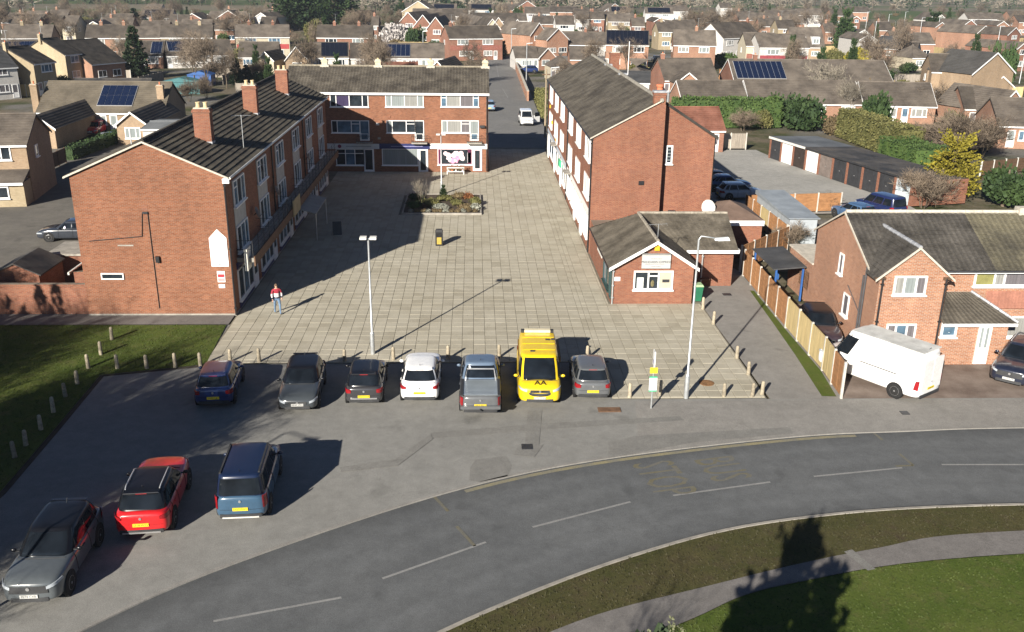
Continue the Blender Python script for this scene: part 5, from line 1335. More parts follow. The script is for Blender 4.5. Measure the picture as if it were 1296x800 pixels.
# cars behind the right block, seen side on
GY = 'cars parked in the garage yard'
for x, y, kd, p_, lb_ in ((21.0,92.5,'mpv',P_WHITE,'small white van with sloping rear parked against the rear of the right block'),
                     (21.6,88.0,'suv',P_BLACK,'black SUV with roof rails parked beside the white van in the garage yard'),
                     (23.0,84.0,'saloon',paint('royal_blue', (.02,.05,.16)),'dark blue car between the black SUV and the pale car in the garage yard'),
                     (23.4,80.4,'hatch',P_SILV,'pale silver hatchback, last of the yard row, beside the fence')):
    car('parked_car', lb_, 'car', kd, (x,y,.012), -PI/2+.05, p_, None, GY, rails=(kd == 'suv'))
car('parked_car', 'bright blue car nose in at the garages behind the hedge twigs', 'car', 'hatch', (30.6,72.9,.012), .3, paint('bright_blue', (.05,.10,.19)), None, GY)
car('parked_car', 'navy blue people carrier beside the last garage doors', 'car', 'mpv', (33.4,74.6,.012), .4, paint('navy2', (.012,.02,.075)), None, GY)
car('parked_car', 'small red hatchback on the drive of the bungalow with solar panels', 'car', 'small', tuple(G(122,169))[:2]+(.012,), PI, P_RED, None, None)

# ================================================================== STREET FURNITURE
def lamp_post(label, base, h, arm=None, two=True):
    t = thing('street_lamp', label, 'street lamp', base, 0, 'street lamps')
    mb = MB().lathe([(.11,0),(.11,1.1),(.10,1.15),(.058,1.2),(.045,h)], 10); mb.build('column', GALV, t, 40)
    MB().box(-.115,-.10,-.06,.06,.35,.85).build('access_door', ALU, t)
    if arm:
        MB().tube([(0,0,h-.02),(arm[0]*.12,arm[1]*.12,h+.12),(arm[0]*.75,arm[1]*.75,h+.05),(arm[0],arm[1],h)], .03, 7).build('arm', GALV, t, 50)
        a = math.atan2(arm[1], arm[0]); o = MB().hull([(-.05,-.09,-.07),(.6,-.13,-.07),(.6,.13,-.07),(-.05,.09,-.07)], [(-.05,-.05,.03),(.55,-.07,.06),(.55,.07,.06),(-.05,.05,.03)]).build('lantern', M('lamp_head', (.6,.62,.62), .35, .05), t, None, (arm[0],arm[1],h), a)
        MB().box(.08,.52,-.08,.08,-.09,-.07).build('diffuser', M('lamp_lens', (.75,.78,.78), .2), o)
    else:
        MB().tube([(-.22,0,h),(.22,0,h)], .03, 6).build('crossbar', GALV, t)
        for sg in (-1,1):
            o = MB().box(sg*.24-.16, sg*.24+.16, -.2, .16, h+.0, h+.11).build('lantern', WHITE_D, t); MB().box(sg*.24-.12, sg*.24+.12, -.17, .12, h-.015, h).build('diffuser', M('lamp_lens', (.75,.78,.78), .2), o)
    return t
q = G(472,449); lamp_post('thin grey lamp post with twin lantern rising from the middle of the parked cars', (q.x,q.y,PZ), 6.0)
q = G(868,505); lamp_post('tall galvanised lamp post with side arm beside the bus stop flag', (q.x,q.y,PZ), 7.5, (.75,.05))
q = G(559,247); lamp_post('slim white lamp post at the back of the plaza shrub bed', (q.x,q.y,PZ), 5.2)
lamp_post('lamp post with side arm whose shadow crosses the forecourt', (-16.4,20.6,.05), 7.3, (1.0,-.35))
q = G(667,165)
tp = thing('telegraph_pole', 'wooden telegraph pole at the corner of the side street hedge', 'pole', (8.6,113.5,0)); MB().tube([(0,0,0),(0,0,8.0)], [.13,.09], 8).build('pole', M('pole_wood', (.30,.24,.16), .9, .2), tp, 50); MB().box(-.5,.5,-.04,.04,7.3,7.4).build('crossarm', WOODB, tp)
# bollards
bm = MB().lathe([(.10,0),(.095,.1),(.085,.62),(.07,.7),(.03,.73)], 9).mesh('bollard', POSTM, 45)
base_m = MB().lathe([(.12,0),(.11,.02)], 9).mesh('footing', CONC)
def bollard(x, y, z, label, group):
    o = inst('stone_bollard', bm, None, (x,y,z-.02), RND.uniform(0,6), (1,1,RND.uniform(.92,1.06)))
    o.rotation_euler.x = RND.gauss(0,.02); o.rotation_euler.y = RND.gauss(0,.02); tag(o, label, 'bollard', group)
for p_ in ((142,431),(128,450),(112,467),(149,467.5),(186,467.5),(222,465.5),(254,464),(98,487),(83,503),(68,523),(52,545),(33,565),(19,580)):
    q = G(*p_); bollard(q.x, q.y, .05, 'weathered stone bollard standing in the grass of the lawn edge', 'bollards along the lawn')
for p_ in ((289,463),(326,463),(436,459),(498,456.5),(567,455.5),(632,453.5),(743,455)):
    q = G(*p_); bollard(q.x, max(q.y,43.3), PZ, 'stone bollard between the plaza paving and the parked cars', 'bollards behind the parked cars')
for p_ in ((797,504),(835,501),(916,503),(952,503),(966,500),(950,475),(934,454),(908,411),(891,392)):
    q = G(*p_); bollard(min(q.x,13.3), max(q.y,38.95), PZ, 'squat stone bollard along the paved corner by the driveway', 'bollards around the driveway corner')
# bus stop
q = G(824,517); bs = thing('bus_stop', 'bus stop flag pole with yellow panel and green edged timetable case', 'bus stop', (q.x, q.y, .012))
MB().tube([(0,0,0),(0,0,2.75)], .038, 8).build('pole', GALV, bs, 50)
MB().box(-.02,.02,-.16,.22,2.05,2.75).build('flag', WHITE, bs)
MB().lathe([(.1,-.024),(.1,.024)], 14, (0,.03,2.25), 'x').build('roundel', M('roundel_purple', (.10,.06,.30), .5), bs)
MB().box(-.17,.17,-.06,-.03,1.72,1.98).build('yellow_panel', M('panel_yellow', (.75,.62,.03), .5), bs)
MB().box(-.17,.17,-.075,-.03,.85,1.55).build('timetable_case', WHITE, bs)
for z in (.85,1.5): MB().box(-.172,.172,-.08,-.028,z,z+.06).build('green_band', GREENS, bs)
mb = MB()
for i in range(6): mb.box(-.13,.13,-.079,-.074,.97+i*.085,.985+i*.085)
mb.build('timetable_print', M('pale_print', (.55,.57,.58), .6), bs)
# litter bin
q = G(556,311); lbn = thing('litter_bin', 'black litter bin with gold front panel on the open plaza', 'bin', (q.x,q.y,PZ))
MB().box(-.26,.26,-.22,.22,0,1.0).build('body', BLACKP, lbn); MB().hull([(-.28,-.24,1.0),(.28,-.24,1.0),(.28,.24,1.0),(-.28,.24,1.0)],[(-.2,-.16,1.16),(.2,-.16,1.16),(.2,.16,1.16),(-.2,.16,1.16)]).build('hood', BLACKP, lbn)
MB().box(-.16,.16,-.235,-.215,.12,.62).build('front_panel', M('gold_panel', (.42,.30,.06), .5, .15, 8), lbn); MB().box(-.19,.19,-.232,-.215,.72,.9).build('opening', ARCH, lbn)
# pavement sign
q = G(427,297); ab = thing('pavement_sign', 'dark folding pavement sign in the shaded part of the plaza', 'sign', (q.x,q.y,PZ), .2)
MB().hull([(-.32,-.3,0),(.32,-.3,0),(.32,-.26,0),(-.32,-.26,0)],[(-.32,-.03,.95),(.32,-.03,.95),(.32,.0,.95),(-.32,.0,.95)]).build('board', DARK, ab); MB().hull([(-.32,.26,0),(.32,.26,0),(.32,.3,0),(-.32,.3,0)],[(-.32,.0,.95),(.32,.0,.95),(.32,.03,.95),(-.32,.03,.95)]).build('board', DARK, ab)
# ------------------------------------------------ fences
def fence(name, label, pts, h, mats, group=None, post=None, panel_w=1.85, style='h', z=0.0):
    root = thing(name, label, 'fence', (*pts[0], z), 0, group); ox, oy = pts[0]; kk_ = 0
    for i in range(len(pts)-1):
        a, b = Vector(pts[i]), Vector(pts[i+1]); L = (b-a).length; n = max(1, round(L/panel_w)); an = math.atan2(b.y-a.y, b.x-a.x); w = L/n
        for j in range(n):
            p_ = a.lerp(b, j/n); m_ = mats[kk_ % len(mats)]; kk_ += 1
            mb = MB()
            if style == 'h':
                nb = 11
                for q in range(nb): mb.box(.06, w-.06, -.02+.008*(q%2), .02, .1+q*(h-.15)/nb, .1+(q+1.04)*(h-.15)/nb)
                mb.box(.05, w-.05, -.03, .03, h-.06, h-.01)
                for xx in (.06, w/2, w-.06): mb.box(xx-.02, xx+.02, -.03, .03, .1, h-.04)
            else:
                nb = max(4, round(w/.14))
                for q in range(nb): mb.box(.03+q*(w-.06)/nb, .03+(q+.93)*(w-.06)/nb, -.012+.01*(q%2), .012, .08, h-.03+.02*(q%2))
                for zz in (.3, h*.55, h-.25): mb.box(.03, w-.03, .012, .05, zz, zz+.08)
            mb.build('panel', m_, root, None, (p_.x-ox, p_.y-oy, 0), an)
        pm_ = post or CONC_L
        for j in range(n+(1 if i == len(pts)-2 else 0)):
            p_ = a.lerp(b, j/n); MB().box(-.055,.055,-.055,.055,-.05,h+.06).build('post', pm_, root, None, (p_.x-ox, p_.y-oy, 0), an)
    return root
fence('boundary_fence', 'close boarded fence of orange and new pale panels along the driveway', [(16.85,38.75),(17.12,42),(17.2,48),(17.45,57.6)], 1.75, [FENCE_O, FENCE_Y, FENCE_Y, FENCE_Y, FENCE_Y, FENCE_O, FENCE_O, FENCE_O, FENCE_O, FENCE_O, FENCE_O])
fence('garden_fence', 'orange fence panels with concrete posts jutting out behind the driveway', [(17.5,58.6),(22.3,63.8)], 1.75, [FENCE_O])
fence('garden_fence', 'orange fence panels running back beside the grey shed roof', [(22.25,64.1),(22.1,74.2)], 1.75, [FENCE_O, FENCE_O, FENCE_Y])
fence('garden_fence', 'short orange fence at the edge of the concrete garage yard', [(22.3,74.6),(30.5,75.6)], 1.6, [FENCE_O])
fence('yard_fence', 'pale new and weathered grey boards closing the garage yard', [(16.7,105.6),(20.2,105.7)], 1.8, [FENCE_Y], style='v')
fence('yard_fence', 'weathered grey board fence beside the first garage', [(20.3,105.7),(30.9,105.9)], 1.8, [FENCE_G], style='v')
# shed and lean-to beside the house
sh = thing('garden_shed', 'pale grey metal roofed shed between the fence and the brick house', 'shed', (22.7,65.0,0))
MB().box(0,2.0,0,8.2,0,2.0).build('wall', M('shed_wall', (.34,.37,.40), .7, .1), sh)
mb = MB().hull([(-.15,-.15,1.98),(2.15,-.15,1.98),(2.15,8.35,1.98),(-.15,8.35,1.98)],[(-.15,-.15,2.05),(2.15,-.15,2.05),(2.15,8.35,2.3),(-.15,8.35,2.3)]); mb.build('roof', M('shed_roof', (.26,.29,.32), .6, .15, .8), sh)
for i in range(9): MB().box(-.1+i*.5,-.06+i*.5,-.1,8.3,2.06,2.36).build('roof_seam', M('shed_seam', (.36,.40,.44), .6), sh) if False else None
ln = thing('lean_to', 'dark felt roofed lean-to on blue posts behind the driveway fence', 'shed', (17.9,52.6,0))
MB().hull([(-.2,-.1,1.95),(1.75,-.1,2.1),(1.75,4.4,2.1),(-.2,4.4,1.95)],[(-.2,-.1,2.02),(1.75,-.1,2.17),(1.75,4.4,2.17),(-.2,4.4,2.02)]).build('roof', SLATE, ln)
for x, y in ((0,0),(1.6,0),(0,4.3),(1.6,4.3)): MB().box(x-.05,x+.05,y-.05,y+.05,0,2.0).build('post', BLUEP, ln)
mb = MB()
for i in range(7): mb.box(1.68,1.72,-.6+i*.22,-.57+i*.22,.9,2.0).box(1.68,1.72,-.6,.8,.95+i*.16,.98+i*.16)
mb.build('trellis', WOODB, ln)
sheet('garden_lawn', [(22.5,52.5),(30,52.5),(30,65),(23.3,65),(22.4,63)], -.0, LAWN)
# left yard: brick wall, outhouses, red roof
wl = tag(MB().box(-60,-21.37,50.32,50.55,0,1.72).build('boundary_wall', BR2), 'long brick boundary wall joined to the left gable, tree shadows on it', 'wall')
MB().box(-60,-21.38,50.27,50.6,1.72,1.8).build('coping', BR2, wl)
o1 = thing('outhouse', 'brick outhouse with black felt pitched roof behind the boundary wall', 'shed', (-27.4,52.3,0))
ngon_wall([(0,0),(2.6,0),(2.6,1.75),(1.3,2.35),(0,1.75)],0,3.2).build('wall', BR2, o1)
MB().hull([(-.15,-.1,1.68),(1.3,-.1,2.36),(1.3,3.3,2.36),(-.15,3.3,1.68)],[(-.15,-.1,1.75),(1.3,-.1,2.43),(1.3,3.3,2.43),(-.15,3.3,1.75)]).hull([(1.3,-.1,2.36),(2.75,-.1,1.68),(2.75,3.3,1.68),(1.3,3.3,2.36)],[(1.3,-.1,2.43),(2.75,-.1,1.75),(2.75,3.3,1.75),(1.3,3.3,2.43)]).build('roof', FELT_D, o1)
o2 = thing('outhouse', 'low brick outhouse with flat grey slab roof beside the felt roofed one', 'shed', (-25.9,56.4,0))
MB().box(0,2.6,0,2.6,0,1.7).build('wall', BR2, o2); MB().box(-.15,2.75,-.15,2.75,1.7,1.84).build('roof', CONC, o2)
o4 = thing('outhouse', 'dark gabled outhouse hard against the boundary wall', 'shed', (-30.4,51.2,0))
ngon_wall([(0,0),(2.7,0),(2.7,1.6),(1.35,2.3),(0,1.6)],0,2.6).build('wall', BR2, o4)
MB().hull([(-.15,-.1,1.53),(1.35,-.1,2.3),(1.35,2.7,2.3),(-.15,2.7,1.53)],[(-.15,-.1,1.6),(1.35,-.1,2.37),(1.35,2.7,2.37),(-.15,2.7,1.6)]).hull([(1.35,-.1,2.3),(2.85,-.1,1.53),(2.85,2.7,1.53),(1.35,2.7,2.3)],[(1.35,-.1,2.37),(2.85,-.1,1.6),(2.85,2.7,1.6),(1.35,2.7,2.37)]).build('roof', FELT_D, o4)
o3 = thing('outhouse', 'lean-to outhouse with red clay tile roof against the left block', 'shed', (-23.4,53.6,0))
MB().box(0,2.0,0,4.6,0,1.5).build('wall', BR2, o3)
mb = MB(); roof_slope(mb, (-.2,-.1,1.45), (-.2,4.7,1.45), (2.03,-.1,2.9), (2.03,4.7,2.9), .3, .03, .28, .02, .004); stuff(mb.build('roof_tiles', TILE_R, o3)); MB().box(-.3,-.2,-.12,4.7,1.35,1.5).build('gutter', WHITE_D, o3)

# ================================================================== PERSON
def skin_obj(name, verts, edges, rad, mat, root=0, lvl=2, parent=None, loc=(0,0,0), rz=0):
    me = bpy.data.meshes.new(name); me.from_pydata(verts, edges, []); o = bpy.data.objects.new(name, me); COL.objects.link(o)
    md = o.modifiers.new('skin', 'SKIN'); md.use_smooth_shade = True
    sv = me.skin_vertices[0].data if me.skin_vertices else None
    if sv is None:
        b = bmesh.new(); b.from_mesh(me); b.verts.layers.skin.verify(); b.to_mesh(me); b.free(); sv = me.skin_vertices[0].data
    for i, r in enumerate(rad): sv[i].radius = r if isinstance(r, tuple) else (r, r); sv[i].use_root = (i == root)
    sb_ = o.modifiers.new('sub', 'SUBSURF'); sb_.levels = lvl; sb_.render_levels = lvl
    dg = bpy.context.evaluated_depsgraph_get(); m2 = bpy.data.meshes.new_from_object(o.evaluated_get(dg)); bpy.data.objects.remove(o)
    m2.name = name; m2.materials.clear()
    for mm in (mat if isinstance(mat, list) else [mat]): m2.materials.append(mm)
    return inst(name, m2, parent, loc, rz)
SKINM = M('skin', (.50,.30,.21), .6, .1); JEANS = M('jeans', (.13,.20,.30), .9, .2, 6); JK_R = M('jacket_red', (.33,.03,.05), .8, .15); JK_W = M('jacket_white', (.62,.58,.58), .8, .1); JK_D = M('jacket_navy', (.02,.025,.045), .8, .1); HAIR = M('hair', (.11,.07,.045), .8, .2); SHOE = M('shoe', (.03,.03,.032), .7)
q = G(352,398)
# pose: walking towards the left of the picture, seen from behind-left
V = [(0,0,.92),(0,.02,1.08),(0,.02,1.28),(0,.01,1.44),(0,-.0,1.53),                 # 0 pelvis 1 waist 2 chest 3 neck base 4 neck
     (0,-.01,1.64),(0,-.02,1.73),                                                    # 5 head 6 crown
     (.10,0,.88),(.13,-.10,.50),(.12,-.16,.10),(.12,-.30,.05),                        # right leg back
     (-.10,0,.88),(-.12,.14,.50),(-.12,.26,.12),(-.12,.14,.05),
     (.20,.02,1.40),(.28,.08,1.14),(.27,.00,.92),(.27,-.04,.84),                      # right arm
     (-.20,.02,1.40),(-.28,-.02,1.14),(-.26,-.12,.94),(-.26,-.17,.87)]
E_ = [(0,1),(1,2),(2,3),(3,4),(4,5),(5,6),(0,7),(7,8),(8,9),(9,10),(0,11),(11,12),(12,13),(13,14),(3,15),(15,16),(16,17),(17,18),(3,19),(19,20),(20,21),(21,22)]
RD = [(.15,.12),(.15,.115),(.175,.125),(.10,.09),.055,(.078,.092),.065, .095,.07,.048,.042, .095,.07,.048,.042, .075,.055,.042,.036, .075,.055,.042,.036]
pe_ = thing('person', 'person in red and white jacket and pale jeans walking across the plaza', 'person', (q.x, q.y, PZ), .35)
body = skin_obj('body', V, E_, RD, [JEANS, SKINM, JK_R, JK_W, JK_D, SHOE, HAIR], 0, 2, pe_)
for f in body.data.polygons:
    c_ = f.center
    if c_.z < .075: f.material_index = 5
    elif c_.z < .93 and abs(c_.x) < .215: f.material_index = 0
    elif c_.z < .93: f.material_index = 1
    elif c_.z < 1.02: f.material_index = 4
    elif c_.z < 1.22: f.material_index = 3
    elif c_.z < 1.49: f.material_index = 2
    else: f.material_index = 1
    f.use_smooth = True
mb = MB().blob((0,.005,1.685), (.088,.10,.095), 10, 6); mb.build('hair', HAIR, pe_, 60)
for sx_ in (-.27,.26):
    for fi in range(4):
        z0, y0 = (.86,-.19) if sx_ < 0 else (.83,-.06)
        MB().tube([(sx_-.02+.013*fi, y0, z0),(sx_-.02+.013*fi, y0-.02, z0-.05),(sx_-.018+.012*fi, y0+.005, z0-.085+.006*abs(fi-1.5))], [.0085,.008,.006], 5).build('finger', SKINM, pe_)
    MB().tube([(sx_+(.02 if sx_<0 else -.02), y0-.02, z0+.02),(sx_+(.035 if sx_<0 else -.035), y0-.045, z0-.03)], [.01,.007], 5).build('thumb', SKINM, pe_)
mb = MB().blob((0,-.118,1.655), (.014,.02,.022), 6, 4); mb.build('nose', SKINM, pe_)
for s_ in (-1,1): MB().blob((s_*.085,-.01,1.655),(.012,.02,.03),6,4).build('ear', SKINM, pe_); MB().blob((s_*.032,-.098,1.672),(.012,.008,.008),6,4).build('eye', PLINK, pe_)
MB().box(-.025,.025,-.105,-.096,1.60,1.608).build('mouth', M('lips', (.38,.14,.12), .6), pe_)
# ================================================================== VEGETATION
def HT(bx, by, ty, h0=0.0):
    q = G(bx, by, h0); d = ray(bx, ty); t = math.hypot(q.x, q.y)/math.hypot(d.x, d.y); return CAM_H+d.z*t-h0
MINR = [.006]
def grow(trunk, crown, p, d, r, L, lvl, R, maxl, kids, droop=0.0, spread=.75):
    k = 3; pts = [p]; rr = [r]; dd = d.copy()
    for i in range(k):
        dd = (dd+Vector((R.gauss(0,.12), R.gauss(0,.12), R.gauss(0,.08)+(.05 if lvl else .02)-droop*lvl*.1))).normalized()
        pts.append(pts[-1]+dd*(L/k)); rr.append(r*(1-.55*(i+1)/k) if lvl < maxl else r*(1-.7*(i+1)/k))
    (trunk if lvl <= 1 else crown).tube(pts, rr, 6 if lvl == 0 else (5 if lvl == 1 else 3), cap=False)
    if lvl >= maxl: return
    n = kids[min(lvl, len(kids)-1)]
    for i in range(n):
        t = R.uniform(.38 if lvl == 0 else .15, 1.0); j = min(k-1, int(t*k)); f = t*k-j
        b = pts[j].lerp(pts[j+1], f)
        a = 2*PI*(i/n)+R.uniform(-.5,.5)
        axis = dd.cross(Vector((0,0,1)) if abs(dd.z) < .9 else Vector((1,0,0))).normalized(); o = dd.cross(axis)
        nd = (dd*R.uniform(.45,.9)+(axis*math.cos(a)+o*math.sin(a))*spread*R.uniform(.7,1.2)+Vector((0,0,.12-droop))).normalized()
        grow(trunk, crown, b, nd, max(MINR[0], r*R.uniform(.38,.55)*(1-.35*t)), L*R.uniform(.5,.72), lvl+1, R, maxl, kids, droop, spread)
def bare_meshes(seed, h=8.0, maxl=4, kids=(7,6,5,3), bark=None, twig=None, droop=0.0, spread=.75, r=.16, fork=False):
    R = random.Random(seed); t, c = MB(), MB()
    if fork:
        for i in range(4):
            a = i*1.57+R.uniform(-.4,.4); grow(t, c, Vector((math.cos(a)*.12, math.sin(a)*.12, 0)), Vector((math.cos(a)*.35, math.sin(a)*.35, 1)).normalized(), r*.6, h*.55, 0, R, maxl, kids, droop, spread)
    else: grow(t, c, Vector((0,0,0)), Vector((0,0,1)), r, h*.55, 0, R, maxl, kids, droop, spread)
    zmax = max(v[2] for v in c.v); s = h/zmax
    for m_ in (t, c): m_.v = [(v[0]*s, v[1]*s, v[2]*s) for v in m_.v]
    return t.mesh('trunk', bark or BARK, 60), c.mesh('crown', twig or TWIG)
def leaf(mb, c, s, R, up=.35, out=None):
    a = R.uniform(0, 2*PI); el = R.uniform(-.6, 1.2)
    u = Vector((math.cos(a)*math.cos(el), math.sin(a)*math.cos(el), math.sin(el)))
    if out is not None: u = (u+out*.9).normalized()
    w = u.cross(Vector((R.gauss(0,1), R.gauss(0,1), R.gauss(0,1)))); w.normalize()
    L = s*R.uniform(.7,1.5); wd = s*R.uniform(.32,.6)
    n = len(mb.v); p0 = c; p1 = c+u*L*.5+w*wd; p2 = c+u*L; p3 = c+u*L*.5-w*wd
    mb.v += [tuple(p0), tuple(p1), tuple(p2), tuple(p3)]; mb.f.append((n, n+1, n+2, n+3))
def bush_mesh(seed, mat, N=900, rx=1, ry=1, h=1, s=.1, lumps=7, base=.15, core=True, lr=(.32,.55), zr=(.35,.62), dr=.55):
    R = random.Random(seed); mb = MB(); L = []
    for i in range(lumps):
        a = R.uniform(0, 2*PI); d = R.uniform(0,dr); L.append((Vector((math.cos(a)*d*rx, math.sin(a)*d*ry, h*R.uniform(*zr))), R.uniform(*lr)))
    for i in range(N):
        c, r = R.choice(L); v = Vector((R.gauss(0,1), R.gauss(0,1), R.gauss(0,.9))).normalized(); q = R.uniform(.62,1.0)**.6*R.uniform(.9,1.12)*(R.uniform(1.05,1.4) if R.random() < .14 else 1)
        p = c+Vector((v.x*r*rx*q, v.y*r*ry*q, v.z*r*h*.85*q))
        if p.z < .02*h: p.z = R.uniform(.02,.2)*h
        leaf(mb, p, s, R, out=v*.6)
    if core:
        for c, r in L: mb.blob((c.x,c.y,c.z), (r*rx*.74, r*ry*.74, r*h*.62), 8, 5)
    return mb.mesh('foliage', mat)
def conifer_mesh(seed, mat, N=1800, w=.32, s=.05, top=.05, power=.8, base=.03, rag=.16):
    """unit height; w = half width at the base; leafy branches spring from the stem"""
    R = random.Random(seed); mb = MB(); per = 16; nb = max(30, N//per)
    for i in range(nb):
        z = base+(1-base)*(i+R.random())/nb; z = base+(z-base)**1.12; a = R.uniform(0, 2*PI)
        r = w*((1-z)**power*(1-top)+top)*min(1, .5+z*5)*R.uniform(1-rag*1.3, 1+rag*.7)
        d = Vector((math.cos(a), math.sin(a), 0)); rise = R.uniform(.15,.55) if z < .85 else R.uniform(.8,1.6)
        tip = Vector((0,0,z))+d*r+Vector((0,0,r*rise)); side = Vector((-d.y, d.x, 0))
        for k in range(per):
            f = R.random()**.6; p = Vector((0,0,z)).lerp(tip, f); sp = r*.26*(1.1-f)
            p = p+side*R.uniform(-sp, sp)+Vector((0,0,R.uniform(-sp*.5, sp*.35)))
            leaf(mb, p, s, R, out=(d+Vector((0,0,rise))).normalized()*1.3)
    for k in range(24): leaf(mb, Vector((0,0,R.uniform(.93,1.0))), s*.7, R, out=Vector((0,0,1.5)))
    return mb.mesh('foliage', mat)
def hedge(label, a, b, w, h, mat, group=None, dens=55, s=.14, z=0.0, name='hedge'):
    a, b = Vector(a), Vector(b); L = (b-a).length; an = math.atan2(b.y-a.y, b.x-a.x); R = random.Random(label+str(round(a.x,1))); mb = MB()
    root = thing(name, label, 'hedge', (a.x,a.y,z), an, group)
    core = MB().box(.1,L-.1,-w/2+.12,w/2-.12,.0,h-.14).build('stems', mat, root)
    def wob(x, y, zz): return .07*math.sin(x*2.1+zz*3)+.06*math.sin(x*4.7+y*3+1)+.05*math.sin(zz*5+x)
    A = L*h*2+L*w+2*w*h
    for i in range(int(A*dens)):
        t = R.random()*A
        if t < L*h: p = Vector((R.uniform(0,L), -w/2, R.uniform(.03,h))); n_ = Vector((0,-1,.2))
        elif t < 2*L*h: p = Vector((R.uniform(0,L), w/2, R.uniform(.03,h))); n_ = Vector((0,1,.2))
        elif t < 2*L*h+L*w: p = Vector((R.uniform(0,L), R.uniform(-w/2,w/2), h)); n_ = Vector((0,0,1))
        else: p = Vector((R.choice((0,L)), R.uniform(-w/2,w/2), R.uniform(.03,h))); n_ = Vector((1 if p.x > 0 else -1,0,.2))
        p = p+n_*(wob(p.x,p.y,p.z)+R.uniform(-.12,.03)); leaf(mb, p, s, R, out=n_*.4)
    mb.build('foliage', mat, root); return root
def small_trunk(mat=None): return MB().tube([(0,0,0),(.02,.01,.6),(0,0,1)], [.09,.07,.03], 6, False).mesh('trunk', mat or BARK, 60)
TRK = small_trunk()
MINR[0] = .024
BARE = [bare_meshes(100+i, kids=(9,7,6,4)) for i in range(4)]
MINR[0] = .034
BARE_P = [bare_meshes(200+i, bark=BARK_P, twig=TWIG_G, r=.15, kids=(8,6,5,3)) for i in range(2)]
MINR[0] = .012
BARE_S = [bare_meshes(300+i, h=3.0, maxl=3, kids=(9,9,8), r=.05, fork=True, spread=.6) for i in range(3)]
MINR[0] = .008
BARE_BIG = bare_meshes(400, h=9, maxl=4, kids=(10,8,6,5), r=.2)
BUSH = {m_.name: [bush_mesh(i*7+k, m_, 2200, s=.13, lumps=9) for i in range(2)] for k, m_ in enumerate((LEAF_D, LEAF_M, LEAF_O, LEAF_B, LEAF_R, LEAF_Y, BLOSSOM))}
CON_D = [conifer_mesh(31+i, LEAF_C, 7000, .25, .034, .05, .75) for i in range(2)]
CON_M = [conifer_mesh(41+i, LEAF_D, 6500, .44, .042, .12, .55) for i in range(2)]
def put_tree(name, label, cat, tm, cm_, loc, sc, group=None, rz=None):
    t = thing(name, label, cat, loc, RND.uniform(0,6.28) if rz is None else rz, group); t.scale = sc if isinstance(sc, tuple) else (sc, sc, sc)
    if tm: inst('trunk', tm, t)
    inst('crown' if tm else 'foliage', cm_, t); return t
def bare(label, x, y, ty, kind=0, group=None, pool=None, wide=1.0, cat='tree', name='bare_tree'):
    q = G(x, y); h = HT(x, y, ty); tm, cm_ = (pool or BARE)[kind % len(pool or BARE)]
    h0 = max(v.co.z for v in cm_.vertices); s = h/h0; return put_tree(name, label, cat, tm, cm_, (q.x,q.y,-.1), (s*wide, s*wide, s), group)
def bush(label, x, y, ty, wpx, mat, group=None, k=0, cat='shrub', name='shrub', depth=1.0):
    q = G(x, y); h = max(.4, HT(x, y, ty)); dist = (q-Vector((0,0,CAM_H))).length; w = wpx*dist/F_PX/2
    return put_tree(name, label, cat, TRK, BUSH[mat.name][k % 2], (q.x, q.y+w*.3, -.12), (w/.95, w*depth/.95, h/1.0), group)
def conif(label, x, y, ty, wpx, pool, group=None, k=0, name='conifer'):
    q = G(x, y); h = HT(x, y, ty); dist = (q-Vector((0,0,CAM_H))).length; w = wpx*dist/F_PX/2; wb_ = .24 if pool is CON_D else .42
    return put_tree(name, label, 'tree', TRK, pool[k % 2], (q.x, q.y, -.1), (w/wb_/1.1, w/wb_/1.1, h), group)

# ---- shrub bed on the plaza
pb = thing('shrub_bed', 'low edged planting bed of mixed shrubs in the middle of the plaza', 'flower bed', (-5.75,73.85,PZ))
mb = MB().box(0,6.4,0,.12,-.04,.16).box(0,6.4,7.08,7.2,-.04,.16).box(0,.12,.12,7.08,-.04,.16).box(6.28,6.4,.12,7.08,-.04,.16); mb.build('edging', CONC, pb)
MB().box(.12,6.28,.12,7.08,-.04,.1).build('soil', M('bed_soil', (.07,.052,.036), .95, .3, 3), pb)
BG = 'shrubs in the plaza bed'
R = random.Random(77)
def bedshrub(x, y, w, h, mat, label, k, N=500, s=.1):
    h *= .62; me = bush_mesh(900+k, mat, N, w*1.1, w*1.1, h, s); o = inst('bed_shrub', me, None, (-5.75+x, 73.85+y, PZ+.08)); tag(o, label, 'shrub', BG)
k = 0
for (x, y, w, h, m_, lb_) in ((.9,2.2,.9,1.0,LEAF_D,'dark shrub in the shaded corner of the plaza bed'),(.9,5.0,1.0,.9,LEAF_D,'dark shrub at the shaded back of the plaza bed'),(2.2,2.6,.95,1.1,LEAF_O,'olive green mound on the sunlit edge of the plaza bed'),(3.2,4.8,.8,.85,LEAF_O,'olive shrub midway along the plaza bed'),(3.1,1.9,.7,.6,LEAF_S,'silvery low shrub near the front of the plaza bed'),(4.3,3.2,.8,.75,LEAF_O,'straggly olive shrub right of the bed centre'),(4.2,5.6,.8,.9,LEAF_B,'brown shrub at the back of the plaza bed'),(5.3,5.6,.75,.8,LEAF_R,'rusty brown shrub near the back corner of the plaza bed'),(5.0,2.0,.7,.6,LEAF_B,'brown twiggy shrub at the front of the plaza bed'),(5.85,3.4,.75,1.1,LEAF_O,'olive shrub at the sunny end of the plaza bed'),(5.9,1.6,.6,.8,LEAF_S,'pale silver shrub at the sunny front corner of the bed')):
    bedshrub(x, y, w, h, m_, lb_, k); k += 1
for i in range(12): bedshrub(.7+i*.47, .62, .34, .42, LEAF_B if i % 3 else LEAF_S, 'small grey lavender clump along the front edging of the bed', 40+i, 160, .07)
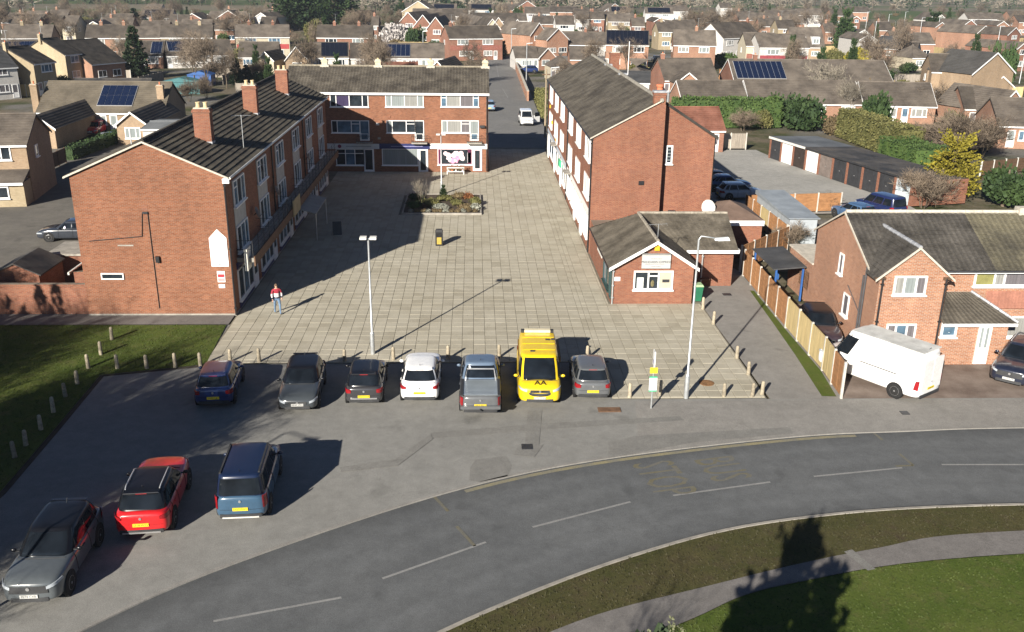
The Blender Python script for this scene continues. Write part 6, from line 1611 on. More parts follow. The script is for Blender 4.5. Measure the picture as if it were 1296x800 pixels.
q = G(560,253); put_tree('bed_shrub', 'slim green shrub beside the white lamp post', 'shrub', None, CON_M[0], (q.x+.1,q.y-.6,PZ), (.9,.9,1.2), BG)
tm, cm_ = bare_meshes(555, h=3.0, maxl=3, kids=(7,5,4), r=.05, bark=BARK, twig=TWIG_G, spread=.35, fork=True)
q = G(534,262); put_tree('young_tree', 'thin grey upright young tree in the plaza bed', 'tree', tm, cm_, (q.x,q.y,PZ), (.5,.5,.85))

# ---- trees whose tops and shadows come into the picture from below and from the left
sh_t, sh_c = MB(), MB(); R = random.Random(61)
put = conifer_mesh(71, LEAF_C, 6500, .27, .026, .05, .66, .06, .6)
for x_, y_, h_, w_ in ((1.5,11.6,6.1,6.0),(4.5,12.6,6.3,5.6)):
    put_tree('conifer', 'smaller conifer beside the pale tipped one at the park edge', 'tree', TRK, put, (x_,y_,0), (w_,w_,h_), 'smaller park edge conifers')
t = put_tree('conifer', 'conifer at the park edge with pale tips just below the view', 'tree', TRK, put, (3.0,12.5,0), (8.6,8.6,7.35))
tips = MB(); TIPM = leafmat('pale_tip', (.10,.11,.06), (.17,.175,.10), 2, 0)
for (x, y, h) in ((2.75,12.5,8.22),(3.28,12.55,8.2),(2.5,12.45,7.95),(3.5,12.5,8.02),(3.05,12.6,7.9)):
    for i in range(90):
        z = R.random(); a = R.uniform(0,6.28); rr = .10*(1-z)+.01
        leaf(tips, Vector((x-3.0+math.cos(a)*rr, y-12.5+math.sin(a)*rr, h-.9+.9*z)), .055, R, out=Vector((math.cos(a),math.sin(a),.8)))
tips.v = [(v[0]/8.6, v[1]/8.6, v[2]/7.35) for v in tips.v]; stuff(tips.build('pale_tips', TIPM, t))
tm, cm_ = bare_meshes(612, h=8.35, maxl=4, kids=(8,5,4,3), r=.14, bark=BARK_P, twig=M('straw_twig', (.36,.26,.13), .9, .25, 2, 0), spread=.45)
put_tree('bare_tree', 'slender bare tree with straw coloured twig tips at the bottom of the view', 'tree', tm, cm_, (-1.3,11.4,0), 1.0, None, .4)
OFF = 'trees by the road that shade the forecourt'
MINR[0] = .014
SHD = bare_meshes(631, h=11, maxl=4, kids=(14,11,8,7), r=.26, spread=.8)
SHD2 = bare_meshes(632, h=11, maxl=4, kids=(13,10,8,6), r=.26, spread=.8)
for x, y, s, pl, rz in ((-22.6,21.5,1.0,SHD,.3),(-31.5,30.5,1.1,SHD,4.0),(-36,36,1.0,SHD2,.9),(-24.3,18.6,1.05,SHD2,5.0),(-23.0,22.4,1.0,SHD2,.2),(-26.2,24.2,1.0,SHD2,1.4),(-24.8,15.4,1.0,SHD,1.2),(-33.5,41.5,.9,SHD,2.6)):
    put_tree('roadside_tree', 'large twiggy tree at the edge of the lawn shading the forecourt', 'tree', pl[0], pl[1], (x,y,.0), s, OFF, rz)
EV = bush_mesh(640, LEAF_D, 2600, 1, 1, 1, .10, 12, core=False)
EVT = bush_mesh(641, LEAF_D, 3600, 1, 1, 1, .06, 40, core=False, lr=(.08,.17), zr=(.22,.95), dr=.95)
for x, y, w, h in ((-22.6,20.6,3.2,10.5),(-23.4,23.6,2.8,9.5),(-32.5,34.5,2.4,8.5)):
    put_tree('ivy_clad_tree', 'tall ivy clad tree among the roadside trees', 'tree', TRK, EVT, (x,y,0), (w,w,h), 'ivy clad trees beside the roadside trees')
for x, y, w, h in ((-23.2,26.4,1.6,3.6),):
    put_tree('evergreen_shrub', 'tall evergreen shrub beside the twiggy roadside trees', 'shrub', TRK, EV, (x,y,.0), (w,w,h), 'evergreens beside the roadside trees')
# ================================================================== HOUSES BEHIND
FOOT = []
def house(label, A, B, he=4.9, dep=7.5, rise=None, axis='x', wall=None, roof=None, st=2, chim=(), group=None, hip=0.0, trim=None, solar=None, win=True, seed=0, clad=None, cat='house', name='house', pitch=.62, porch=False, lean=False, bigwin=False, gl=None, cm_=None, back=False):
    wall = wall or BRF; roof = roof or TILE_F; trim = trim or WHITE
    pa = G(*A, he)
    if B[0] == 'w': L = B[1]*(pa-Vector((0,0,CAM_H))).length/F_PX; d = Vector((math.cos(B[2]), math.sin(B[2]), 0))*L
    else: d = G(*B, he)-pa; L = d.length
    an = math.atan2(d.y, d.x)
    R = random.Random(label+str(A)); root = thing(name, label, cat, (pa.x, pa.y, 0), an, group)
    for (u, v) in ((.5,.5),(.15,.2),(.85,.2),(.15,.8),(.85,.8)):
        FOOT.append((pa.x+d.x*u-d.y/L*dep*v, pa.y+d.y*u+d.x/L*dep*v, max(2.5, min(L,dep)*.45)))
    half = dep/2 if axis == 'x' else L/2; rs = rise or half*pitch; k = rs/half; ov = .22
    top = he+rs
    if axis == 'x':
        pts = [(0,-.12),(dep,-.12),(dep,he),(dep/2,top-.08),(0,he)] if not hip else [(0,-.12),(dep,-.12),(dep,he),(0,he)]
        w_ = MB(); n = len(pts)
        w_.v = [(0,p[0],p[1]) for p in pts]+[(L,p[0],p[1]) for p in pts]
        w_.f = [tuple(range(n-1,-1,-1)), tuple(range(n,2*n))]+[(i,(i+1)%n,(i+1)%n+n,i+n) for i in range(n)]
        w_.build('wall', wall, root)
        h_ = hip*dep/2; mb = MB(); e = .12
        roof_slope(mb, (-e,-ov,he-ov*k), (L+e,-ov,he-ov*k), (h_-e*(not hip),dep/2,top), (L-h_+e*(not hip),dep/2,top), .36, .045)
        roof_slope(mb, (-e,dep+ov,he-ov*k), (L+e,dep+ov,he-ov*k), (h_-e*(not hip),dep/2,top), (L-h_+e*(not hip),dep/2,top), .36, .045)
        if hip:
            roof_slope(mb, (-e,-ov,he-ov*k), (-e,dep+ov,he-ov*k), (h_,dep/2,top), (h_+.01,dep/2,top), .36, .045)
            roof_slope(mb, (L+e,-ov,he-ov*k), (L+e,dep+ov,he-ov*k), (L-h_,dep/2,top), (L-h_-.01,dep/2,top), .36, .045)
        mb.build('roof', roof, root)
        mb = MB().tube([(h_-e,dep/2,top+.03),(L-h_+e,dep/2,top+.03)], .11, 5); mb.build('ridge', cm_ or roof, root)
        mb = MB().box(-e, L+e, -ov-.02, -ov+.03, he-ov*k-.16, he-ov*k); mb.build('fascia', trim, root)
        if not hip:
            for x, nx in ((-e,-1),(L+e,1)):
                for yy in (-ov, dep+ov): mb = MB(); barge(mb, (x,yy,he-ov*k+.04), (x,dep/2,top+.04), .18, .04, (nx,0,0)); mb.build('barge_board', trim if lean else roof, root)
    else:
        ngon_wall([(0,-.12),(L,-.12),(L,he),(L/2,top-.08),(0,he)], 0, dep).build('wall', wall, root)
        mb = MB()
        roof_slope(mb, (-ov,-.25,he-ov*k), (-ov,dep+.1,he-ov*k), (L/2,-.25,top), (L/2,dep+.1,top), .36, .045)
        roof_slope(mb, (L+ov,-.25,he-ov*k), (L+ov,dep+.1,he-ov*k), (L/2,-.25,top), (L/2,dep+.1,top), .36, .045)
        mb.build('roof', roof, root)
        for xx in (-ov, L+ov): mb = MB(); barge(mb, (xx,-.25,he-ov*k+.03), (L/2,-.25,top+.03), .22, .05); mb.build('barge_board', trim, root)
    # windows
    near = pa.y < 150
    gls = gl or [G_DARK, G_CURT, G_BLUE, G_PALE, G_CURT2]
    if win:
        unit = 5.4 if st == 2 else 4.2
        nu = max(1, round(L/unit)); uw = L/nu
        for f in range(st):
            z = .95+f*2.5 if st == 2 else .85
            for i in range(nu):
                ww = min(uw*.5, 2.6 if f or bigwin else 2.1) if axis == 'x' else min(L*.42, 2.4)
                hw_ = 1.15; x = i*uw+(uw-ww)*R.uniform(.35,.65)
                if z+hw_ > he-.15: hw_ = he-.2-z
                if hw_ < .4: continue
                cols = (1,1.4,1) if ww > 1.9 else (1,1)
                window(root, (x,0,z), 0, ww, hw_, cols, [R.choice(gls)], t=.1, split=False, dep=.06)
                if f == 0 and axis == 'x' and uw-ww > 2.0:
                    window(root, (x+ww+.35 if x+ww+1.4 < (i+1)*uw else x-1.25,0,.05), 0, .9, 2.0, (1,), [R.choice(gls)], t=.12, split=False, dep=.05, name='door', door=.4, sill=False)
        if axis == 'x' and not hip and st == 2:
            window(root, (0, dep*.62, 3.3), -PI/2, .8, 1.0, (1,), [G_DARK], t=.1, split=False)
            window(root, (L, dep*.3, 3.3), PI/2, .8, 1.0, (1,), [G_DARK], t=.1, split=False)
        if axis == 'y' and st == 2: pass
    if clad: MB().box(.15, L-.15, -.04, 0, 2.25, 3.3).build('cladding', clad, root)
    for cx in chim:
        if axis == 'x': chimney(root, cx*L, dep/2+(.0 if cx not in (0,1) else 0), top-.8, top+.75, .65, .5, wall if wall not in (RENDER_W, RENDER_C) else BRF, 1, TERRA, False, .25, .11)
        else: chimney(root, L/2, cx*dep, top-.8, top+.75, .55, .6, wall if wall not in (RENDER_W, RENDER_C) else BRF, 1, TERRA, False, .25, .11)
    if solar:
        x0, x1, v0, v1, nx, ny, sm_ = solar
        e0 = Vector((0,-ov,he-ov*k)); sl = Vector((0, dep/2+ov, rs+ov*k)); nr = Vector((0,-k,1)).normalized()
        pw = (x1-x0)*L/nx; pl = sl.length*(v1-v0)/ny
        me = MB().box(.02,pw-.02,.02,pl-.02,0,.04).mesh('solar_panel', sm_)
        fr = MB()
        for i in range(nx):
            for j in range(ny):
                o = inst('solar_panel', me, root, tuple(e0+sl*(v0+(v1-v0)*j/ny)+Vector((x0*L+i*pw,0,0))+nr*.12)); o.rotation_euler.x = math.atan(k)
        fm = MB().box(-.03,(x1-x0)*L+.03,-.03,sl.length*(v1-v0)+.03,-.05,.018).build('panel_frame', RAILM if sm_ is SOLAR else DARK, root, None, tuple(e0+sl*v0+Vector((x0*L,0,0))+nr*.11)); fm.rotation_euler.x = math.atan(k)
    if chim and pa.y < 330 and R.random() < .75:
        if axis == 'x': antenna(root, chim[0]*L+.3, dep/2, top+.3, 2.2, 5)
    if porch: MB().box(L*.35, L*.62, -1.2, 0, 0, 2.3).build('porch', trim, root)
    return root
B_ = 'bungalows behind the brick blocks'; T2 = 'two storey houses behind the brick blocks'
# -- left, near
h = house('two storey house with dark shaded gable end and white windows beside the yard', (-60,183), (32,181.5), 4.8, 7.0, 1.9, wall=BRT, roof=TILE_F, gl=[G_DARK, G_CURT])
hl_ = (G(32,181.5,4.8)-G(-60,183,4.8)).length
MB().hull([(0,-2.2,1.9),(hl_,-2.2,1.9),(hl_,0,2.4),(0,0,2.4)],[(0,-2.2,2.0),(hl_,-2.2,2.0),(hl_,0,2.7),(0,0,2.7)]).build('lean_to_roof', TILE_F, h)
MB().box(.05,hl_-.05,-2.0,-.01,0,1.95).build('lean_to_wall', BRY, h); MB().box(0,hl_,-2.3,-2.2,1.8,2.0).build('lean_to_fascia', WHITE, h)
window(h, (hl_-3.2,-2.0,.7), 0, 2.0, 1.0, (1,1), [G_DARK], t=.1); 
b7 = house('long brown roofed bungalow with a blue solar array and two gabled wings', (47,141), (206,142), 2.4, 9.2, 3.0, wall=BRT, roof=M('bungalow_tile', (.12,.102,.076), .93, .2, .5, 6, col2=(.165,.14,.105)), st=1, chim=(), solar=(.46,.74,.22,.86,5,2,SOLAR), trim=WHITE, gl=[G_BLUE, G_PALE])
for A, B, lb_ in (((27,161),(69,161),'left'),((147,157),(187,157),'right')):
    pa, pb_ = G(*A,2.3), G(*B,2.3); L = (pb_-pa).length; an = math.atan2(pb_.y-pa.y, pb_.x-pa.x)
    inv = Matrix.Rotation(-b7.rotation_euler.z, 4, 'Z'); lo = inv @ Vector((pa.x-b7.location.x, pa.y-b7.location.y, 0)); ln_ = max(3, -lo.y+3.0)
    wg = ngon_wall([(0,0),(L,0),(L,2.3),(L/2,3.6),(0,2.3)],0,ln_).build('wing_wall', BRT, b7, None, (lo.x,lo.y,0))
    mb = MB(); kk_ = 1.3/(L/2)
    roof_slope(mb,(-.25,-.25,2.3-.25*kk_),(-.25,ln_,2.3-.25*kk_),(L/2,-.25,3.65),(L/2,ln_,3.65),.34,.05); roof_slope(mb,(L+.25,-.25,2.3-.25*kk_),(L+.25,ln_,2.3-.25*kk_),(L/2,-.25,3.65),(L/2,ln_,3.65),.34,.05)
    mb.build('wing_roof', TILE_F, wg)
    mb = MB(); barge(mb,(-.25,-.26,2.36-.25*kk_),(L/2,-.26,3.69),.22,.05); barge(mb,(L+.25,-.26,2.36-.25*kk_),(L/2,-.26,3.69),.22,.05); mb.build('barge_board', WHITE, wg)
    window(wg, (L*.25,0,.7), 0, L*.5, 1.25, (1,1.4,1), [G_PALE], t=.1)
for x in (-.9, 14.0): chimney(b7, x, 2.2, 0, 5.3, .8, .6, BRT, 1, TERRA, False)
house('yellow gabled house with dark roof and big chimney beyond the bungalow', (42,80.5), (69,77.5), 4.9, 9, 2.2, wall=BRY, roof=TILE_D, chim=(.0,), gl=[G_BLUE], group=None)
house('yellow gabled house next in the staggered row with white windows', (82,69), (102,67.2), 4.9, 9.5, 2.4, wall=BRY, roof=TILE_D, chim=(.0,), gl=[G_BLUE, G_CURT])
house('low house with dark navy solar roof at the left edge', (-30,87), (21,84), 4.6, 9, 2.6, wall=RENDER_W, roof=SLATE, gl=[G_CURT2])
house('dark slate roofed house with one wide sunless slope', (116,81), (158,77.5), 3.2, 13, 3.6, wall=BRP, roof=TILE_D, st=1, gl=[G_DARK])
house('long dark timber workshop with low felt roof', (90,108), (187,108), 2.3, 5, .7, wall=M('dark_board', (.09,.09,.095), .8, .15), roof=FELT_D, st=1, win=False, cat='shed', name='workshop')
# -- row of two storey terraces
house('yellow brick terrace with white windows at the far left', (2,48), (64,48), 4.9, 8, 2.4, wall=BRY, chim=(.35,.75), gl=[G_CURT, G_DARK])
house('pink brick terrace with white window bands left of the tall conifer', (108,47.5), (166,47.5), 4.9, 8, 2.4, wall=BRP, chim=(.3,.8), gl=[G_CURT, G_PALE])
house('yellow brick semi with dark gable right of the tall conifer', (203,47), (268,47), 4.9, 8, 2.4, wall=BRY, chim=(.3,.75), gl=[G_DARK, G_CURT])
house('brown terraced house set back beside the tall conifer', (166,47.5), (202,47.5), 3.6, 8, 2.2, wall=BRF)
house('buff terrace with red band below its upper windows', (298,46.5), (366,46.5), 4.9, 8, 2.4, wall=RENDER_C, clad=M('red_clad', (.36,.06,.06), .7), chim=(.25,.7), gl=[G_DARK, G_BLUE])
house('red brick semi with wide white windows below the big conifers', (401,47), (471,47.5), 4.9, 8, 2.4, wall=BRF, chim=(.3,.75), gl=[G_DARK, G_PALE])
# -- bungalow row
house('white walled bungalow with a large solar array', (211,70.5), (295,69), 2.4, 10, 2.6, wall=RENDER_W, st=1, solar=(.04,.40,.3,.92,6,2,SOLAR), gl=[G_DARK, G_CURT])
house('bungalow with solar panels half hidden by the tall conifer', (150,70.5), (205,70.5), 2.4, 9, 2.6, wall=BRP, st=1, solar=(.72,.97,.15,.9,3,2,SOLAR))
house('small bungalow with solar strip behind the yellow houses', (3,68), (62,67), 2.4, 8, 2.4, wall=BRP, st=1, solar=(.02,.95,.25,.85,8,1,SOLAR))
house('brown roofed bungalow with cream front gable', (302,72), (352,72), 2.4, 9, 2.6, wall=BRT, st=1)
house('cream gabled bungalow porch beside the grey lean-to', (326,75.5), (346,76), 2.4, 7, 1.6, axis='y', wall=RENDER_C, st=1)
house('brown brick gable fronted bungalow behind the middle block', (361,75), (389,75), 2.6, 9, 2.4, axis='y', wall=BRT, st=1)
house('bungalow with a dark solar roof behind the middle block', (392,72.5), (441,72.5), 2.4, 9, 2.6, wall=RENDER_W, st=1, roof=TILE_F, solar=(.30,.98,.1,.95,6,2,SOLARK))
house('plain grey roofed bungalow with white fascia', (444,73.5), (485,73.5), 2.4, 9, 2.6, wall=RENDER_W, st=1)
house('bungalow with twelve framed solar panels behind the middle block', (482,73), (562,73.5), 2.4, 9, 2.6, wall=RENDER_W, st=1, solar=(.02,.46,.12,.88,6,2,SOLAR))
house('low purple-brown roofed store just beyond the middle block ridge', (480,88), (529,88), 2.6, 5, 1.0, wall=BRF, roof=TILE_R, st=1, win=False, cat='outbuilding', name='outbuilding')
house('orange brick gable house with a blue solar slope beside the street', (531,101), (577,102.5), 2.6, 11, 3.0, axis='y', wall=BRO, roof=TILE_F, st=1)
house('two storey tile hung house with long windows at the street end', (569,48.5), (636,48), 4.9, 8, 2.5, wall=BRF, clad=WOODCLAD, chim=(.1,), gl=[G_PALE, G_CURT], porch=False)
house('white flat porch extension with garage in front of the tile hung house', (609,59), (638,59), 2.4, 5, .9, wall=RENDER_W, st=1)
for i, (a, b) in enumerate((((505,28),(529,28.6)),((524,32.5),(547,33)),((540,36),(563,36.4)))):
    house('red brick gable end, one of three stepping along the far close', a, b, 4.9, 16, 3.0, axis='y', wall=BRF, st=2, group='brick gable ends along the far close', roof=TILE_F)
for i, (a, b) in enumerate((((588,30),(606,30)),((601,33),(619,33)),((613,36),(633,36)))):
    house('cream gable fronted house in the row before the white flats', a, b, 4.6, 14, 2.6, axis='y', wall=RENDER_C, st=2, group='cream gable fronts in the far row', roof=TILE_F)
house('tan gable fronted house at the end of the cream row', (620,36), (641,36), 4.6, 14, 3.0, axis='y', wall=BRT, st=2)
# -- right of the street
house('red brick gable end at the street corner', (645,37), (664,37), 4.9, 12, 2.6, axis='y', wall=BRO, st=2)
house('orange gable house with one small upper window', (671,44), (692,43.3), 4.9, 12, 2.8, axis='y', wall=BRO, st=2)
house('orange brick gable house with white bay below it', (692,50), (719,49.2), 4.0, 10, 2.6, axis='y', wall=BRO, st=1)
house('peach gabled bungalow with white windows inside the corner wall', (653,73.5), (682,73.5), 2.4, 8, 2.0, wall=RENDER_W, st=1)
house('peach brick front gable of the corner bungalow', (681,73.5), (704,72.8), 2.4, 9, 2.0, axis='y', wall=BRP, st=1)
house('bungalow with yellow wall and hipped grey roof behind the right block', (700,86), (729,86), 2.5, 9, 2.3, hip=.6, wall=RENDER_C, st=1)
house('small grey roofed bungalow beside the yellow walled one', (722,75), (756,75.4), 2.4, 9, 2.2, wall=BRP, st=1, win=False)
house('long grey roofed bungalow with white fascia and many windows', (701,56), (766,57), 2.6, 10, 2.8, wall=RENDER_W, st=1, chim=(.62,))
house('orange brick house with an all black solar roof', (767,56), (821,57), 5.0, 8.5, 2.6, wall=BRP, solar=(.01,.99,.05,.98,10,3,SOLARK), gl=[G_CURT, G_DARK])
house('brick semi with white windows and a green hedge in front', (853,56.5), (906,57.5), 5.0, 8, 2.8, wall=BRP, chim=(.55,), gl=[G_CURT, G_PALE])
house('white gabled house with brown roof behind the blossom tree', (916,48), (963,46), 5.2, 8.5, 3.2, wall=RENDER_W, gl=[G_CURT], chim=(.98,))
house('cream rendered wing with brown lower band right of the white gable', (945,57.5), (985,58), 5.0, 8, 2.4, wall=RENDER_C, clad=WOODCLAD, gl=[G_PALE, G_CURT])
house('cream terrace with maroon band and white windows by the dark conifer', (962,59.5), (1024,60), 5.0, 8, 2.4, wall=RENDER_W, clad=M('maroon_clad', (.26,.05,.06), .7), gl=[G_PALE, G_CURT])
hh_ = house('tan chalet house with two white dormers', (1003,59), (1044,59.5), 3.0, 10, 4.2, wall=BRT, st=1, gl=[G_PALE])
for x in (.18, .62):
    L = (G(1044,59.5,3)-G(1003,59,3)).length; MB().box(x*L, x*L+1.8, .6, 3.5, 3.3, 5.3).build('dormer', WHITE, hh_); window(hh_, (x*L+.15,.6,3.7), 0, 1.5, 1.2, (1,1), [G_PALE], t=.1, split=False)
house('brick bungalow with wide front gable behind the evergreen hedge', (842,101), (909,101), 2.6, 10, 3.0, wall=BRF, st=1, chim=(.08,), gl=[G_CURT2])
house('small orange brick gable projecting from the hedge-side bungalow', (856,104), (886,104), 2.6, 4, 1.5, axis='y', wall=BRO, st=1)
house('brick gabled bungalow with a long blue solar array', (930,102), (1130,104), 2.6, 10.5, 3.0, wall=BRF, st=1, solar=(.02,.33,.12,.88,9,2,SOLAR), chim=(.17,), lean=True)
for a, b, lb_ in (((865,131),(948,131),'long low roof with white gable edge just beyond the hedge'),((950,130),(1092,131),'second long low brown roof beyond the hedge'),((1094,132),(1185,134),'third long low roof with a white conservatory')):
    house(lb_, a, b, 2.4, 8, 2.6, wall=BRP, st=1, lean=True)
house('red clay roofed brick hut with white fascia beside the yard fence', (858,164), (917,164), 2.5, 6.5, 2.0, wall=BRF, roof=TILE_R, st=1, trim=WHITE, cat='outbuilding', name='outbuilding')
house('flat grey felt roofed shop store behind the right block', (742,101), (783,103), 3.2, 9, .5, wall=BRF, roof=SLATE, st=1, win=False, cat='outbuilding', name='outbuilding')
house('dark slate roofed wing next to the felt roofed store', (784,104), (822,105), 3.2, 10, 1.2, wall=RENDER_W, roof=SLATE, st=1, win=False, cat='outbuilding', name='outbuilding')
house('brown hipped roof low block behind the two slate stores', (790,92), (815,93), 3.0, 8, 2.0, hip=.9, wall=BRF, st=1, win=False)
# -- right edge
house('large tan brick house with plain sunlit gable', (1230,93), (1283,91), 5.2, 8.5, 3.0, axis='y', wall=BRT, roof=M('blue_grey_tile', (.07,.067,.063), .9, .2, .6, 6), st=2, win=False)
house('tan brick front wing with small white window and glazed porch', (1180,90), (1218,91), 5.0, 7, 2.4, wall=BRT, roof=TILE_F, gl=[G_DARK], win=True)
house('small tan lean-to gable below the big plain gable', (1250,110), (1282,109.3), 3.0, 5, 1.6, axis='y', wall=BRT, st=1, win=False)
house('pink brick bungalow with brown roof and white windows by the hedge', (1222,137), (1254,138), 2.5, 9, 2.4, wall=BRP, st=1)
house('peach brick gable of the right hand bungalow', (1258,141), (1300,139), 2.5, 10, 2.6, axis='y', wall=BRP, st=1)
house('pale roofed house at the right edge with cream window', (1266,158), (1330,160), 2.6, 9, 2.6, wall=BRP, st=1)
house('brown roofed bungalow with white barge at the green garden', (1136,66), (1158,67), 2.6, 9, 2.2, wall=RENDER_W, st=1)
house('bungalow with yellow wall and grey hipped roof by the lamp posts', (1155,73), (1180,73), 2.6, 9, 2.4, hip=.5, wall=RENDER_C, st=1)
house('dark roofed bungalow with peach gable right of the tall conifer', (1103,60), (1136,62), 2.6, 10, 2.6, wall=BRP, roof=SLATE, st=1)
# -- small far houses, told apart only by where they stand
FAR = [('F',(12,33),(40,33),'b'),('F',(44,31),(70,31),'b'),('F',(78,33),(92,32),'c'),('G',(96,30),(108,30),'c'),('G',(110,32),(124,31),'c'),('F',(124,34),(160,34),'b'),('F',(130,28),(160,28),'b'),('F',(176,39),(207,38),'b'),('F',(228,37),(262,37),'b'),('F',(268,37),(296,37),'b'),
 ('F',(178,22),(212,22),'s'),('F',(183,14),(200,14),'w'),('G',(232,24),(253,24),'r'),('G',(256,22),(268,22),'b'),('G',(270,18),(281,18),'b'),('F',(282,20),(298,20),'b'),('F',(212,31),(235,30),'w'),
 ('F',(546,12.5),(576,12.5),'s'),('F',(593,12.5),(623,12.5),'s'),('F',(560,20),(590,20),'w'),('F',(470,32),(478,32),'r'),('F',(430,22),(470,24),'b'),
 ('F',(664,17),(694,17),'w'),('F',(696,15),(728,15),'b'),('F',(726,19),(760,19),'b'),('F',(729,24),(745,24),'w'),('F',(745,24),(764,25),'r'),('F',(770,27),(802,28),'y'),('F',(772,16),(796,16),'s'),('F',(800,33),(815,33),'r'),
 ('F',(817,17),(850,17),'s'),('F',(842,14),(870,14),'w'),('G',(828,27),(841,27),'r'),('G',(848,31),(862,30),'b'),('F',(834,40),(855,41),'y'),('F',(856,37),(882,37),'y'),
 ('F',(962,33),(985,33),'b'),('F',(985,36),(1005,36),'y'),('F',(975,29),(1015,31),'b'),('F',(1010,19),(1040,20),'w'),('F',(1045,40),(1056,41),'b'),
 ('G',(1088,50),(1108,50),'w'),('G',(1086,42),(1099,42),'w'),('G',(1078,24),(1088,24),'r'),('F',(1130,52),(1150,52),'b'),('F',(1150,55),(1180,56),'b'),('G',(1184,34),(1200,31),'p'),('G',(1216,34),(1240,32),'r'),('G',(1236,42),(1262,38),'p'),('G',(1275,44),(1300,40),'r'),('F',(1226,24),(1258,24),'w'),('G',(1262,32),(1276,30),'p'),('G',(1286,62),(1310,58),'r'),('F',(1290,28),(1320,28),'p'),
 ('F',(500,10),(530,10),'b'),('F',(640,12),(668,12),'b'),('F',(912,10),(926,10),'w'),('F',(340,12),(352,12),'w'),('G',(322,22),(340,24),'w'),('F',(328,34),(345,34),'p'),('F',(60,22),(80,22),'b'),('F',(30,24),(52,24),'b'),
 ('F',(380,24),(420,25),'b'),('F',(640,26),(666,27),'b'),('F',(676,30),(700,30),'b'),('F',(704,31),(726,32),'w'),('F',(884,28),(910,28),'b'),('F',(930,22),(956,22),'b'),('F',(1016,50),(1020,50),'b'),('F',(1110,38),(1128,38),'b')]
kinds = {'b':('far house with brown tiled roof among the gardens',BRP,TILE_F,2),'c':('far cream walled house with brown roof',RENDER_C,TILE_F,2),'w':('far white walled house among the gardens',RENDER_W,TILE_F,2),'r':('far red brick house among the gardens',BRF,TILE_F,2),'s':('far house with a dark solar roof',RENDER_W,TILE_F,2),'y':('far yellow brick house among the gardens',BRY,TILE_F,2),'p':('far pink brick gable house among the gardens',BRP,TILE_F,2)}
for f, a, b, k in FAR:
    b = ('w', b[0]-a[0], (0 if f == 'F' else (b[1]-a[1])*-.12)+RND.uniform(-.08,.08))
    lb_, wl_, rf_, st_ = kinds[k]
    g_ = {'b':'far brown roofed houses','c':'far cream houses','w':'far white houses','r':'far red brick houses','s':'far solar roofed houses','y':'far yellow houses','p':'far pink gable houses'}[k]
    lb_ = lb_+(' showing its gable end' if f == 'G' else (' with one chimney' if k in 'bry' else ' side on'))+(', a broad one' if b[1] > 28 else (', a narrow one' if b[1] < 17 else '')); g_ = lb_
    house(lb_, a, b, 4.7 if k != 'b' else 3.6, 8 if f == 'F' else 13, None, 'x' if f == 'F' else 'y', wl_, rf_, st_ if k != 'b' else 1, (.3,) if k in 'bry' and f == 'F' else (), g_, solar=(.1,.9,.2,.9,3,1,SOLARK) if k == 's' else None, pitch=.6)
# second scatter of far roofs
R = random.Random(404)
for i in range(20):
    for tr in range(30):
        x = R.uniform(-10,1300); y = R.uniform(13, 30)
        if 340 < x < 450 or (x < 330 and y < 17): continue
        q = G(x, y, 3.6)
        if all(math.hypot(q.x-f[0], q.y-f[1]) > f[2]+8 for f in FOOT): break
    else: continue
    w = R.uniform(10,16); k = R.choice('bbbbwrpy'); lb_, wl_, rf_, st_ = kinds[k]; s_ = w*F_PX/q.length
    dy = R.uniform(-.6,.6); ch_ = R.random() < .4; lb_ = lb_.replace('far ', 'distant ')+(' with a single chimney' if ch_ else ' without a chimney')
    house(lb_, (x,y), ('w', s_, dy*.6), 4.2, 8, None, R.choice(('x','x','y')) if k != 'b' else 'x', wl_, rf_, 2 if k != 'b' else 1, (.3,) if ch_ else (), {'b':'far brown roofed houses','w':'far white houses','r':'far red brick houses','y':'far yellow houses','p':'far pink gable houses'}[k], pitch=.6)

# ================================================================== TREES AND HEDGES AMONG THE HOUSES
conif('tall dark columnar conifer rising above the bungalow with solar panels', 174, 99, 35, 36, CON_D)
conif('small dark conifer behind the tall columnar one', 172, 42, 11, 22, CON_D, k=1)
conif('dark conifer left of the shaded block roof', 300, 108, 74, 22, CON_D, k=1)
conif('second dark conifer close beside the block chimneys', 313, 106, 82, 20, CON_D)
bush('round olive green tree above the dark conifers', 308, 86, 58, 26, LEAF_O, cat='tree', name='evergreen_tree')
conif('broad dark green conifer, left one of the great pair', 372, 38, -22, 66, CON_M)
conif('broad dark green conifer, right one of the great pair', 424, 38, -26, 74, CON_M, k=1)
conif('dark fir between the great pair of conifers', 398, 30, -14, 40, CON_M)
bush('yellow willow below the great conifers', 397, 56, 26, 28, LEAF_Y if False else LEAF_O, cat='tree', name='willow_tree')
bare('brown bare tree beside the yellow willow', 373, 57, 36, 1)
for i, (x, y, ty) in enumerate(((318,38,2),(330,38,4),(305,38,8))): bare('tall brown bare tree left of the great conifers', x, y, ty, i, 'bare trees left of the great conifers', wide=1.1)
bush('dark rounded evergreen by the far left terrace', 88, 56, 39, 18, LEAF_D, cat='tree', name='evergreen_tree')
conif('dark pointed evergreen behind the far left terrace', 70, 55, 30, 12, CON_D)
bush('yellow-green shrub before the dark workshop', 76, 112, 96, 26, LEAF_O)
bare('grey bare bush at the left garden fence', 18, 122, 92, 0, pool=BARE_S, wide=1.3, cat='shrub', name='bare_shrub')
bare('spreading pale bare bush beside the block chimney', 240, 128, 96, 1, pool=BARE_S, wide=1.2, cat='shrub', name='bare_shrub')
bare('leafless olive tree in front of the block roof', 262, 124, 92, 2, pool=BARE_S, cat='shrub', name='bare_shrub')
bush('grey blossom tree behind the solar bungalow', 502, 58, 30, 42, BLOSSOM, cat='tree', name='blossom_tree')
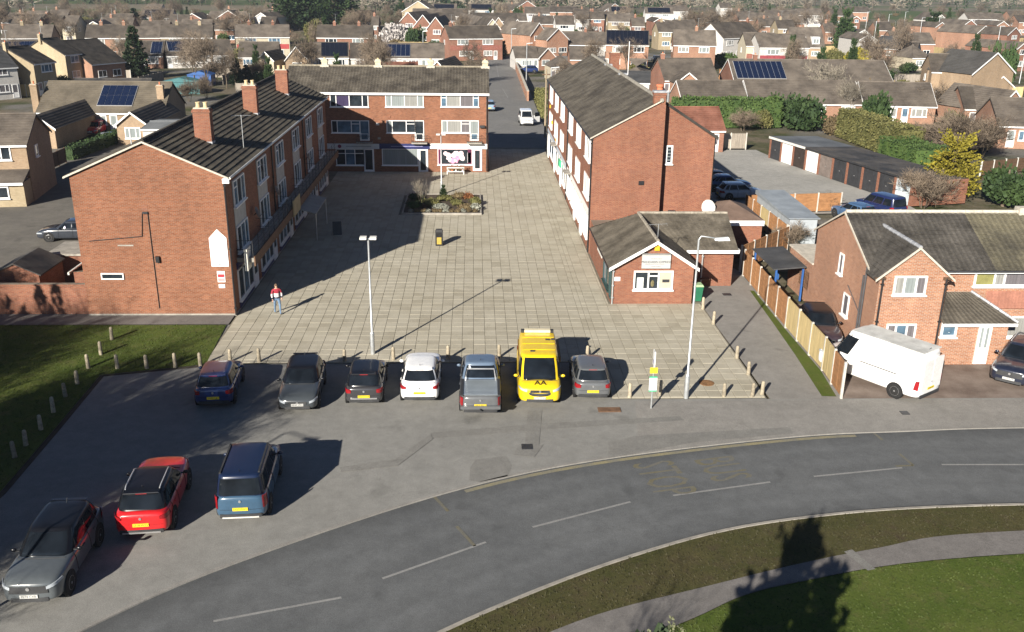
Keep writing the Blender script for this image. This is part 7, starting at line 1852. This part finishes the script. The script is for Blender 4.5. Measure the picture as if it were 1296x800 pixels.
bush('dark evergreen right of the grey blossom tree', 526, 60, 36, 26, LEAF_D, cat='tree', name='evergreen_tree')
conif('small dark evergreen before the tile hung house', 553, 59, 46, 18, CON_M)
conif('dark pointed conifer at the street end', 638, 49, 32, 11, CON_M)
conif('second dark conifer on the street corner', 637, 73, 54, 12, CON_M, k=1)
bush('dark red shrub beside the dark solar roof', 439, 76, 62, 12, LEAF_R)
bush('small dark evergreen bush behind the middle block roof', 466, 79, 68, 11, LEAF_D)
bush('bright green bush before the framed solar panels', 498, 76, 69, 16, LEAF_M)
conif('dark evergreen beyond the far close', 508, 22, 1, 16, CON_M)
bush('round dark tree beside the street houses', 655, 30, 10, 14, LEAF_D, cat='tree', name='evergreen_tree'); bush('second round dark tree beside the street houses', 667, 30, 14, 12, LEAF_D, cat='tree', name='evergreen_tree', k=1)
bush('round green garden tree before the yellow gable', 760, 36, 27, 9, LEAF_M)
bush('large rounded green hedge bush beside the white gabled house', 921, 84, 67, 36, LEAF_M)
bush('pale blossom tree before the white gabled house', 925, 72, 48, 44, BLOSSOM, cat='tree', name='blossom_tree')
conif('ragged dark conifer towering by the cream terrace', 1066, 66, 18, 30, CON_M)
conif('dark fir behind the ragged conifer', 1054, 42, 15, 12, CON_M, k=1)
bush('golden yellow bush below the ragged conifer', 1083, 92, 62, 32, LEAF_Y)
bush('olive bush left of the golden bush', 1058, 84, 62, 26, LEAF_O)
bush('dark evergreen bush beside the cream terrace', 1000, 80, 66, 16, LEAF_D)
tq = bare_meshes(707, h=6, maxl=3, kids=(8,8,7), r=.09, bark=BIRCH, twig=TWIG_G, fork=True, spread=.5)
bare('pale barked bare tree behind the evergreen hedge', 1038, 140, 70, 0, pool=BARE_P, wide=1.1)
bare('white stemmed birch beside the pale bare tree', 1068, 152, 92, 0, pool=[tq])
bush('brown rounded shrub beside the birch', 1090, 135, 104, 34, LEAF_B)
bush('dense green conifer hedge end beyond the garages', 1108, 170, 122, 44, LEAF_D)
for i, (x, y, ty, w, m_) in enumerate(((985,158,122,44,LEAF_D),(1022,165,122,62,LEAF_D),(966,162,136,24,LEAF_O),(1056,170,146,30,LEAF_B))):
    bush(('dark evergreen shrub nearest the first garage','broad dark evergreen behind the garage roof','light olive shrub at the yard corner','brown tinted shrub at the start of the clipped hedge')[i], x, y, ty, w, m_, k=i)
bare('grey bare shrub behind the yard fence', 940, 165, 134, 1, pool=BARE_S, wide=1.5, cat='shrub', name='bare_shrub')
a, b = G(850,160), G(985,160); hedge('long evergreen hedge behind the red roofed hut', (a.x,a.y), (b.x,b.y), 2.2, 3.6, LEAF_M, dens=20, s=.28)
a, b = G(1048,172), G(1128,204); hedge('clipped olive hedge running behind the garages', (a.x+2,a.y), (b.x+2,b.y), 2.4, 3.4, LEAF_O, dens=26, s=.22)
a, b = G(1130,205), G(1178,222); hedge('bright green clipped hedge in the garden behind the garages', (a.x,a.y), (b.x,b.y), 4.0, 2.6, LEAF_M, dens=26, s=.2)
a, b = G(870,80.5), G(905,80.5); hedge('low green hedge in front of the brick semi', (a.x,a.y), (b.x,b.y), 1.5, 1.6, LEAF_M, dens=9, s=.4)
a, b = G(684,128), G(690,150); hedge('green hedge on the corner of the side street', (a.x,a.y), (b.x+.4,b.y), 1.6, 2.0, LEAF_O, dens=26, s=.22)
GOLDC = conifer_mesh(88, LEAF_Y, 8000, .5, .04, .28, .45, .03, .35)
q = G(1200,250); h = HT(1200,250,186); put_tree('golden_conifer', 'vivid golden conifer behind the house roof', 'tree', TRK, GOLDC, (q.x,q.y,0), (5.2,5.2,h))
bare('grey twiggy shrub before the golden conifer', 1168, 262, 208, 2, pool=BARE_S, wide=1.5, cat='shrub', name='bare_shrub')
bare('twiggy shrub at the end of the garages', 1045, 265, 238, 0, pool=BARE_S, wide=1.4, cat='shrub', name='bare_shrub')
bare('leafless shrub leaning over the grey shed', 998, 315, 275, 1, pool=BARE_S, wide=1.5, cat='shrub', name='bare_shrub')
bush('dark evergreen mound at the right edge behind the house', 1275, 262, 214, 60, LEAF_D)
for i, (x, y, ty, wd_) in enumerate(((1150,150,104,1.3),(1180,140,100,1.3),(1120,120,98,1.2),(1215,205,128,1.3),(1190,188,140,1.3),(1240,200,150,1.2),(1162,186,150,1.1))):
    bare('grey-brown bare shrub in the overgrown gardens beyond the garages', x, y, ty, i, 'bare shrubs in the overgrown gardens', BARE_S, wd_*1.2, 'shrub', 'bare_shrub')
for i, (x, y, ty, w, m_) in enumerate(((1205,178,140,30,LEAF_O),(1222,182,150,26,LEAF_D),(1238,190,165,34,LEAF_B),(1260,180,158,24,LEAF_R),(1150,180,160,34,LEAF_O),(1240,160,146,20,LEAF_M),(1268,120,60,30,LEAF_D),(1120,100,86,30,LEAF_D),(1150,92,80,26,LEAF_D),(1180,120,100,40,LEAF_B))):
    bush('mixed evergreen shrub in the gardens right of the garages', x, y, ty, w, m_, 'shrubs in the gardens right of the garages', i)
conif('wide dark cedar before the pink far gable', 1180, 46, 19, 34, CON_M); bush('bright green round tree right of the cedar', 1224, 56, 39, 18, LEAF_M, cat='tree', name='evergreen_tree')
for i, (x, y, ty) in enumerate(((1240,70,44),(1258,72,46),(1275,74,52))): bare('bare garden tree by the right hand brick houses', x, y, ty, i, 'bare garden trees on the right', BARE_S, 1.4)
for i, (x, y, ty) in enumerate(((868,42,8),(884,44,4),(902,42,10),(920,40,8),(940,38,12),(955,40,14))): bare('tall brown bare tree beyond the brick semi', x, y, ty, i, 'tall bare trees beyond the brick semi', BARE, 1.3)
# gardens: shrubs and small trees filling the plots
R = random.Random(31)
NEAR_KEEP = [(-21.4,50,8,7)]
cnt = 0
for i in range(6000):
    if cnt >= 560: break
    x = R.uniform(-5,1300); y = R.choice((R.uniform(18,40), R.uniform(25,60), R.uniform(40,120)))
    q = G(x, y)
    if q.y < 108 or (1.0 < q.x < 12 and q.y < 250) or (-24 < q.x < 3 and q.y < 112) or (8 < q.x < 40 and q.y < 108): continue
    if 218 < q.y < 246 and q.x > -60 and q.x < 70: continue
    if -75 < q.x < -36 and q.y < 113: continue
    if any(math.hypot(q.x-f[0], q.y-f[1]) < f[2]+.6 for f in FOOT): continue
    cnt += 1; s = R.random()
    if s < .2:
        tm, cm_ = R.choice(BARE_S); hgt = R.uniform(2.0,4.5); put_tree('bare_shrub', 'small leafless garden shrub between the houses', 'shrub', tm, cm_, (q.x,q.y,-.14), (hgt/3*1.3,hgt/3*1.3,hgt/3), 'leafless garden shrubs')
    elif s < .45:
        tm, cm_ = R.choice(BARE); hgt = R.uniform(5,10); put_tree('bare_tree', 'bare garden tree standing between the houses', 'tree', tm, cm_, (q.x,q.y,-.14), hgt/8, 'bare garden trees')
    elif s < .9:
        m_ = R.choice((LEAF_D, LEAF_D, LEAF_M, LEAF_O, LEAF_O, LEAF_B)); w = R.uniform(.9,2.4); put_tree('shrub', {LEAF_D:'dark evergreen garden shrub between the houses',LEAF_M:'green garden shrub between the houses',LEAF_O:'olive garden shrub between the houses',LEAF_B:'brown garden shrub between the houses'}[m_], 'shrub', TRK, R.choice(BUSH[m_.name]), (q.x,q.y,-.14), (w,w,w*R.uniform(.8,1.3)), 'leafy garden shrubs '+m_.name.split('_')[0])
    else:
        hgt = R.uniform(2.5,7); put_tree('conifer', 'small garden conifer between the houses', 'tree', TRK, R.choice(CON_M), (q.x,q.y,-.14), (hgt*.5,hgt*.5,hgt), 'garden conifers')
# garden fences and sheds between the plots
R = random.Random(91); FG = 'garden fences between the houses'
fm = {}
for m_ in (FENCE_G, FENCE_Y, FENCE_O):
    mb = MB()
    for i in range(10): mb.box(i*1.0+.02,(i+1)*1.0-.02,-.02+.01*(i%2),.02,0,1.7+.03*(i%2))
    for i in range(6): mb.box(i*2-.05,i*2+.05,-.06,.06,0,1.8)
    fm[m_.name] = mb.mesh('fence_boards', m_)
cnt = 0
for i in range(900):
    if cnt >= 70: break
    x = R.uniform(0,1296); y = R.uniform(36,125); q = G(x, y)
    if q.y < 112 or (0 < q.x < 13 and q.y < 250) or (-24 < q.x < 3 and q.y < 114): continue
    if 214 < q.y < 248 and -60 < q.x < 70: continue
    an = R.choice((0, PI/2, .1, PI/2-.1)); dx, dy = math.cos(an), math.sin(an)
    if any(math.hypot(q.x+dx*t-f[0], q.y+dy*t-f[1]) < f[2]+.3 for f in FOOT for t in (0,5,10)): continue
    if 1 < q.x+dx*10 < 13 and q.y < 250: continue
    cnt += 1; m_ = R.choice((FENCE_G, FENCE_G, FENCE_Y, FENCE_O))
    o = inst('garden_fence', fm[m_.name], None, (q.x,q.y,-.14), an); tag(o, {FENCE_G:'grey board fence between far garden plots',FENCE_Y:'pale board fence between far garden plots',FENCE_O:'orange board fence between far garden plots'}[m_], 'fence', FG+' '+m_.name)
for x, y, w, d, m_, lb_ in ((205,118,6,3,M('teal_sheet', (.05,.16,.17), .6),'teal roofed garden shelter behind the white bungalow'),(238,108,4,3,BLUEP,'blue covered boat or trampoline in the garden behind the block'),(848,90,3.5,3,M('pale_blue_shed', (.30,.42,.52), .6),'pale blue garden shed beside the brick bungalow'),(775,80,5,4,RENDER_W,'white garage beside the black solar roof house'),(1105,66,4,3,M('turquoise', (.10,.35,.42), .6),'turquoise covered garden pool by the white gables')):
    q = G(x, y); t = thing('garden_shed', lb_, 'shed', (q.x,q.y,-.1)); MB().box(0,w,0,d,0,1.9).build('wall', m_, t); ngon_wall([(-.15,1.85),(w+.15,1.85),(w/2,2.5)],-.15,d+.15).build('roof', m_ if 'teal' in lb_ or 'blue' in lb_ or 'turq' in lb_ else TILE_F, t)
fence('bungalow_fence', 'long pale timber fence behind the bungalow at the left edge', [tuple(G(-30,122))[:2], tuple(G(50,122))[:2]], 1.9, [FENCE_Y], z=-.1)
fence('garden_fence', 'weathered pale fence below the tall columnar conifer', [tuple(G(126,101))[:2], tuple(G(166,101))[:2]], 1.8, [FENCE_G], z=-.1)
fence('patio_fence', 'dark brown fence with white posts at the right hand gardens', [tuple(G(1240,222))[:2], tuple(G(1300,216))[:2]], 1.5, [WOOD_D], z=-.1, post=WHITE_D)
for i, (x, y) in enumerate(((1105,60),(1122,45),(1143,40),(1163,52),(1185,52),(1260,70),(666,110),(647,80),(696,160),(536,86),(1290,105),(1095,40))):
    q = G(x, y); h = 7.5; t = thing('street_lamp', 'slender far lamp column among the houses', 'street lamp', (q.x,q.y,-.1), 0, 'far lamp columns'); MB().tube([(0,0,0),(0,0,h)], [.11,.07], 6).build('column', GALV, t); MB().hull([(0,-.1,h-.08),(1.0,-.12,h),(1.0,.12,h),(0,.1,h-.08)],[(0,-.08,h),(1.0,-.1,h+.1),(1.0,.1,h+.1),(0,.08,h)]).build('lantern', GALV, t)
R = random.Random(17)
pc = [P_WHITE, P_SILV, P_BLACK, P_RED, P_NAVY, P_MGREY]
for i, (x, y, p_, lb_) in enumerate(((622,66,P_RED,'bright red car outside the tile hung house'),(592,66,P_NAVY,'dark blue car outside the tile hung house'),(650,60,P_BLACK,'black car on the far street corner'),(676,58,P_WHITE,'white car on the drive by the orange gable'),(668,92,P_NAVY,'navy car behind the corner garden wall'),(955,77,P_BLACK,'black car beside the rounded green hedge bush'),(830,78,P_DARKC,'dark car beside the brick semi'),(745,33,P_DARKC,'dark car before the white far house'))):
    q = G(x, y); car('parked_car', lb_, 'car', 'hatch', (q.x,q.y,.0), R.choice((0,PI/2,PI,.3)), p_, None, None, detail=False)
house('flat felt roofed garage block behind the left brick block', (180,163), (232,163), 2.4, 7, .25, wall=RENDER_W, roof=FELT, st=1, win=False, cat='outbuilding', name='outbuilding')
a, b = G(-12,252), G(84,206); fence('yard_fence', 'dark timber fence along the yard beside the shaded gable house', [(a.x,a.y),(b.x,b.y)], 1.5, [WOOD_D], post=WOOD_D)
a, b = G(88,203), G(170,172); hedge('dark low hedge along the yard in front of the solar bungalow', (a.x,a.y), (b.x,b.y), 1.0, 1.3, LEAF_D, dens=30, s=.16)
for x, y, m_, lb_ in ((133,180,M('bin_grey', (.16,.18,.20), .5),'grey wheelie bin beside the red car on the bungalow drive'),(141,179,M('bin_blue', (.05,.08,.14), .5),'blue wheelie bin beside the grey one on the bungalow drive')):
    q = G(x, y); w2 = thing('wheelie_bin', lb_, 'bin', (q.x,q.y,0)); MB().hull([(-.24,-.27,.06),(.24,-.27,.06),(.24,.27,.06),(-.24,.27,.06)],[(-.3,-.36,1.0),(.3,-.36,1.0),(.3,.36,1.0),(-.3,.36,1.0)]).build('body', m_, w2); MB().hull([(-.32,-.4,1.0),(.32,-.4,1.0),(.32,.4,1.0),(-.32,.4,1.0)],[(-.28,-.3,1.09),(.28,-.3,1.09),(.28,.36,1.07),(-.28,.36,1.07)]).build('lid', m_, w2)
    for s_ in (-.25,.25): MB().lathe([(.1,-.03),(.1,.03)], 10, (s_,.3,.1), 'x').build('wheel', BLACKP, w2)
# corner garden wall by the side street
a, b, c_ = G(650,80), G(668,128), G(700,100)
cw = thing('garden_wall', 'red brick garden wall curving along the side street corner', 'wall', (a.x,a.y,0)); d = b-a; an = math.atan2(d.y,d.x)
MB().box(0,d.length,-.15,.15,-.1,1.5).build('wall', BRO, cw, None, None, an); MB().box(0,d.length,-.18,.18,1.5,1.58).build('coping', MORT, cw, None, None, an)
# distant woods
R = random.Random(23)
tr, tw_, ev = MB(), MB(), MB()
def wood(x, y, s, dark):
    h = R.uniform(8,15)*s
    if dark:
        for i in range(70):
            v = Vector((R.gauss(0,1),R.gauss(0,1),R.gauss(0,1))).normalized(); leaf(ev, Vector((x+v.x*h*.32, y+v.y*h*.32, h*.5+v.z*h*.45)), h*.13, R, out=v*.5)
    else:
        tr.tube([(x,y,-.1),(x+R.gauss(0,.3),y,h*.6)], [.22*s,.08*s], 4, False)
        for i in range(40):
            v = Vector((R.gauss(0,1),R.gauss(0,1),R.gauss(0,1))).normalized(); p0 = Vector((x+v.x*h*.22*R.random(), y+v.y*h*.2*R.random(), h*R.uniform(.25,.65)))
            u = (v+Vector((0,0,.8))).normalized(); w = u.cross(Vector((R.gauss(0,1),R.gauss(0,1),.1))).normalized()*h*.022; L = h*R.uniform(.16,.36)
            tw_.tri(p0-w, p0+w, p0+u*L)
n_ = 0
for i in range(16000):
    if n_ > 1700: break
    x = R.uniform(-40,1340); y = R.uniform(-22,17); q = G(x, y)
    if q.y < 420 or q.y > 3200: continue
    f_ = math.sin(q.x*.011+2)*.5+math.sin(q.y*.013+q.x*.004)*.5
    # open green field on the left, ploughed strip on the right
    if q.x < -60 and 470 < q.y < 600 and x > 40: continue
    if f_ < -.35 and R.random() < .8: continue
    if any(math.hypot(q.x-f[0], q.y-f[1]) < f[2]+4 for f in FOOT): continue
    wood(q.x, q.y, R.uniform(.8,1.3), R.random() < .22); n_ += 1
for nm, mb, m_, lb_ in (('woodland_trunks', tr, BARK, 'thin trunks of the distant leafless woods'), ('woodland_twigs', tw_, M('wood_twig', (.19,.165,.135), .95, .3, .02, 0, world=True, col2=(.26,.225,.175)), 'brown leafless crowns of the distant woods'), ('woodland_evergreens', ev, LEAF_C, 'dark evergreens scattered through the distant woods')):
    o = mb.build(nm, m_); stuff(o); tag(o, lb_, 'woods')

# overhead wires from the pole at the side street
for i, (x, y, h) in enumerate(((612,70,5.2),(690,66,4.6),(765,78,5.2),(560,70,4.8))):
    q = G(x, y); a = Vector((8.6,113.5,7.35)); b = Vector((q.x,q.y,h)); pts = [a.lerp(b, t/10)-Vector((0,0,1.3*(1-(2*t/10-1)**2))) for t in range(11)]
    o = MB().tube(pts, .012, 3, False).build('wire', BLACKP, None); o.parent = tp; o.location = (-8.6,-113.5,0)
# ================================================================== AIR
hz = MB().box(-2300, 2300, -100, 3600, -1.2, 24).build('haze', None); stuff(hz); tag(hz, 'thin pale winter haze over the far houses and fields', 'haze')
mt = bpy.data.materials.new('haze_air'); mt.use_nodes = True; n = mt.node_tree.nodes; l = mt.node_tree.links
n.remove(n['Principled BSDF']); vp = n.new('ShaderNodeVolumePrincipled'); vp.inputs['Color'].default_value = (.80,.87,.97,1); vp.inputs['Density'].default_value = .00020; vp.inputs['Anisotropy'].default_value = .3
l.new(vp.outputs[0], n['Material Output'].inputs['Volume']); hz.data.materials.append(mt)
